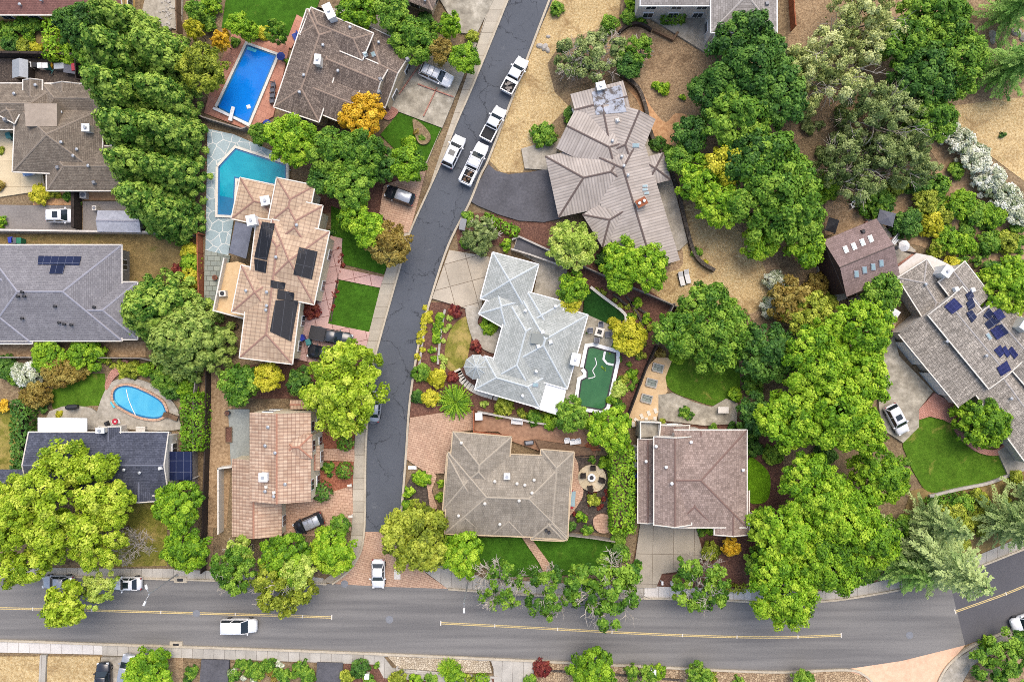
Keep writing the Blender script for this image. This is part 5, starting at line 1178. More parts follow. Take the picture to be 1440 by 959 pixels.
T(1145, 690, 50, 11, 'lime', 'lime tree of the mass above the sidewalk gap')
T(1188, 722, 52, 11, 'lime', 'lime tree of the mass beside the deeper green one')
T(1105, 752, 46, 11, 'lime', 'lime tree of the mass at the right of the small yellow tree')
T(1102, 826, 50, 11, 'lime', 'lowest lime tree of the mass overhanging the main road')
T(1168, 790, 50, 11, 'bright', 'bright tree of the mass above the upper kerb')
T(1222, 756, 44, 9, 'bright', 'bright tree between the mass and the tallest feathery conifer')
T(1068, 580, 28, 6, 'dark', 'dark tree at the upper right corner of the pinkish brown roof')
T(1072, 790, 26, 6, 'green', 'green tree in the mulch right of the street tree')
T(1384, 592, 37, 6, 'bright', 'rounded bright tree between the grey roof and the curved red edging')
# bottom row
T(210, 945, 34, 4.5, 'lime', 'lime shrub tree beside the pale car at the bottom')
T(834, 946, 34, 6, 'bright', 'bright tree on the brown stone strip at the bottom')
T(902, 952, 22, 5, 'green', 'thin green tree on the stone strip right of the bright one', cls='s4')
T(985, 948, 18, 4, 'green', 'small green tree on the stone strip below the middle yellow line')
T(1412, 926, 40, 5, 'green', 'spreading green tree at the lower right corner', cls='s4')
T(1130, 958, 16, 3, 'green', 'dark green tree on the stones beside the peach apron')
# ---------------------------------------------------------------- hedges
hedge(69, 52, 17, 54, 2.4, 'lime', 'tall narrow clipped bright hedge below the red brown roof')
hedge(269, 594, 29, 76, 2.6, 'bright', 'clipped bright hedge right of the kidney pool')
hedge(876, 690, 31, 116, 3.0, 'bright', 'tall clipped hedge between the fire pit patio and the pinkish brown house')
hedge(26, 612, 22, 95, 2.4, 'dark', 'long dark hedge left of the dark slate roof', 0.0)
hedge(948, 19, 30, 20, 1.5, 'green', 'clipped green hedge patch by the white house court')
hedge(704, 316, 52, 12, 1.2, 'bright', 'low bright hedge along the curved asphalt driveway', -0.45)
hedge(1330, 703, 0.1+60, 9, 1.0, 'green', 'low green hedge below the fan shaped lawn', 0.2)
hedge(1036, 828, 0.1+24, 9, 0.9, 'olive', 'low hedge beside the pale new sidewalk slabs')
hedge(678, 955, 17, 9, 0.9, 'bright', 'small clipped hedge at the bottom edge beside the stone strip')
# ---------------------------------------------------------------- shrubs
B = bush
for x, y, r, lf, lb in [
 (10, 45, 14, 'green', 'green shrub at the left edge of the sandy garden yard'), (14, 62, 13, 'dark', 'dark shrub in the lower left of the sandy garden yard'), (34, 35, 14, 'green', 'green shrub under the red brown eave'),
 (48, 34, 12, 'green', 'green shrub left of the tall narrow clipped hedge'), (40, 52, 8, 'bright', 'small round shrub in the middle of the sandy yard'), (34, 66, 12, 'olive', 'olive shrub at the lower side of the sandy yard'), (50, 70, 10, 'gold', 'yellow green shrub beside the foot of the clipped hedge'),
 (98, 74, 16, 'bright', 'bright shrub right of the tall narrow clipped hedge'), (292, 32, 13, 'green', 'green shrub in the bed below the top left lawn corner'), (298, 6, 14, 'bright', 'bright shrub at the top edge left of the lawn'), (330, 60, 7, 'green', 'small shrub at the top corner of the terracotta deck'),
 (372, 48, 9, 'gold', 'yellow shrub between the lawn and the pool'), (362, 46, 9, 'lime', 'lime shrub at the lower lawn edge by the pool'), (406, 88, 6, 'green', 'small shrub at the foot of the terracotta steps'), (597, 28, 12, 'dark', 'dark shrub in the bed by the bare driveway'), (610, 40, 9, 'green', 'green shrub below the bare driveway'),
 (664, 52, 9, 'olive', 'olive shrub beside the street at the bare driveway'), (574, 200, 0.1+10, 'lime', 'lime shrub at the left rim of the mown lawn'),
 (10, 508, 10, 'dark', 'dark shrub at the left edge above the white blossoms'), (24, 530, 14, 'green', 'green shrub left of the white blossoming bush'), (70, 500, 25, 'bright', 'left one of two bright rounded shrubs at the fence'), (120, 499, 25, 'bright', 'right one of two bright rounded shrubs at the fence'),
 (40, 527, 21, 'flower', 'white blossoming bush beside the rusty shrubs'), (82, 522, 23, 'rust', 'wide rusty shrub right of the white blossoms'), (112, 520, 15, 'rust', 'rusty shrub below the right bright rounded shrub'), (52, 556, 21, 'rust', 'rusty shrub below the white blossoms'), (4, 570, 9, 'yellow', 'yellow shrub at the left edge by the yellow yard'), (10, 520, 12, 'dark', 'dark clipped shrub at the left edge'),
 (186, 520, 12, 'olive', 'olive shrub right of the pink brick path'), (207, 520, 12, 'bright', 'bright shrub above the kidney pool'), (233, 530, 19, 'green', 'large green shrub right above the kidney pool'), (240, 548, 14, 'dark', 'dark shrub at the upper right pool deck edge'), (264, 545, 14, 'bright', 'bright shrub at the top of the clipped hedge by the pool'), (60, 572, 9, 'dark', 'dark shrub at the corner of the round concrete patio'), (84, 582, 6, 'gold', 'potted yellow green plant on the round concrete patio'),
 (150, 508, 6, 'olive', 'small shrub at the fence beside the pink brick path'), (57, 273, 14, 'gold', 'golden shrub beside the cream driveway'), (72, 270, 9, 'olive', 'olive shrub between the golden shrub and the eave'), (97, 277, 8, 'green', 'green shrub in the sandy strip above the white car'), (82, 276, 5, 'gold', 'tiny yellow shrub in the sandy strip'), (107, 287, 6, 'green', 'small green shrub at the right end of the sandy strip'), (3, 313, 8, 'bright', 'bright shrub at the left edge of the shared driveway'), (0, 262, 8, 'rust', 'rusty shrub at the left edge of the cream driveway'), (0, 212, 6, 'olive', 'olive shrub at the left edge beside the blue car'),
 (266, 352, 13, 'gold', 'yellow green bamboo clump at the upper end of the red fence'), (268, 370, 14, 'lime', 'lime bamboo clump in the middle of the red fence'), (268, 390, 14, 'gold', 'golden bamboo clump at the lower end of the red fence'), (250, 378, 7, 'red', 'dark red shrub on the worn backyard beside the bamboo'),
 (436, 436, 13, 'red', 'dark red small tree beside the pink tiled roof'), (586, 186, 5, 'rust', 'low rusty plant in the kidney shaped flower bed'), (594, 194, 5, 'green', 'low green plant in the kidney shaped flower bed'), 
 (448, 565, 7, 'dark', 'dark shrub against the cream wall at the upper front'), (441, 603, 8, 'green', 'green shrub in the notch of the cream wall'), (462, 656, 8, 'green', 'small green shrub below the front walk'), (464, 668, 4, 'dark', 'tiny dark shrub in the lower red bark bed'),
 (783, 12, 10, 'green', 'green shrub on the straw slope at the top of the street'), (858, 34, 13, 'green', 'clipped green shrub left of the white house path'), (884, 24, 11, 'green', 'green shrub under the left roof of the white house'), (888, 6, 10, 'bright', 'bright shrub at the top edge beside the white house'), (900, 28, 5, 'bright', 'small potted shrub by the curved retaining wall'), (907, 32, 4, 'dark', 'smaller potted shrub by the curved retaining wall'),
 (804, 160, 11, 'dark', 'dark shrub at the upper left wall of the ribbed roof house'), (802, 172, 9, 'green', 'green shrub at the left corner of the ribbed roof house'), (765, 190, 17, 'green', 'spreading green shrub above the concrete terrace'), (933, 124, 9, 'lime', 'lime shrub on the bare hillside'), (922, 121, 6, 'lime', 'smaller lime shrub on the bare hillside'), (960, 137, 5, 'lime', 'smallest lime shrub on the bare hillside'), (925, 202, 11, 'dark', 'dark shrub beside the stacked stone wall'), (938, 212, 10, 'green', 'green shrub at the bend of the stacked stone wall'),
 (980, 355, 8, 'green', 'narrow green shrub at the lower end of the stone wall'), (992, 369, 4, 'gold', 'tiny yellow plant at the end of the stone wall'), (958, 275, 7, 'green', 'green shrub on the terrace wall behind the roof'), (850, 366, 13, 'dark', 'dark shrub in the roof notch behind the pale lime tree'),
 (657, 306, 9, 'green', 'green shrub at the street corner of the grey green ornamental tree'), (655, 342, 8, 'green', 'green shrub below the white box by the street'), (712, 345, 9, 'bright', 'bright shrub at the right end of the low bright hedge'), (688, 458, 12, 'bright', 'round bright shrub between the curved path and the garage wall'), (641, 438, 9, 'red', 'dark red shrub at the corner of the slab driveway'), (670, 487, 9, 'red', 'dark red shrub above the pale turret'), (637, 531, 8, 'red', 'dark red shrub beside the stepping stones'),
 (614, 532, 14, 'gold', 'upper of two yellow green round shrubs by the street'), (605, 560, 12, 'gold', 'lower of two yellow green round shrubs by the street'), (592, 524, 13, 'green', 'green shrub at the kerb above the yellow green ones'), (587, 558, 10, 'dark', 'dark shrub at the kerb above the stony bed corner'), (681, 568, 6, 'pale', 'pale round shrub below the stepping stones'), (708, 570, 13, 'olive', 'olive shrub under the lower eave of the pale blue roof'), (752, 588, 12, 'green', 'green shrub along the terrace wall'), (775, 592, 12, 'bright', 'bright shrub at the right end of the terrace wall'),
 (824, 468, 0.1+3, 'green', 'tiny plant beside the fire table patio'), (896, 425, 7, 'lime', 'lime shrub on the mulch slope above the long fence'), (909, 448, 8, 'lime', 'lime shrub near the long fence corner'), (888, 446, 7, 'bright', 'bright shrub between the small rock walls'), (862, 455, 9, 'gold', 'golden shrub at the foot of the curved white kerb'), (872, 462, 8, 'lime', 'lime shrub right of the fire table'), (889, 525, 8, 'bright', 'bright shrub beside the rock ring'), (871, 548, 12, 'pale', 'pale round shrub right of the green pool'), (870, 570, 8, 'green', 'green shrub at the lower right of the green pool'), (878, 532, 7, 'olive', 'olive shrub between the pool and the rock ring'), (860, 563, 8, 'bright', 'bright shrub at the pool kerb'), (902, 500, 7, 'olive', 'olive shrub against the long fence'),
 (590, 672, 10, 'lime', 'bright shrub at the top of the dark corner bed'), (598, 676, 9, 'bright', 'second bright shrub in the dark corner bed'), (575, 692, 9, 'lime', 'lime shrub along the kerb of the dark corner bed'), (573, 712, 9, 'bright', 'bright shrub lower along the kerb of the corner bed'), (598, 722, 14, 'olive', 'olive shrub in the middle of the dark corner bed'), (620, 680, 6, 'lime', 'small lime shrub against the left wall of the tan roof'), (619, 700, 7, 'bright', 'bright shrub lower against the left wall of the tan roof'), (735, 745, 5, 'dark', 'small dark shrub in the notch of the tan roof'),
 (833, 646, 6, 'green', 'green shrub above the round fire pit patio'), (851, 652, 9, 'bright', 'bright shrub between the fire pit patio and the tall hedge'), (836, 702, 9, 'olive', 'reddish olive mound in the dark planting bed'), (818, 727, 9, 'bright', 'bright mound beside the small round brick patio'), (804, 740, 7, 'dark', 'dark shrub at the tan wall corner'), (826, 744, 8, 'green', 'green shrub along the grey garden wall'), (870, 756, 11, 'green', 'green shrub at the lower end of the tall hedge'), (870, 778, 14, 'dark', 'dark shrub at the left edge of the jointed driveway'),
 (962, 578, 8, 'green', 'green potted shrub on the curved concrete patio'), (970, 585, 7, 'dark', 'dark shrub beside the potted one on the curved patio'), (932, 592, 5, 'olive', 'small shrub beside the roof window well'), (1002, 600, 6, 'green', 'small shrub under the upper eave of the pinkish brown roof'), (1029, 599, 7, 'dark', 'dark shrub at the upper right of the pinkish brown roof'), (1034, 555, 10, 'bright', 'bright round shrub at the right end of the curved patio'), (1055, 606, 16, 'green', 'green shrub at the corner of the pinkish brown roof'), (986, 746, 8, 'green', 'green shrub at the garage corner by the driveway'), (999, 745, 7, 'bright', 'bright shrub next to the one at the garage corner'), (1000, 775, 14, 'olive', 'low olive shrub right of the jointed driveway'),
 (1060, 630, 12, 'dark', 'dark shrub above the bright ground cover'), (1088, 640, 14, 'green', 'green shrub right of the bright ground cover'), (1075, 725, 14, 'green', 'green shrub below the bright ground cover'), (928, 497, 8, 'rust', 'rusty shrub at the top of the buff patio'), (955, 500, 12, 'bright', 'bright shrub at the upper left of the round lawn'),
 (1090, 395, 16, 'flower', 'upper pale flowering shrub at the rim of the sunburnt grass'), (1084, 430, 15, 'flower', 'lower pale flowering shrub at the rim of the sunburnt grass'), (1098, 412, 14, 'grey', 'grey shrub between the pale flowering ones'),
 (1290, 258, 18, 'dark', 'dark green shrub right of the two white chairs'), (1232, 285, 23, 'green', 'green round shrub above the barn'), (1274, 315, 22, 'dark', 'dark round shrub right of the small canopy'), (1258, 262, 16, 'olive', 'olive shrub above the dark canopy'), (1300, 285, 20, 'olive', 'olive chaparral shrub on the sandy soil'), (1318, 262, 18, 'green', 'green chaparral shrub near the white flowers'), (1350, 285, 20, 'bright', 'upper bright chaparral shrub'), (1372, 300, 18, 'green', 'chaparral shrub below the upper bright one'), (1395, 305, 19, 'bright', 'bright chaparral shrub beside the pink path soil'), (1310, 318, 18, 'gold', 'yellowish chaparral shrub below the olive one'), (1335, 340, 20, 'bright', 'bright chaparral shrub above the white patio cover'), (1318, 350, 14, 'olive', 'olive shrub at the corner of the white patio cover'), (1360, 345, 14, 'lime', 'lime chaparral shrub above the grey roof'), (1392, 340, 16, 'green', 'green chaparral shrub right of the lime one'), (1418, 340, 16, 'olive', 'olive shrub near the right edge'), (1395, 380, 15, 'dark', 'bluish dark round shrub at the upper corner of the grey roof'), (1330, 300, 14, 'olive', 'olive shrub in the middle of the sandy soil'), (1345, 240, 12, 'green', 'green shrub under the white flowers'), (1290, 300, 10, 'bright', 'bright shrub next to the dark round one'), (1425, 375, 16, 'bright', 'bright shrub above the lime tree at the right edge'), (1340, 372, 12, 'gold', 'yellow shrub at the end of the white patio cover'), (1432, 318, 12, 'green', 'green shrub at the right edge below the white flowers'),
 (1332, 182, 18, 'flower', 'topmost white flowering shrub of the diagonal row'), (1352, 200, 21, 'flower', 'second white flowering shrub from the top of the diagonal row'), (1372, 226, 22, 'flower', 'third white flowering shrub of the diagonal row'), (1392, 250, 22, 'flower', 'fourth white flowering shrub of the diagonal row'), (1412, 276, 22, 'flower', 'fifth white flowering shrub of the diagonal row'), (1432, 300, 20, 'flower', 'lowest white flowering shrub of the diagonal row'), (1410, 190, 5, 'dark', 'lone dark shrub on the dry meadow'),
 (1150, 400, 16, 'rust', 'rusty shrub beside the narrow yard of the barn'), (1165, 425, 14, 'olive', 'olive shrub above the wood littered yard'), (1160, 265, 0.1+18, 'bright', 'bright shrub between the oak and the barn yard'), (1182, 345, 6, 'green', 'small shrub at the dark gable of the barn'), (1160, 640, 16, 'dark', 'dark undergrowth shrub inside the bright tree mass'), (1058, 540, 15, 'green', 'green shrub right of the round lawn'), (1276, 650, 0.1+6, 'green', 'green shrub at the left rim of the fan shaped lawn'),
 (1430, 612, 14, 'lime', 'lime shrub at the right end of the curved red edging'), (1345, 735, 24, 'olive', 'olive undergrowth beside the tallest feathery conifer'), (1352, 712, 18, 'green', 'green undergrowth below the fan lawn wall'), (1428, 672, 11, 'olive', 'olive shrub at the right end of the lawn wall'), (1330, 780, 14, 'olive', 'olive shrub above the kerb by the conifer'), (1270, 742, 18, 'green', 'green shrub between the conifers'),
 (270, 943, 9, 'green', 'green shrub in the narrow bed at the bottom'), (265, 955, 7, 'dark', 'dark shrub at the bottom edge in the narrow bed'), (505, 940, 13, 'dark', 'dark shrub right of the bottom dark driveway'), (488, 952, 11, 'olive', 'olive shrub beside the lower dark driveway'), (530, 935, 5, 'green', 'small round shrub on the bottom planted strip'), (520, 955, 9, 'green', 'green shrub beside the pale square post'), (560, 955, 13, 'olive', 'olive shrub in the bottom planted strip'), (585, 958, 10, 'bright', 'bright shrub at the bottom edge below the stones'), (640, 952, 14, 'bright', 'bright shrub beside the small palm'), (605, 955, 9, 'green', 'green shrub left of the small palm'), (662, 955, 8, 'olive', 'olive shrub right of the small palm'),
 (762, 940, 12, 'red', 'dark red shrub on the stone strip'), (745, 957, 9, 'green', 'green shrub at the bottom below the dark red one'), (888, 942, 9, 'green', 'green shrub on the stones left of the thin tree'), (925, 945, 11, 'bright', 'bright shrub on the stones right of the thin tree'), (1000, 955, 10, 'olive', 'olive shrub at the bottom edge of the stone strip'), (1038, 957, 8, 'green', 'green shrub at the bottom edge below the road'), (1390, 905, 11, 'bright', 'bright shrub beside the curved corner sidewalk'), (1440, 905, 16, 'green', 'green shrub at the lower right picture edge')]:
    B(x, y, r, lf, lb)
B(640, 566, 24, 'bright', 'large bright shrub with long strap leaves beside the brick driveway', 'strap_leaf_plant', kind='fern')
B(630, 941, 15, 'lime', 'small lime palm like plant on the river stones', 'palm_plant', kind='fern')
B(676, 330, 15, 'grey', 'spiky grey grass in the heart of the ornamental tree bed', 'ornamental_grass', kind='fern')
B(486, 622, 12, 'green', 'clipped round ball shrub just above the front walk', 'ball_shrub', kind='ball'); B(485, 661, 12, 'green', 'clipped round ball shrub just below the front walk', 'ball_shrub', kind='ball'); B(454, 690, 14.5, 'dark', 'largest clipped ball shrub beside the pinkish paved driveway', 'ball_shrub', kind='ball')
# little plants one cannot tell apart, bed by bed
def bed(pts, n, rr, leaves, label, group, seed):
    rs = random.Random(seed); P = pp(pts); x0, x1 = min(p[0] for p in P), max(p[0] for p in P); y0, y1 = min(p[1] for p in P), max(p[1] for p in P); k = 0
    while k < n:
        x, y = rs.uniform(x0, x1), rs.uniform(y0, y1)
        if inside(P, x, y): B(x, y, rs.uniform(*rr), leaves[k % len(leaves)], label, 'small_plant', group, 'plant'); k += 1
bed('598,430 608,432 600,480 592,515 584,512 590,470', 14, (3.5, 6), ['gold'], 'small yellow round plant in the front row of the planted kerb bed', 'yellow plants in the kerb bed', 1)
bed('612,432 625,434 618,470 612,512 604,512 608,470', 14, (4, 6.5), ['bright'], 'small bright green plant in the middle row of the planted kerb bed', 'green plants in the kerb bed', 2)
bed('628,434 640,440 630,480 624,518 618,516 622,470', 12, (3, 5), ['pale'], 'small pale plant in the back row of the planted kerb bed', 'pale plants in the kerb bed', 3)
bed('326,932 440,932 438,958 324,958', 26, (5, 10), ['green'], 'green plant of the wild garden between the two dark bottom driveways', 'green plants of the wild garden', 4)
bed('326,932 440,932 438,958 324,958', 10, (4, 7), ['flower'], 'pale flowering plant of the wild garden between the two dark bottom driveways', 'pale plants of the wild garden', 5)
bed('330,940 400,940 400,958 330,958', 6, (4, 6), ['rust'], 'rusty plant of the wild garden between the two dark bottom driveways', 'rusty plants of the wild garden', 6)
bed('840,520 870,470 910,500 890,570 866,585 862,530', 22, (2.5, 5), ['green'], 'small green plant on the mulch between the green pool and the long fence', 'green plants behind the pool', 7)
bed('830,398 880,420 930,470 905,490 880,440 840,410', 16, (2.5, 5), ['olive'], 'small olive plant on the terraced mulch slope', 'plants on the mulch slope', 8)
bed('808,690 860,690 860,745 800,745', 26, (1.8, 3.6), ['red'], 'tiny dark red plant in the dark bed by the fire pit', 'dark red plants by the fire pit', 9)
bed('1296,716 1420,684 1440,704 1330,792 1275,800', 40, (6, 12), ['olive'], 'low scrub plant on the bank under the feathery conifers', 'scrub on the conifer bank', 10)
bed('1290,240 1440,330 1430,390 1330,370', 34, (5, 10), ['green'], 'low green chaparral plant on the sandy soil', 'chaparral plants on the sandy soil', 11)
bed('1110,150 1300,130 1310,270 1180,290', 30, (6, 12), ['grey'], 'low grey green plant on the hillside below the oaks', 'plants below the oaks', 12)
bed('1050,720 1110,720 1260,800 1060,835', 24, (8, 15), ['green'], 'undergrowth plant below the bright tree mass', 'undergrowth of the bright tree mass', 13)
bed('445,300 475,330 466,330 440,280', 6, (3, 6), ['dark'], 'small dark plant beside the pink house wall', 'plants at the pink house wall', 14)
bed('478,337 484,378 478,390 474,360', 10, (2, 3.4), ['red'], 'tiny purple plant along the upper pink walk', 'purple plants along the upper pink walk', 15)
bed('470,395 478,396 468,440 462,440', 12, (2, 3.4), ['red'], 'tiny purple plant along the square lawn', 'purple plants along the square lawn', 16)
bed('100,505 180,505 180,530 155,545 150,525', 10, (3, 7), ['olive'], 'small olive plant at the back of the kidney pool garden', 'plants behind the pool garden', 17)
bed('690,570 760,582 790,598 760,594 700,585', 14, (4, 7), ['olive'], 'small olive plant between the pale blue roof and the brown terrace', 'plants above the brown terrace', 18)
# ---------------------------------------------------------------- pools
def basin(px, label, name, water, line, coping=0.35, cop_mat='offwhite', steps=(), z=0.42, smooth=False, tile=None):
    pts = pp(px); pts = smooth_line(pts, True) if smooth else pts; w = [W(x, y) for x, y in pts]
    a = sum(w[i-1][0]*w[i][1]-w[i][0]*w[i-1][1] for i in range(len(w)))
    if a < 0: w = w[::-1]
    cx, cy = sum(p[0] for p in w)/len(w), sum(p[1] for p in w)/len(w); root = thing(name, label, 'pool', (cx, cy, 0))
    mb = MB(); mb.prism(w, 0.0, z); mb.build('water', water, root)
    mb = MB(); mb.strip(w+[w[0]], 0.22, z, z+0.012, 0, 0.11); mb.build('waterline_tiles', line or LINE, root)
    mb = MB(); mb.strip(w+[w[0]], coping, 0.0, z+0.13, 0, -coping/2); mb.build('coping', MT[cop_mat] if cop_mat in MT else G[cop_mat], root)
    for s, hgt, m in steps:
        mb = MB(); q = [W(x, y) for x, y in pp(s)]; mb.prism(q, 0.0, z+hgt); mb.build('pool_step', m, root)
    return root
WB = M_water('bright_pool_water', C(8, 112, 208), C(24, 132, 224)); WT = M_water('teal_pool_water', C(10, 140, 166), C(44, 172, 190)); WK = M_water('kidney_pool_water', C(64, 164, 204), C(104, 192, 218)); WG = M_water('green_pool_water', C(40, 92, 56), C(66, 118, 74))
LINE = M_plain('waterline_tile', C(36, 112, 160), 0.3)
STEP = M_plain('pool_step_plaster', C(90, 196, 214), 0.3); STEP2 = M_plain('deep_pool_floor', C(16, 112, 156), 0.2)
r_ = basin('349,65 391,80 351,176 307,153', 'rectangular bright blue pool on a terracotta deck', 'swimming_pool', WB, None, steps=[('349,65 364,70 361,76 346,71', 0.008, STEP)])
mb = MB(); mb.strip([W(*p) for p in pp('302,154 352,177')], 0.35, 0.3, 0.6); mb.build('end_coping', MT['white'], r_)
x, y = W(329, 163); mb = MB(); mb.box((x, y, 0.85), (0.5, 2.0, 0.09), -0.25); mb.box((x-0.15, y-0.6, 0.6), (0.4, 0.5, 0.5), -0.25); mb.build('diving_board', MT['white'], r_)
basin('333,210 404,233 404,252 392,262 333,252 330,304 308,303 309,236', 'angular teal pool wrapped round the pink tiled roof', 'swimming_pool', WT, None, cop_mat='offwhite', steps=[('310,276 330,280 330,303 309,302', 0.01, STEP2)])
basin('163,552 170,544 185,542 205,549 228,562 236,575 235,583 222,588 200,585 178,575 165,565', 'kidney shaped light blue pool on a concrete deck', 'swimming_pool', WK, None, 0.32, 'paver', [('158,565 165,562 170,569 163,573', 0.02, STEP)], z=0.6, smooth=True)
r_ = basin('826,488 834,487 866,496 866,507 852,572 846,577 818,572 812,570 813,555 816,534 824,530 824,522 820,517', 'dark green pool with pale rounded kerb beside the pale blue roof', 'swimming_pool', WG, MT['dark'], 0.5, 'white')
mb = MB(); mb.tube([(*W(x, y), 0.5) for x, y in smooth_line(pp('836,503 838,512 833,521 836,529 827,532'))], 0.07, 5); mb.build('cleaner_hose', MT['white'], r_)
mb = MB(); mb.strip([W(x, y) for x, y in pp('850,494 848,505 853,511 862,513')], 0.3, 0.3, 0.56); mb.build('spa_ledge', MT['white'], r_)
mb = MB(); mb.tube([(*W(x, y), 0.65) for x, y in smooth_line(pp('181,547 184,560 187,568 190,575 194,583'))], 0.06, 5)
tag(mb.build('pool_hose', MT['white']), 'white hose floating across the kidney shaped pool', 'hose')
x, y = W(351, 152); mb = MB(); mb.box((x, y, 0.46), (0.6, 0.6, 0.12), 0.3, 0, 0.8); mb.box((x, y, 0.54), (0.15, 0.4, 0.08), 0.3, 0); tag(mb.build('pool_float', MT['white'], loc=(x, y, 0.4)), 'white square float on the bright blue pool', 'pool float')
patch_deck = patch('pool_deck', 'conc', '158,538 190,532 225,545 250,572 254,590 250,604 170,602 140,598 140,575', 'pale concrete deck around the kidney shaped pool', True)
patch('patio', 'conc', '72,578 90,571 110,570 130,573 140,580 140,604 62,600', 'round edged concrete patio above the slate roof')
patch('path', 'brick_red', '172,507 183,508 176,520 162,533 153,548 150,540 158,522', 'curving pink brick path from the fence to the kidney pool', True)
patch('patio', 'flagtan', '813,665 822,655 836,653 848,660 852,672 848,684 838,690 824,688 815,680', 'round tan flagstone patio with the fire pit', True)
patch('patio', 'paver', '834,728 842,722 852,722 860,730 860,742 852,748 842,747 835,740', 'small round brick patio beside the tall hedge', True)
patch('flower_bed', 'soil', '581,170 590,173 603,186 606,196 600,204 590,203 584,190', 'kidney shaped flower bed in the mown lawn', True)

# ---------------------------------------------------------------- vehicles
def paint(name, c, metal=0.0): return M_plain(name, c, 0.28, metal, 0.5, 0.6, 0.02)
PAINT = {'white': paint('car_white', C(236, 237, 238)), 'silver': paint('car_silver', C(172, 176, 182), 0.3), 'black': paint('car_black', C(34, 36, 44)), 'grey': paint('car_grey', C(84, 88, 94), 0.2), 'blue': paint('car_blue', C(112, 142, 184)), 'charcoal': paint('car_charcoal', C(62, 66, 72))}
def loft(mb, secs, mi=0):
    """body from cross sections (x, half width, z low, z high)"""
    vs = []; m = 8
    for x, w, a, b in secs:
        r = min(0.14, (b-a)*0.35, w*0.5); vs += [(x, -w*0.9, a), (x, -w, a+r), (x, -w, b-r*1.3), (x, -w+r*1.1, b), (x, w-r*1.1, b), (x, w, b-r*1.3), (x, w, a+r), (x, w*0.9, a)]
    fs = [[i*m+k, (i+1)*m+k, (i+1)*m+(k+1) % m, i*m+(k+1) % m] for i in range(len(secs)-1) for k in range(m)]
    fs += [list(range(m)), [(len(secs)-1)*m+k for k in range(m)][::-1]]; mb.mesh(vs, fs, mi)
def cabin(root, col, x0, x1, t0, t1, zb, zt, wb, wt, rails=False, sunroof=False, black_top=False, panel=None):
    """glasshouse with pillars and a roof panel: x0..x1 at the belt, t0..t1 at the roof"""
    v = [(x0, -wb, zb), (x1, -wb, zb), (x1, wb, zb), (x0, wb, zb), (t0, -wt, zt), (t1, -wt, zt), (t1, wt, zt), (t0, wt, zt)]
    g = MB(); g.mesh(v, [[1, 2, 6, 5]]); g.build('windscreen', MT['glass_car'], root)
    g = MB(); g.mesh(v, [[3, 0, 4, 7]]); g.build('rear_window', MT['glass_car'], root)
    for f in ([0, 1, 5, 4], [2, 3, 7, 6]): g = MB(); g.mesh(v, [f]); g.build('side_window', MT['glass_car'], root)
    p = MB()
    for a, b in ((0, 4), (1, 5), (2, 6), (3, 7)): p.tube([v[a], v[b]], 0.06, 4)
    xm, tm = (x0+x1)/2-0.1, (t0+t1)/2-0.1
    for s in (-1, 1): p.tube([(xm, s*wb, zb), (tm, s*wt, zt)], 0.06, 4)
    p.build('pillar', col, root)
    rf = MB(); secs = [(t0-0.08, wt*0.9, zt-0.05, zt+0.02), (t0+0.1, wt+0.03, zt-0.06, zt+0.06), ((t0+t1)/2, wt+0.04, zt-0.06, zt+0.09), (t1-0.1, wt+0.03, zt-0.06, zt+0.05), (t1+0.08, wt*0.9, zt-0.05, zt+0.01)]
    loft(rf, secs); rf.build('roof_panel', panel or col, root, smooth=True)
    if sunroof: s = MB(); s.box(((t0+t1)/2+0.25, 0, zt+0.09), (0.75, wt*1.25, 0.03)); s.build('sunroof', MT['glass_car'], root)
    if rails:
        r = MB()
        for s in (-1, 1): r.tube([(t0+0.1, s*wt*0.93, zt+0.06), (t0+0.3, s*wt*0.93, zt+0.16), (t1-0.3, s*wt*0.93, zt+0.16), (t1-0.1, s*wt*0.93, zt+0.06)], 0.035, 5)
        for x in ((t0*2+t1)/3, (t0+t1*2)/3): r.tube([(x, -wt*0.93, zt+0.16), (x, wt*0.93, zt+0.16)], 0.03, 5)
        r.build('roof_rack', MT['grey'], root)
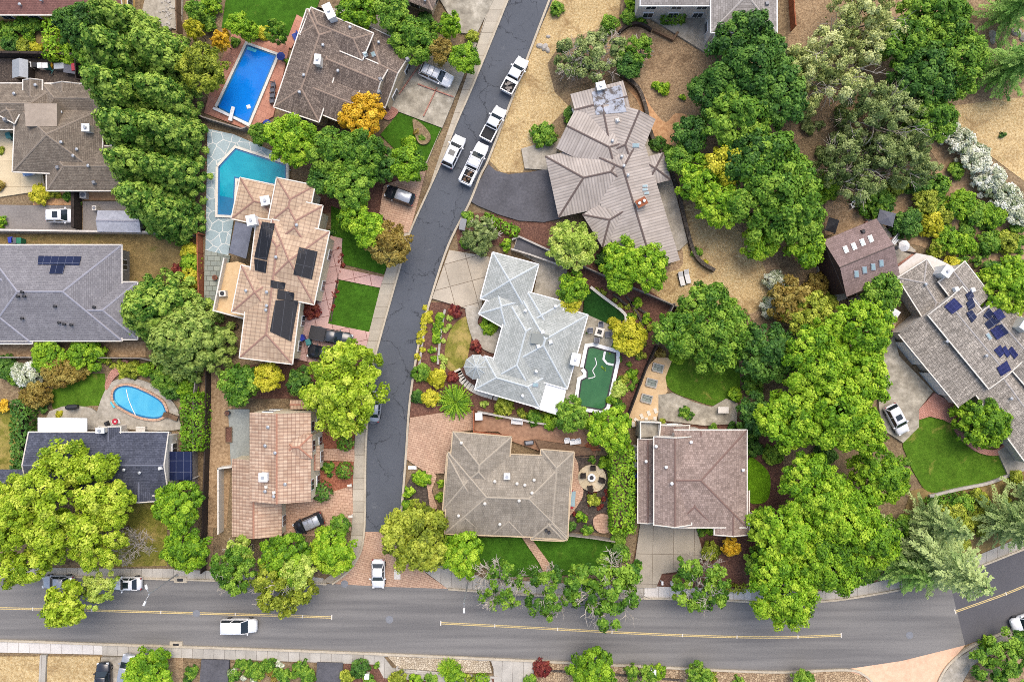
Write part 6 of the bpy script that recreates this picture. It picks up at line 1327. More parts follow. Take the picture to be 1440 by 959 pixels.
def car(px, py, head, kind, colour, label, name=None, L=4.7, z=None, sunroof=False, rails=False, cargo=None, panel=None):
    """head: direction of the bonnet in the picture, degrees counter-clockwise from right"""
    x, y = W(px, py, 0.8); z = gz(x, y) if z is None else z; col = PAINT[colour]
    cat = {'sedan': 'car', 'suv': 'suv', 'pickup': 'pickup truck', 'van': 'van', 'wagon': 'car'}[kind]
    root = thing(name or {'sedan': 'parked_car', 'suv': 'parked_suv', 'pickup': 'pickup_truck', 'van': 'van', 'wagon': 'parked_car'}[kind], label, cat, (x, y, z), None, math.radians(head)); local(root)
    k = L/4.7; b = MB()
    if kind == 'sedan':
        loft(b, [(-2.35*k, .7, .38, .82), (-2.25*k, .84, .28, .95), (-1.6*k, .91, .2, 1.0), (0, .92, .2, .98), (1.1*k, .92, .2, .96), (1.9*k, .88, .22, .86), (2.25*k, .78, .3, .74), (2.36*k, .55, .36, .62)]); b.build('body', col, root, smooth=True)
        cabin(root, col, -1.75*k, 1.05*k, -1.05*k, .25*k, .96, 1.4, .84, .64, rails, sunroof, panel=panel)
    elif kind in ('suv', 'wagon'):
        loft(b, [(-2.32*k, .78, .42, 1.0), (-2.26*k, .88, .32, 1.08), (-1.6*k, .95, .25, 1.12), (0, .96, .25, 1.1), (1.1*k, .96, .25, 1.08), (1.9*k, .92, .28, 1.0), (2.24*k, .82, .34, .88), (2.36*k, .6, .4, .75)]); b.build('body', col, root, smooth=True)
        cabin(root, col, -2.2*k, 1.15*k, -1.8*k, .45*k, 1.08, 1.68, .87, .7, rails, sunroof, panel=panel)
    elif kind == 'van':
        loft(b, [(-2.36*k, .86, .4, 1.15), (-2.3*k, .93, .3, 1.2), (0, .97, .25, 1.18), (1.3*k, .96, .25, 1.12), (2.0*k, .92, .28, 1.0), (2.3*k, .8, .35, .86), (2.38*k, .6, .42, .74)]); b.build('body', col, root, smooth=True)
        cabin(root, col, -2.28*k, 1.3*k, -2.1*k, .5*k, 1.15, 1.76, .92, .78, rails, sunroof, panel=panel)
    else:
        loft(b, [(-2.7*k, .88, .45, .85), (-2.6*k, .93, .4, .9), (-.7*k, .95, .35, .9), (-.55*k, .95, .35, 1.1), (1.2*k, .95, .35, 1.1), (2.1*k, .92, .36, 1.02), (2.5*k, .84, .4, .9), (2.62*k, .62, .45, .78)]); b.build('body', col, root, smooth=True)
        cabin(root, col, -.75*k, 1.35*k, -.5*k, .55*k, 1.08, 1.78, .86, .72, False, sunroof, panel=panel)
        w = MB()
        for s in (-1, 1): w.box((-1.7*k, s*.88, 1.02), (1.9*k, .13, .34))
        w.box((-2.63*k, 0, 1.0), (.12, 1.8, .36)); w.box((-.78*k, 0, 1.0), (.1, 1.7, .36)); w.build('bed_wall', col, root)
        w = MB(); w.box((-1.7*k, 0, .93), (1.8*k, 1.6, .05)); w.build('bed_floor', MT['rubber'], root)
    wb = {'pickup': 1.75*k}.get(kind, 1.42*k); tw = .86 if kind != 'pickup' else .88
    for sx in (-1, 1):
        for sy in (-1, 1):
            t = MB(); pts = [(sx*wb, sy*(tw-.1), .34), (sx*wb, sy*(tw+.1), .34)]; t.tube(pts, .34, 14); t = t.build('wheel', MT['rubber'], root)
            q = MB(); q.tube([(sx*wb, sy*(tw+.08), .34), (sx*wb, sy*(tw+.115), .34)], .2, 10); q.build('rim', MT['rim'], t)
    fx = (2.5 if kind == 'pickup' else 2.2)*k; zz = .82 if kind != 'sedan' else .7
    for s in (-1, 1):
        t = MB(); t.box((fx, s*.66, zz), (.26, .3, .14)); t.build('headlight', MT['lamp'], root)
        t = MB(); t.box((-fx-(.15 if kind == 'pickup' else .08), s*.72, zz+.1), (.12, .22, .24)); t.build('taillight', MT['red_lens'], root)
        t = MB(); mx = {'pickup': 1.0, 'van': 1.25, 'suv': .85, 'wagon': .85, 'sedan': .7}[kind]*k; t.box((mx, s*1.03, 1.12), (.16, .24, .16), s*.2); t.build('mirror', col, root)
    if cargo == 'cover': t = MB(); t.box((-1.7*k, 0, 1.22), (1.9*k, 1.74, .06)); t.build('bed_cover', MT['dark'], root)
    if cargo == 'tools':
        t = MB(); rs = random.Random(3)
        for i in range(9): t.box((-2.4*k+i*.2*k, rs.uniform(-.5, .5), 1.05+rs.random()*.15), (.3, .3+rs.random()*.3, .25), rs.random())
        tag(t.build('tool_load', [MT['greywood']], root), None)
        t = MB(); t.box((-.98*k, 0, 1.2), (.42, 1.7, .32)); t.build('tool_box', MT['silver'], root)
    if cargo == 'rack':
        t = MB()
        for s in (-1, 1):
            t.tube([(-2.6*k, s*.9, 1.1), (-2.6*k, s*.9, 1.95), (.9*k, s*.8, 1.95), (.9*k, s*.75, 1.78)], .04, 5)
            t.box((-1.7*k, s*.8, 1.25), (1.8*k, .3, .34))
        for i in range(5): t.tube([(-2.6*k+i*.75*k, -.9, 1.95), (-2.6*k+i*.75*k, .9, 1.95)], .035, 5)
        t.build('ladder_rack', col, root)
        t = MB(); rs = random.Random(5)
        for i in range(8): t.box((-2.4*k+i*.2*k, rs.uniform(-.3, .3), 1.1+rs.random()*.1), (.25, .35, .25), rs.random())
        t.build('tool_load', MT['wood'], root)
    return root
car(613.5, 107, -24, 'suv', 'white', 'white suv with roof rack on the stained driveway under the rusty tree', rails=True, L=4.8)
car(724, 107, 62, 'pickup', 'white', 'white pickup parked on the dry verge side of the street, grey load in its bed', L=4.7, cargo='tools')
car(694, 175, 63, 'pickup', 'white', 'white pickup with black open bed, second from the top on the right kerb', L=4.4)
car(638, 214, 65, 'suv', 'white', 'white suv with sunroof on the left side of the dark street', L=4.7, sunroof=True)
car(667, 231, 65, 'pickup', 'white', 'long white work truck with ladder rack beside the curved asphalt driveway', L=5.5, cargo='rack')
car(563, 276, 160, 'suv', 'black', 'dark suv with pale roof on the brick parking pad', L=4.2, panel=PAINT['silver'])
car(467, 473, -12, 'pickup', 'charcoal', 'dark grey pickup with covered bed on the pink driveway', L=5.3, cargo='cover')
car(453, 496, 172, 'sedan', 'black', 'small black car below the dark pickup on the pink driveway', L=4.0)
car(435, 735, 204, 'suv', 'black', 'black suv with roof rack on the pinkish paved driveway', L=4.3, rails=True, panel=PAINT['silver'])
car(532, 806, -90, 'sedan', 'white', 'white sedan waiting on the brick crossing', L=4.0, sunroof=False)
car(337, 879, 0, 'van', 'white', 'white van driving right below the yellow centre line', L=4.9)
car(180, 820, 180, 'sedan', 'white', 'white sedan at the kerb beside the street lamp with two arms', L=3.9, sunroof=True)
car(82, 818, 180, 'sedan', 'silver', 'silver car half hidden beneath the bright overhanging tree', L=4.4)
car(148, 951, 92, 'suv', 'black', 'dark suv on the bottom driveway at the left', L=4.3, rails=True)
car(181, 938, 80, 'suv', 'silver', 'pale suv partly under the lime shrub tree at the bottom', L=4.0)
car(1259, 589, -62, 'suv', 'white', 'white suv with sunroof on the driveway by the fan shaped lawn', L=4.4, sunroof=True)
car(1444, 872, 200, 'suv', 'white', 'white suv cut by the right edge on the dark asphalt', L=4.6)
car(88, 304, 0, 'suv', 'white', 'white suv with dark sunroof on the grey shared driveway', L=4.1, sunroof=True)
car(38, 229, -78, 'sedan', 'blue', 'light blue car on the cream driveway under the eave', L=3.7)
car(527, 571, 84, 'sedan', 'silver', 'silver car on the street almost hidden by the big yellow green street tree', L=4.3)

# ---------------------------------------------------------------- fences and walls
def fence(pts, h, mat, label, name='fence', post=2.4, t=0.07, cap='same', cat='fence', sm=False):
    P = pp(pts); P = smooth_line(P) if sm else P; w = [W(x, y) for x, y in P]
    root = thing(name, label, cat, (w[0][0], w[0][1], 0)); mb = MB(); mb.strip(w, t, 0.0, h); mb.build('board_panel', MT[mat], root)
    mb = MB(); mb.strip(w, t+0.09, h, h+0.07); mb.build('top_rail', MT[mat], root); L = [0]
    for a, b in zip(w[:-1], w[1:]): L.append(L[-1]+math.dist(a, b))
    n = max(1, min(40, int(L[-1]/post)))
    for k in range(n+1):
        d = L[-1]*k/n; i = max(0, min(len(w)-2, next((j for j in range(len(w)-1) if L[j+1] >= d), len(w)-2))); s = (d-L[i])/max(L[i+1]-L[i], 1e-6)
        x = w[i][0]+(w[i+1][0]-w[i][0])*s; y = w[i][1]+(w[i+1][1]-w[i][1])*s; a = math.atan2(w[i+1][1]-w[i][1], w[i+1][0]-w[i][0])
        mb = MB(); mb.box((x, y, (h+0.16)/2), (0.15, 0.15, h+0.16), a); mb.build('post', MT[mat], root)
    return root
def wall(pts, h, t, mat, label, sm=False, name='wall', cat='wall'):
    P = pp(pts); P = smooth_line(P) if sm else P; w = [W(x, y) for x, y in P]
    mb = MB(); mb.strip(w, t, 0.0, h); o = mb.build(name, MT[mat], loc=(w[0][0], w[0][1], 0)); return tag(o, label, cat)
wall('-60,326 0,326 215,329 278,332', 1.8, 0.25, 'stucco_pale', 'long pale wall between the shared driveway and the worn backyard')
fence('285,330 286,380 288,436', 1.8, 'redwood', 'red brown board fence beside the grey flagstone strip')
fence('278,331 288,331', 1.8, 'redwood', 'short red brown fence at the foot of the redwoods')
fence('114,269 114,323', 1.9, 'darkwood', 'short black fence between the white car and the grey shed', t=0.35)
fence('-60,502 60,502 205,503 285,520', 1.7, 'greywood', 'long grey fence above the kidney pool garden')
fence('297,523 296,600 293,700 290,800', 1.7, 'darkwood', 'long dark fence down the middle of the dirt track')
fence('283,522 279,560 278,680', 1.6, 'greywood', 'grey fence right of the clipped hedge and the solar canopy')
fence('-60,80 84,82 116,84', 1.8, 'darkwood', 'dark fence above the side yard boxes', t=0.25)
fence('116,84 118,118 140,121', 1.8, 'darkwood', 'dark fence corner right of the side yard boxes')
fence('256,-5 256,25 257,52', 1.8, 'wood', 'brown fence between the rubble patio and the top garden')
fence('271,157 292,170 345,186 352,184', 1.6, 'greywood', 'low grey fence between the two pool decks')
fence('42,575 41,605 40,650', 1.6, 'darkwood', 'dark fence between the dark hedge and the slate roof')
fence('814,374 850,390 905,413 960,437', 1.7, 'greywood', 'grey brown fence running below the sunburnt grass')
fence('920,487 905,520 878,592', 1.8, 'darkwood', 'dark double fence between the green pool garden and the buff patio')
fence('945,428 936,446 922,484', 1.7, 'greywood', 'short grey fence at the corner above the wide green tree')
fence('1108,-20 1110,20 1112,44', 1.8, 'redwood', 'red brown fence at the right of the white house')
fence('667,576 667,607', 1.7, 'redwood', 'red brown fence panel between brick driveway and brown terrace', t=0.1)
fence('795,748 830,752 862,757', 1.6, 'greywood', 'grey fence below the dark planting bed')
fence('315,655 350,651', 2.0, 'offwhite', 'short white fence at the upper corner of the terracotta side court', t=0.12)
fence('315,655 315,745', 2.0, 'offwhite', 'white fence along the side court left of the terracotta roof', t=0.12)
wall('720,338 730,334 798,365', 0.9, 0.25, 'conc_wall', 'upper concrete wall of the dark strip behind the garage')
wall('719,352 745,360 790,376', 1.6, 0.22, 'conc_wall', 'lower concrete wall of the dark strip behind the garage')
wall('798,372 792,395 784,423', 1.7, 0.2, 'greywood', 'grey wall at the right of the concrete side court')
wall('872,108 885,116 898,130 907,155 912,182 920,203 934,220 944,246 955,285 966,330 974,355 985,370 1003,381', 0.9, 0.5, 'stonewall', 'long curved stacked stone wall behind the ribbed roof', True)
wall('870,48 884,38 900,37 915,45', 0.8, 0.35, 'darkwood', 'curved dark retaining wall below the white house path', True)
wall('918,45 945,58 952,48', 0.7, 0.3, 'wood', 'wooden retaining wall below the sloping path')
wall('830,404 845,416 860,427 872,436 879,444 879,453', 0.6, 0.4, 'offwhite', 'curved white kerb wall of the artificial turf', True)
wall('862,414 872,422 884,432', 0.5, 0.3, 'stonewall', 'upper small rock wall on the mulch slope', True)
wall('880,417 892,430 908,441', 0.5, 0.3, 'stonewall', 'right small rock wall on the mulch slope', True)
wall('886,425 898,445 903,458', 0.5, 0.3, 'stonewall', 'lower small rock wall beside the golden shrub', True)
wall('1305,697 1345,687 1385,679 1415,668 1445,655', 0.5, 0.4, 'conc_wall', 'low pale wall below the fan shaped lawn', True)
wall('560,935 566,942 640,948 700,951', 0.35, 0.25, 'conc_wall', 'low kerb wall below the river stones', True)
wall('752,940 860,946 960,955', 0.35, 0.3, 'stonewall', 'low stone edge across the brown stone strip')
wall('667,606 720,613', 0.9, 0.2, 'redwood', 'low timber wall along the upper eave of the tan roof')
wall('672,578 725,588 782,598', 1.2, 0.25, 'conc_wall', 'concrete wall above the brown terrace')
wall('1246,318 1265,350 1288,358 1320,365 1345,378', 0.5, 0.25, 'darkwood', 'low dark edging between the barn patio and the chaparral', True)
wall('602,435 596,470 590,513', 0.35, 0.3, 'conc_wall', 'front low kerb of the planted kerb bed', True)
wall('626,435 620,470 616,512', 0.35, 0.3, 'conc_wall', 'middle low kerb of the planted kerb bed', True)
wall('474,395 466,452', 0.25, 0.15, 'stonewall', 'narrow stone edging left of the square lawn')
mb = MB()
# terrace stairs and balustrade of the tan house
x0, y0 = W(752, 629), W(836, 638); root = thing('terrace_deck', 'brown timber deck with steps along the upper side of the tan roof', 'deck', (*W(790, 632), 0))
mb = MB(); mb.prism([W(x, y, 1.0) for x, y in pp('752,618 790,624 830,630 836,640 806,638 760,634')], 0.0, 1.0); mb.build('deck_floor', MT['wood'], root)
for k in range(5): mb = MB(); x, y = W(826+k*2.4, 618+k*3.2); mb.box((x, y, 0.15+0.15*k), (1.6, 0.35, 0.18), 1.0-k*0.25); mb.build('deck_step', MT['redwood'], root)
mb = MB(); mb.strip([W(x, y, 1.0) for x, y in pp('752,634 806,640 836,642 838,630')], 0.06, 1.85, 1.93)
for x, y in pp('752,634 770,636 788,638 806,640 822,641 836,642'): a, b = W(x, y, 1.0); mb.box((a, b, 1.4), (0.08, 0.08, 1.0))
mb.build('railing', MT['wood'], root)
for k, lb in enumerate(('upper', 'middle', 'lower')):
    x, y = W(*[(924, 517), (915, 538), (908, 560)][k]); r = thing('planter', lb+' square stone framed planter on the buff patio', 'planter', (x, y, 0), None, -0.25); local(r)
    mb = MB(); mb.strip([(-.72, -.52), (.72, -.52), (.72, .52), (-.72, .52), (-.72, -.5)], 0.16, 0.0, 0.7); mb.build('frame', MT['conc_wall'], r); mb = MB(); mb.box((0, 0, 0.3), (1.36, 0.96, 0.58)); mb.build('planting', G['flag2'], r)
# ---------------------------------------------------------------- street lamps
def lamp(px, py, tx, ty, label, arms):
    x, y = W(px, py); root = thing('street_lamp', label, 'street lamp', (x, y, 0)); local(root); h = 8.2
    mb = MB(); mb.tube([(0, 0, 0), (0, 0, 0.5), (0, 0, h)], [0.16, 0.11, 0.07], 10); mb.build('pole', MT['silver'], root)
    mb = MB(); mb.disc((0, 0), 0.24, 0, 0.35, 10); mb.build('base', MT['conc_wall'], root)
    for ang, L in arms:
        c, s = math.cos(ang), math.sin(ang); a = MB(); a.tube([(0, 0, h-0.5), (c*L*0.5, s*L*0.5, h-0.05), (c*L, s*L, h)], 0.045, 6); a = a.build('arm', MT['silver'], root)
        q = MB(); q.box((c*(L+.25), s*(L+.25), h), (.65, .28, .14), ang, 0, .8); q.build('lamp_head', MT['white'], a)
lamp(251, 806, 0, 0, 'galvanised street lamp with two arms leaning over the road by the dense hedge tree', [(-2.0, 1.1), (1.9, 0.7)])
lamp(658, 818, 0, 0, 'slim street lamp beside the nearly bare street tree', [(-1.57, 0.7)])
# ---------------------------------------------------------------- garden things
def put(name, px, py, rz, label, cat, parts, group=None, h=0.0, z=None):
    """a thing at its own foot: parts = [(part name, material, builder)]"""
    x, y = W(px, py, h); z = gz(x, y) if z is None else z; r = thing(name, label, cat, (x, y, z), group, rz); local(r)
    for nm, mat, fn in parts: mb = MB(); fn(mb); mb.build(nm, MT[mat] if isinstance(mat, str) else mat, r)
    return r
def wheel_pair(mb):
    for s in (-.25, .25): mb.tube([(s-.04, -.36, .12), (s+.04, -.36, .12)], .12, 10)
def bin_(px, py, rz, mat, label):
    put('wheelie_bin', px, py, rz, label, 'bin', [('body', mat, lambda m: m.box((0, 0, .55), (.56, .66, 1.0), 0, 0, 1.1)), ('lid', mat, lambda m: (m.box((0, 0.02, 1.09), (.66, .78, .09)), m.tube([(-.28, -.42, 1.08), (.28, -.42, 1.08)], .03, 6))), ('wheel', 'rubber', wheel_pair)], h=0.8)
bin_(17, 338, 0.1, 'blue_plastic', 'blue bin left of a green one above the blue grey roof'); bin_(22, 339, 0, 'grey_plastic', 'grey bin squeezed between the blue and green ones above the blue grey roof'); bin_(29, 339, 0, 'green_plastic', 'green bin at the right end of the trio above the blue grey roof')
bin_(426, 475, 0.4, 'blue_plastic', 'blue bin at the pink driveway wall'); bin_(435, 481, 0.3, 'teal_plastic', 'teal bin beside the blue one at the pink driveway')
bin_(976, 20, 0.1, 'blue_plastic', 'blue bin in the white house court'); bin_(984, 20, 0, 'green_plastic', 'green bin in the white house court'); bin_(969, 19, 0, 'grey_plastic', 'dark grey bin left of the blue one in the white house court')
bin_(894, 668, 1.57, 'blue_plastic', 'blue bin against the left wall of the pinkish brown house'); bin_(893, 681, 1.57, 'grey_plastic', 'upper dark bin below the blue one beside the tall hedge'); bin_(893, 689, 1.57, 'grey_plastic', 'lower dark bin below the blue one beside the tall hedge')
bin_(15, 192, 0.3, 'teal_plastic', 'teal bin on the cream driveway by the garage')
def box_(px, py, rz, s, mat, label, name='storage_box', cat='box', lid='white', h=0.5):
    put(name, px, py, rz, label, cat, [('body', mat, lambda m: m.box((0, 0, s[2]/2), s, 0, 0, .97)), ('lid', lid, lambda m: m.box((0, 0, s[2]+.04), (s[0]+.08, s[1]+.08, .08), 0, 0, .92))], h=h)
for x, y, s, m, l, lb in [(45, 94, (.6, .7, .9), 'offwhite', 'white', 'pale storage box right of the play house'), (52, 94, (.6, .6, .8), 'dark', 'dark', 'dark storage box in the side yard row'), (60, 95, (.6, .7, .9), 'white', 'white', 'white storage box in the side yard row'), (68, 95, (.7, .7, .9), 'teal_plastic', 'white', 'white lidded box beside the yellow toy in the side yard'),
    (86, 95, (1.4, .8, .7), 'grey', 'silver', 'long grey chest in the side yard'), (109, 97, (.8, 1.0, .9), 'red_plastic', 'red_plastic', 'red chest at the right end of the side yard')]: box_(x, y, 0.05, s, m, lb, lid=l)
put('table_tennis_table', 101, 98, -0.15, 'folding dark table leaning in the side yard beside the red chest', 'table', [('table_top', 'canvas_grey', lambda m: m.box((0, 0, .78), (1.9, 1.3, .06))), ('leg', 'grey', lambda m: [m.box((sx*.8, sy*.5, .38), (.06, .06, .76)) for sx in (-1, 1) for sy in (-1, 1)])], h=0.8)
put('play_house', 31, 99, 0.0, 'white and grey play house in the side yard', 'play house', [('wall', 'darkwood', lambda m: m.box((0, 0, .8), (1.9, 2.2, 1.6))), ('roof', 'silver', lambda m: m.mesh([(-1.1, -1.25, 1.6), (1.1, -1.25, 1.6), (1.1, 1.25, 1.6), (-1.1, 1.25, 1.6), (.35, -1.25, 2.3), (.35, 1.25, 2.3)], [[0, 4, 5, 3], [1, 2, 5, 4], [0, 1, 4], [2, 3, 5]]))], h=1.5)
put('bicycle', 78, 102, 0.8, 'child bicycle lying in the side yard below the yellow toy', 'bicycle', [('wheel', 'rubber', lambda m: (m.ring((-.5, 0), .24, .32, .05, .11, 18), m.ring((.5, 0), .24, .32, .05, .11, 18))), ('frame', 'teal_plastic', lambda m: (m.tube([(-.5, 0, .1), (0, .1, .14), (.45, .2, .14), (.5, 0, .1)], .04, 5), m.tube([(-.1, .1, .14), (-.2, .4, .14)], .04, 5), m.tube([(.35, .45, .14), (.5, .2, .14), (.65, .5, .14)], .03, 5)))])
put('toy', 78, 95, 0.4, 'small yellow toy between the boxes of the side yard', 'toy', [('body', LEAF['yellow'], lambda m: (m.box((0, 0, .25), (.7, .5, .35), 0, 0, .7), m.box((.1, 0, .55), (.2, .45, .3))))])
# patio chairs: one prototype, then copies
def chair_parts(m1, m2): return [('seat', m1, lambda m: m.box((0, 0, .42), (.62, .6, .1))), ('backrest', m1, lambda m: m.mesh([(-.3, .28, .4), (.3, .28, .4), (.3, .5, 1.0), (-.3, .5, 1.0), (-.3, .34, .4), (.3, .34, .4), (.3, .56, 1.0), (-.3, .56, 1.0)], [[0, 1, 2, 3], [5, 4, 7, 6], [3, 2, 6, 7], [1, 0, 4, 5], [0, 3, 7, 4], [2, 1, 5, 6]])), ('armrest', m2, lambda m: [m.box((s*.36, .05, .64), (.1, .66, .06)) for s in (-1, 1)]), ('leg', m2, lambda m: [m.box((sx*.3, sy*.26, .2), (.07, .07, .4)) for sx in (-1, 1) for sy in (-1, 1)])]
GR = 'chairs around the round fire pit'
c0 = put('patio_chair', 833, 657, 0.0, 'brown wooden chair above the round fire pit', 'chair', chair_parts('darkwood', 'darkwood'), GR)
for x, y, a, lb in [(820, 667, 1.57, 'brown wooden chair left of the round fire pit'), (844, 673, -1.8, 'brown wooden chair right of the round fire pit'), (829, 684, 3.3, 'brown wooden chair below the round fire pit')]: copy_tree(c0, (*W(x, y), gz(*W(x, y))), a, lb)
put('fire_pit', 831, 670, 0, 'round white fire pit with dark centre on the tan flagstones', 'fire pit', [('ring', 'white', lambda m: m.ring((0, 0), .3, .55, 0, .4, 24)), ('ash', 'dark', lambda m: m.disc((0, 0), .32, 0, .25, 20))])
GR = 'grey chairs around the square fire table'
c1 = put('patio_chair', 844, 458, 0.0, 'grey cushioned chair above the square fire table', 'chair', chair_parts('canvas_grey', 'grey'), GR)
for x, y, a, lb in [(830, 465, 1.57, 'grey cushioned chair left of the square fire table'), (853, 470, -1.57, 'white cushioned chair right of the square fire table'), (838, 478, 3.1, 'grey cushioned chair below the square fire table')]: copy_tree(c1, (*W(x, y), gz(*W(x, y))), a, lb)
put('fire_table', 842, 467, -.25, 'square pale fire table with dark centre between four chairs', 'table', [('frame', 'offwhite', lambda m: [m.box((sx*.45, sy*.45*(1-abs(sx)), .3), (.3 if sx else 1.2, .3 if not sx else 1.2, .55)) for sx, sy in ((1, 0), (-1, 0))] + [m.box((0, s*.45, .302), (.6, .3, .55)) for s in (-1, 1)]), ('burner', 'dark', lambda m: m.box((0, 0, .25), (.62, .62, .4)))])
def lounger(px, py, rz, label, fab, fr, group, src=[None]):
    return put('sun_lounger', px, py, rz, label, 'lounger', [('frame', fr, lambda m: (m.box((0, -.2, .28), (.74, 1.9, .08)), [m.box((sx*.32, y, .13), (.06, .06, .26)) for sx in (-1, 1) for y in (-1.0, .6)])), ('cushion', fab, lambda m: m.box((0, -.45, .38), (.66, 1.35, .12))), ('backrest', fab, lambda m: m.mesh([(-.33, .25, .34), (.33, .25, .34), (.33, .85, .75), (-.33, .85, .75), (-.33, .2, .46), (.33, .2, .46), (.33, .8, .87), (-.33, .8, .87)], [[4, 5, 6, 7], [0, 3, 2, 1], [0, 1, 5, 4], [1, 2, 6, 5], [2, 3, 7, 6], [3, 0, 4, 7]]))], group)
lounger(957, 391, .25, 'left one of two white cushioned loungers on the sunburnt grass', 'canvas_white', 'darkwood', 'white loungers on the dry grass'); lounger(965, 388, .25, 'right one of two white cushioned loungers on the sunburnt grass', 'canvas_white', 'darkwood', 'white loungers on the dry grass')
c3 = put('patio_chair', 386, 122, -1.4, 'topmost of four dark chairs by the long side of the blue pool', 'chair', chair_parts('canvas_grey', 'dark'), 'dark chairs by the blue pool')
for k, w in enumerate(('second from the top', 'third from the top', 'lowest')): copy_tree(c3, (*W(385.5-k*.5, 129.5+k*7.5), gz(*W(385, 129.5+k*7.5))), -1.4, w+' of four dark chairs by the long side of the blue pool')
lounger(243, 584, 1.2, 'brown lounger at the lower right of the kidney pool', 'wood', 'darkwood', None)
def umbrella(px, py, r, mat, label, h=2.3):
    def can(m):
        n = 8; v = [(r*math.cos(6.283*k/n), r*math.sin(6.283*k/n), h-.35) for k in range(n)]+[(0, 0, h+.15)]; m.mesh(v, [[k, (k+1) % n, n] for k in range(n)]); m.mesh([(x, y, z-.03) for x, y, z in v], [[(k+1) % n, k, n] for k in range(n)])
    put('parasol', px, py, .3, label, 'parasol', [('pole', 'grey', lambda m: m.tube([(0, 0, 0), (0, 0, h)], .03, 6)), ('canopy', mat, can), ('base', 'dark', lambda m: m.disc((0, 0), .3, 0, .12, 14))], h=h)
umbrella(394.5, 79, .6, 'canvas_blue', 'small closed blue parasol at the top right of the blue pool', 1.5); umbrella(374, 173, .6, 'canvas_blue', 'small blue parasol at the lower right of the terracotta deck', 1.5)
umbrella(1271, 346, .8, 'canvas_white', 'small white parasol on the barn patio')
put('sofa', 419, 58, .45, 'blue cushioned sofa on the deck of the shake roof house', 'sofa', [('seat', 'canvas_blue', lambda m: m.box((0, 0, .4), (.8, 2.4, .25))), ('backrest', 'canvas_blue', lambda m: m.box((.42, 0, .6), (.2, 2.4, .7))), ('frame', 'grey', lambda m: m.box((0.1, 0, .15), (1.0, 2.5, .25)))], h=0.5)
put('picnic_bench', 1256, 337, .9, 'white slatted bench on the barn patio beside the parasol', 'bench', [('seat', 'white', lambda m: [m.box((0, -.25+.25*k, .45), (1.7, .2, .05)) for k in range(3)]), ('backrest', 'white', lambda m: m.box((0, .45, .75), (1.7, .06, .5))), ('leg', 'white', lambda m: [m.box((s*.7, .05, .22), (.08, .7, .42)) for s in (-1, 1)])])
def canopy(px, py, sx, sy, h, rz, mat, label, name='canopy', cat='canopy', pole='grey'):
    put(name, px, py, rz, label, cat, [('canopy_top', mat, lambda m: m.mesh([(-sx/2, -sy/2, h), (sx/2, -sy/2, h), (sx/2, sy/2, h), (-sx/2, sy/2, h), (0, 0, h+.5), (0, 0, h+.42)], [[0, 1, 4], [1, 2, 4], [2, 3, 4], [3, 0, 4], [1, 0, 5], [2, 1, 5], [3, 2, 5], [0, 3, 5]])), ('pole', pole, lambda m: [m.tube([(a*sx/2, b*sy/2, 0), (a*sx/2, b*sy/2, h)], .05, 6) for a in (-1, 1) for b in (-1, 1)])], h=h)
canopy(1246, 307, 2.3, 1.9, 2.2, -.25, 'canvas_grey', 'dark grey canopy with white edge above the barn patio'); canopy(1248, 440, 2.6, 1.9, 2.4, -.6, 'canvas_white', 'white shade sail beside the round clipped tree', 'shade_sail', 'shade sail')
canopy(166, 203, 1.9, 1.7, 2.4, .6, 'canvas_lilac', 'lilac sunshade between the shingle roof and the redwoods', 'shade_sail', 'shade sail'); canopy(171, 155, 2.4, 1.5, 2.4, .3, 'canvas_white', 'white sunshade tucked under the redwoods above the lilac one', 'shade_sail', 'shade sail')
canopy(1170, 317, 1.5, 1.9, 2.2, -.3, 'dark', 'black covered frame at the upper left corner of the barn', 'canopy', 'canopy')
put('garden_swing', 104, 572, .1, 'dark covered barbecue on the round edged patio', 'barbecue', [('body', 'dark', lambda m: m.tube([(-.75, 0, .8), (-.5, 0, .9), (.5, 0, .9), (.75, 0, .8)], [.25, .38, .38, .25], 12)), ('leg', 'dark', lambda m: [m.box((s*.5, 0, .3), (.08, .5, .6)) for s in (-1, 1)])], h=0.8).name = 'barbecue'
put('garden_table', 245, 617, .2, 'grey round garden table right of the slate roof', 'table', [('table_top', 'silver', lambda m: m.disc((0, 0), .45, .7, .75, 16)), ('leg', 'grey', lambda m: m.disc((0, 0), .08, 0, .7, 8))], h=.7)
for x, y, a, lb in [(241, 611, .5, 'grey garden chair above the table right of the slate roof'), (247, 626, 3.2, 'grey garden chair below the table right of the slate roof')]: copy_tree(c1, (*W(x, y), gz(*W(x, y))), a, lb, 'garden chairs by the slate roof')
put('picnic_table', 1016, 576, .0, 'pale rounded garden table on the curved concrete patio', 'table', [('table_top', 'offwhite', lambda m: m.box((0, 0, .74), (1.5, .9, .07), 0, 0, .96)), ('leg', 'grey', lambda m: [m.box((sx*.55, sy*.3, .36), (.08, .08, .7)) for sx in (-1, 1) for sy in (-1, 1)])], h=.7)
put('dining_table', 804, 700, 1.5, 'long glass dining table at the tan house wall', 'table', [('table_top', MT['glass_sky'], lambda m: m.box((0, 0, .74), (2.1, .9, .05))), ('leg', 'grey', lambda m: [m.box((sx*.9, sy*.35, .36), (.07, .07, .72)) for sx in (-1, 1) for sy in (-1, 1)])], h=.7)
for y, w in ((690, 'upper'), (709, 'lower')): put('dining_chair', 802, y, 0 if y == 690 else 3.14, w+' pink cushioned chair at the long glass dining table', 'chair', [('seat', 'red_plastic', lambda m: m.box((0, 0, .45), (.5, .5, .1))), ('backrest', 'red_plastic', lambda m: m.box((0, .27, .75), (.5, .07, .6))), ('leg', 'dark', lambda m: [m.box((sx*.2, sy*.2, .2), (.05, .05, .4)) for sx in (-1, 1) for sy in (-1, 1)])], 'pink chairs at the glass table')
GR = 'white chairs on the brown terrace'
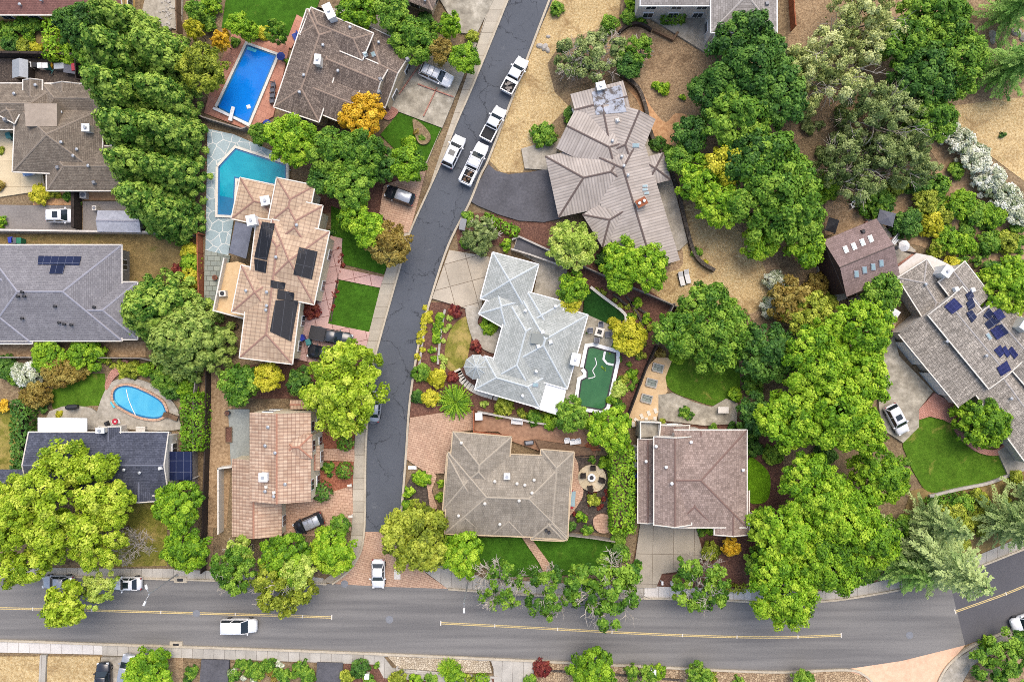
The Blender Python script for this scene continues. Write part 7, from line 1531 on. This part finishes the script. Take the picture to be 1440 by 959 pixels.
c2 = put('patio_chair', 797, 619, .2, 'left white chair of the three on the brown terrace', 'chair', chair_parts('white', 'white'), GR)
for x, y, lb in [(805, 621, 'middle white chair of the three on the brown terrace'), (812, 620, 'right white chair of the three on the brown terrace')]: copy_tree(c2, (*W(x, y), gz(*W(x, y))), .1, lb)
put('outdoor_sofa', 727, 592, -.1, 'white outdoor sofa on the brown terrace below the patio cover', 'sofa', [('seat', 'canvas_white', lambda m: m.box((0, 0, .35), (1.3, .7, .3))), ('backrest', 'canvas_white', lambda m: m.box((0, .4, .6), (1.3, .2, .7))), ('armrest', 'canvas_white', lambda m: [m.box((s*.72, 0.05, .45), (.16, .8, .5)) for s in (-1, 1)])])
put('barbecue', 744, 622, .1, 'grey barbecue against the upper wall of the tan roof', 'barbecue', [('hood', 'grey', lambda m: m.tube([(-.5, 0, .95), (.5, 0, .95)], .28, 12)), ('cart', 'dark', lambda m: m.box((0, 0, .4), (1.3, .5, .75)))], h=.8)
put('storage_box', 673.5, 585, .05, 'white square box in the planted corner above the brick driveway', 'box', [('body', 'white', lambda m: m.box((0, 0, .45), (.95, .95, .85))), ('lid', 'white', lambda m: m.box((0, 0, .92), (1.05, 1.05, .1), 0, 0, .9))], h=.5)
def ac(px, py, label, rz=0.0, w=.85):
    put('air_conditioner', px, py, rz, label, 'air conditioner', [('body', 'offwhite', lambda m: m.box((0, 0, .42), (w, w, .84))), ('fan_grille', 'grey', lambda m: (m.ring((0, 0), .1, .32*w/.85, .845, .88, 18), m.disc((0, 0), .1, .845, .9, 10)))], h=.8)
ac(118, 275, 'air conditioner unit at the upper end of the black fence'); ac(1052, 727, 'white air conditioner at the lower right corner of the pinkish brown roof', 0, 1.2); ac(891, 631, 'pale unit left of the pinkish brown house', 0, 0.9); ac(134, 293, 'pale unit left of the grey shed', 0, .6)
put('air_conditioner', 314, 413, .1, 'air conditioner on the tan balcony deck', 'air conditioner', [('body', 'offwhite', lambda m: m.box((0, 0, .4), (.95, .8, .8))), ('fan_grille', 'dark', lambda m: m.disc((0, 0), .3, .8, .84, 16))], h=3.3, z=2.9)
for k, (x, y) in enumerate(((894, 641), (894, 653))): box_(x, y, 0, (.8, .8, .8), 'grey', ('upper', 'lower')[k]+' white lidded cabinet left of the pinkish brown house')
put('mailbox', 947, 822, 0, 'white mailbox pillar beside the pale new sidewalk slabs', 'mailbox', [('pillar', 'white', lambda m: m.box((0, 0, .55), (.55, .45, 1.1))), ('cap', 'offwhite', lambda m: m.box((0, 0, 1.15), (.68, .58, .1), 0, 0, .7))], h=1); put('mailbox', 931, 819, 0, 'slim white post at the round bed of the jointed driveway', 'mailbox', [('post', 'white', lambda m: m.box((0, 0, .5), (.12, .12, 1.0))), ('box', 'white', lambda m: m.box((0, 0, 1.1), (.25, .5, .25)))], h=1)
put('mailbox', 494, 725, 0, 'white letter box at the lower corner of the pinkish paved driveway', 'mailbox', [('post', 'white', lambda m: m.box((0, 0, .5), (.14, .14, 1.0))), ('box', 'offwhite', lambda m: m.box((0, 0, 1.1), (.6, .3, .28)))], h=1); put('mailbox', 492, 682, 0, 'white letter box at the upper corner of the pinkish paved driveway', 'mailbox', [('post', 'white', lambda m: m.box((0, 0, .5), (.14, .14, 1.0))), ('box', 'offwhite', lambda m: m.box((0, 0, 1.1), (.6, .25, .25)))], h=1)
put('utility_box', 580, 657, 0, 'white utility cover at the kerb of the brick driveway', 'utility box', [('body', 'offwhite', lambda m: m.box((0, 0, .1), (1.2, .5, .2))), ('lid', 'white', lambda m: m.box((0, 0, .22), (1.1, .42, .05)))]); put('utility_box', 651, 316, -.2, 'pale utility cabinet at the street corner of the ornamental bed', 'utility box', [('body', 'offwhite', lambda m: m.box((0, 0, .5), (.8, 1.5, 1.0))), ('lid', 'grey', lambda m: m.box((0, 0, 1.03), (.86, 1.56, .06)))], h=.8)
put('utility_box', 516, 950, 0, 'pale square post in the bottom planted strip', 'utility box', [('body', 'offwhite', lambda m: m.box((0, 0, .4), (.65, .7, .8))), ('lid', 'white', lambda m: m.box((0, 0, .83), (.7, .75, .06)))], h=.8); put('utility_box', 918, 944, 0, 'grey pillar box on the brown stone strip', 'utility box', [('body', 'grey', lambda m: m.box((0, 0, .5), (.7, .9, 1.0))), ('lid', 'white', lambda m: m.box((0, 0, 1.03), (.76, .96, .06)))], h=.8)
put('paving_patch', 559, 807, 0, 'pale square plaque set in the brick crossing', 'plaque', [('slab', 'offwhite', lambda m: m.box((0, 0, .01), (.9, 1.3, .06)))]); put('planter', 322, 611, 0, 'long brown planter box on the gravel court edge', 'planter', [('frame', 'wood', lambda m: (m.box((-.42, 0, .25), (.08, 2.1, .5)), m.box((.42, 0, .25), (.08, 2.1, .5)), m.box((0, 1.02, .25), (.76, .08, .5)), m.box((0, -1.02, .25), (.76, .08, .5)))), ('soil', G['mulch'], lambda m: m.box((0, 0, .2), (.76, 1.94, .36)))], h=.4)
put('water_tank', 323, 580, 0, 'dark pot at the upper left of the gravel court', 'pot', [('pot', 'dark', lambda m: m.disc((0, 0), .3, 0, .6, 14, r1=.38)), ('soil', G['mulch'], lambda m: m.disc((0, 0), .3, .58, .62, 12))]).name = 'garden_pot'
for x, y, lb in [(305, 391, 'terracotta pot at the left wall of the tan balcony'), (303, 436, 'dark pot at the lower left corner of the tan balcony'), (333, 459, 'dark pot below the tan balcony')]: put('garden_pot', x, y, 0, lb, 'pot', [('pot', 'redwood' if 'terra' in lb else 'dark', lambda m: m.disc((0, 0), .26, 0, .5, 14, r1=.36)), ('soil', G['mulch'], lambda m: m.disc((0, 0), .3, .46, .52, 12))])
put('rug_pile', 163, 593, .1, 'heap of coloured pool toys and towels beside the slate roof chimney', 'toys', [('towel', 'canvas_white', lambda m: m.box((.3, 0, .25), (1.2, .7, .3), .2, 0, .7)), ('float_ring', 'red_plastic', lambda m: m.ring((.4, .1), .18, .4, .35, .55, 16)), ('bag', 'dark', lambda m: m.box((-.9, -.1, .3), (.6, .7, .5), .3, 0, .6))]).name = 'pool_toys'
put('bench', 200, 604, 0, 'white slatted garden table against the slate roof eave', 'table', [('table_top', 'offwhite', lambda m: [m.box((0, -.4+.2*k, .7), (1.3, .17, .05)) for k in range(5)]), ('leg', 'grey', lambda m: [m.box((sx*.55, sy*.38, .34), (.07, .07, .68)) for sx in (-1, 1) for sy in (-1, 1)])], h=.7).name = 'garden_table'
for x, y, lb in [(1198, 290, 'left white garden chair on the sandy ground above the barn'), (1206, 289, 'right white garden chair on the sandy ground above the barn')]: copy_tree(c2, (*W(x, y), gz(*W(x, y))), .4, lb, 'white chairs above the barn')
for k, (x, y, s) in enumerate([(759, 65, .8), (766, 67, .9), (770, 71, .7), (771, 52, .5), (612, 492, .6), (1395, 50, 1.1), (1428, 46, 1.2), (1440, 52, 1.3), (1395, 58, .8), (1250, 225, .5)]):
    rs = np.random.RandomState(k); d = _unit(rs, 14); d[:, 2] = np.abs(d[:, 2]); o = MB(); a, b = W(x, y)
    n = 9; o.disc((0, 0), s*.5, -.1, s*.18, n); o.disc((0, 0), s*.5, s*.18, s*.42, n, r1=s*.28); q = o.build('boulder', MT['conc_wall']); q.location = (a, b, gz(a, b)); q.scale = (1.3, .9, 1); q.rotation_euler = (0, 0, k)
    tag(q, ['left pale boulder on the verge by the dark street', 'middle pale boulder on the verge by the dark street', 'right pale boulder on the verge by the dark street', 'small pale boulder above the three on the verge', 'pale boulder at the end of the planted kerb bed', 'grey boulder below the top right conifer', 'pale boulder at the upper right edge', 'large pale boulder cut by the upper right edge', 'small boulder between the two bright conifers', 'pale boulder below the twisted oak'][k], 'boulder')
# rubble on the top patio, split wood by the barn
mb = MB(); rs = random.Random(11)
for k in range(60): x, y = W(rs.gauss(238, 5), rs.uniform(2, 42)); mb.box((x, y, .1+rs.random()*.2), (rs.uniform(.2, .6), rs.uniform(.2, .5), .25), rs.random()*3, 0, .7)
tag(mb.build('rubble', MT['conc_wall']), 'pale heap of broken stone on the top patio', 'rubble', kind='stuff')
mb = MB()
for k in range(170):
    x, y = W(rs.uniform(1194, 1250), rs.uniform(424, 456)); a = rs.random()*3.14; L = rs.uniform(.4, 1.2); mb.tube([(x-math.cos(a)*L, y-math.sin(a)*L, .45+rs.random()*.2), (x+math.cos(a)*L, y+math.sin(a)*L, .45+rs.random()*.2)], rs.uniform(.04, .09), 5)
tag(mb.build('woodpile', MT['bark_pale']), 'scattered split branches in the yard below the barn', 'wood', kind='stuff')
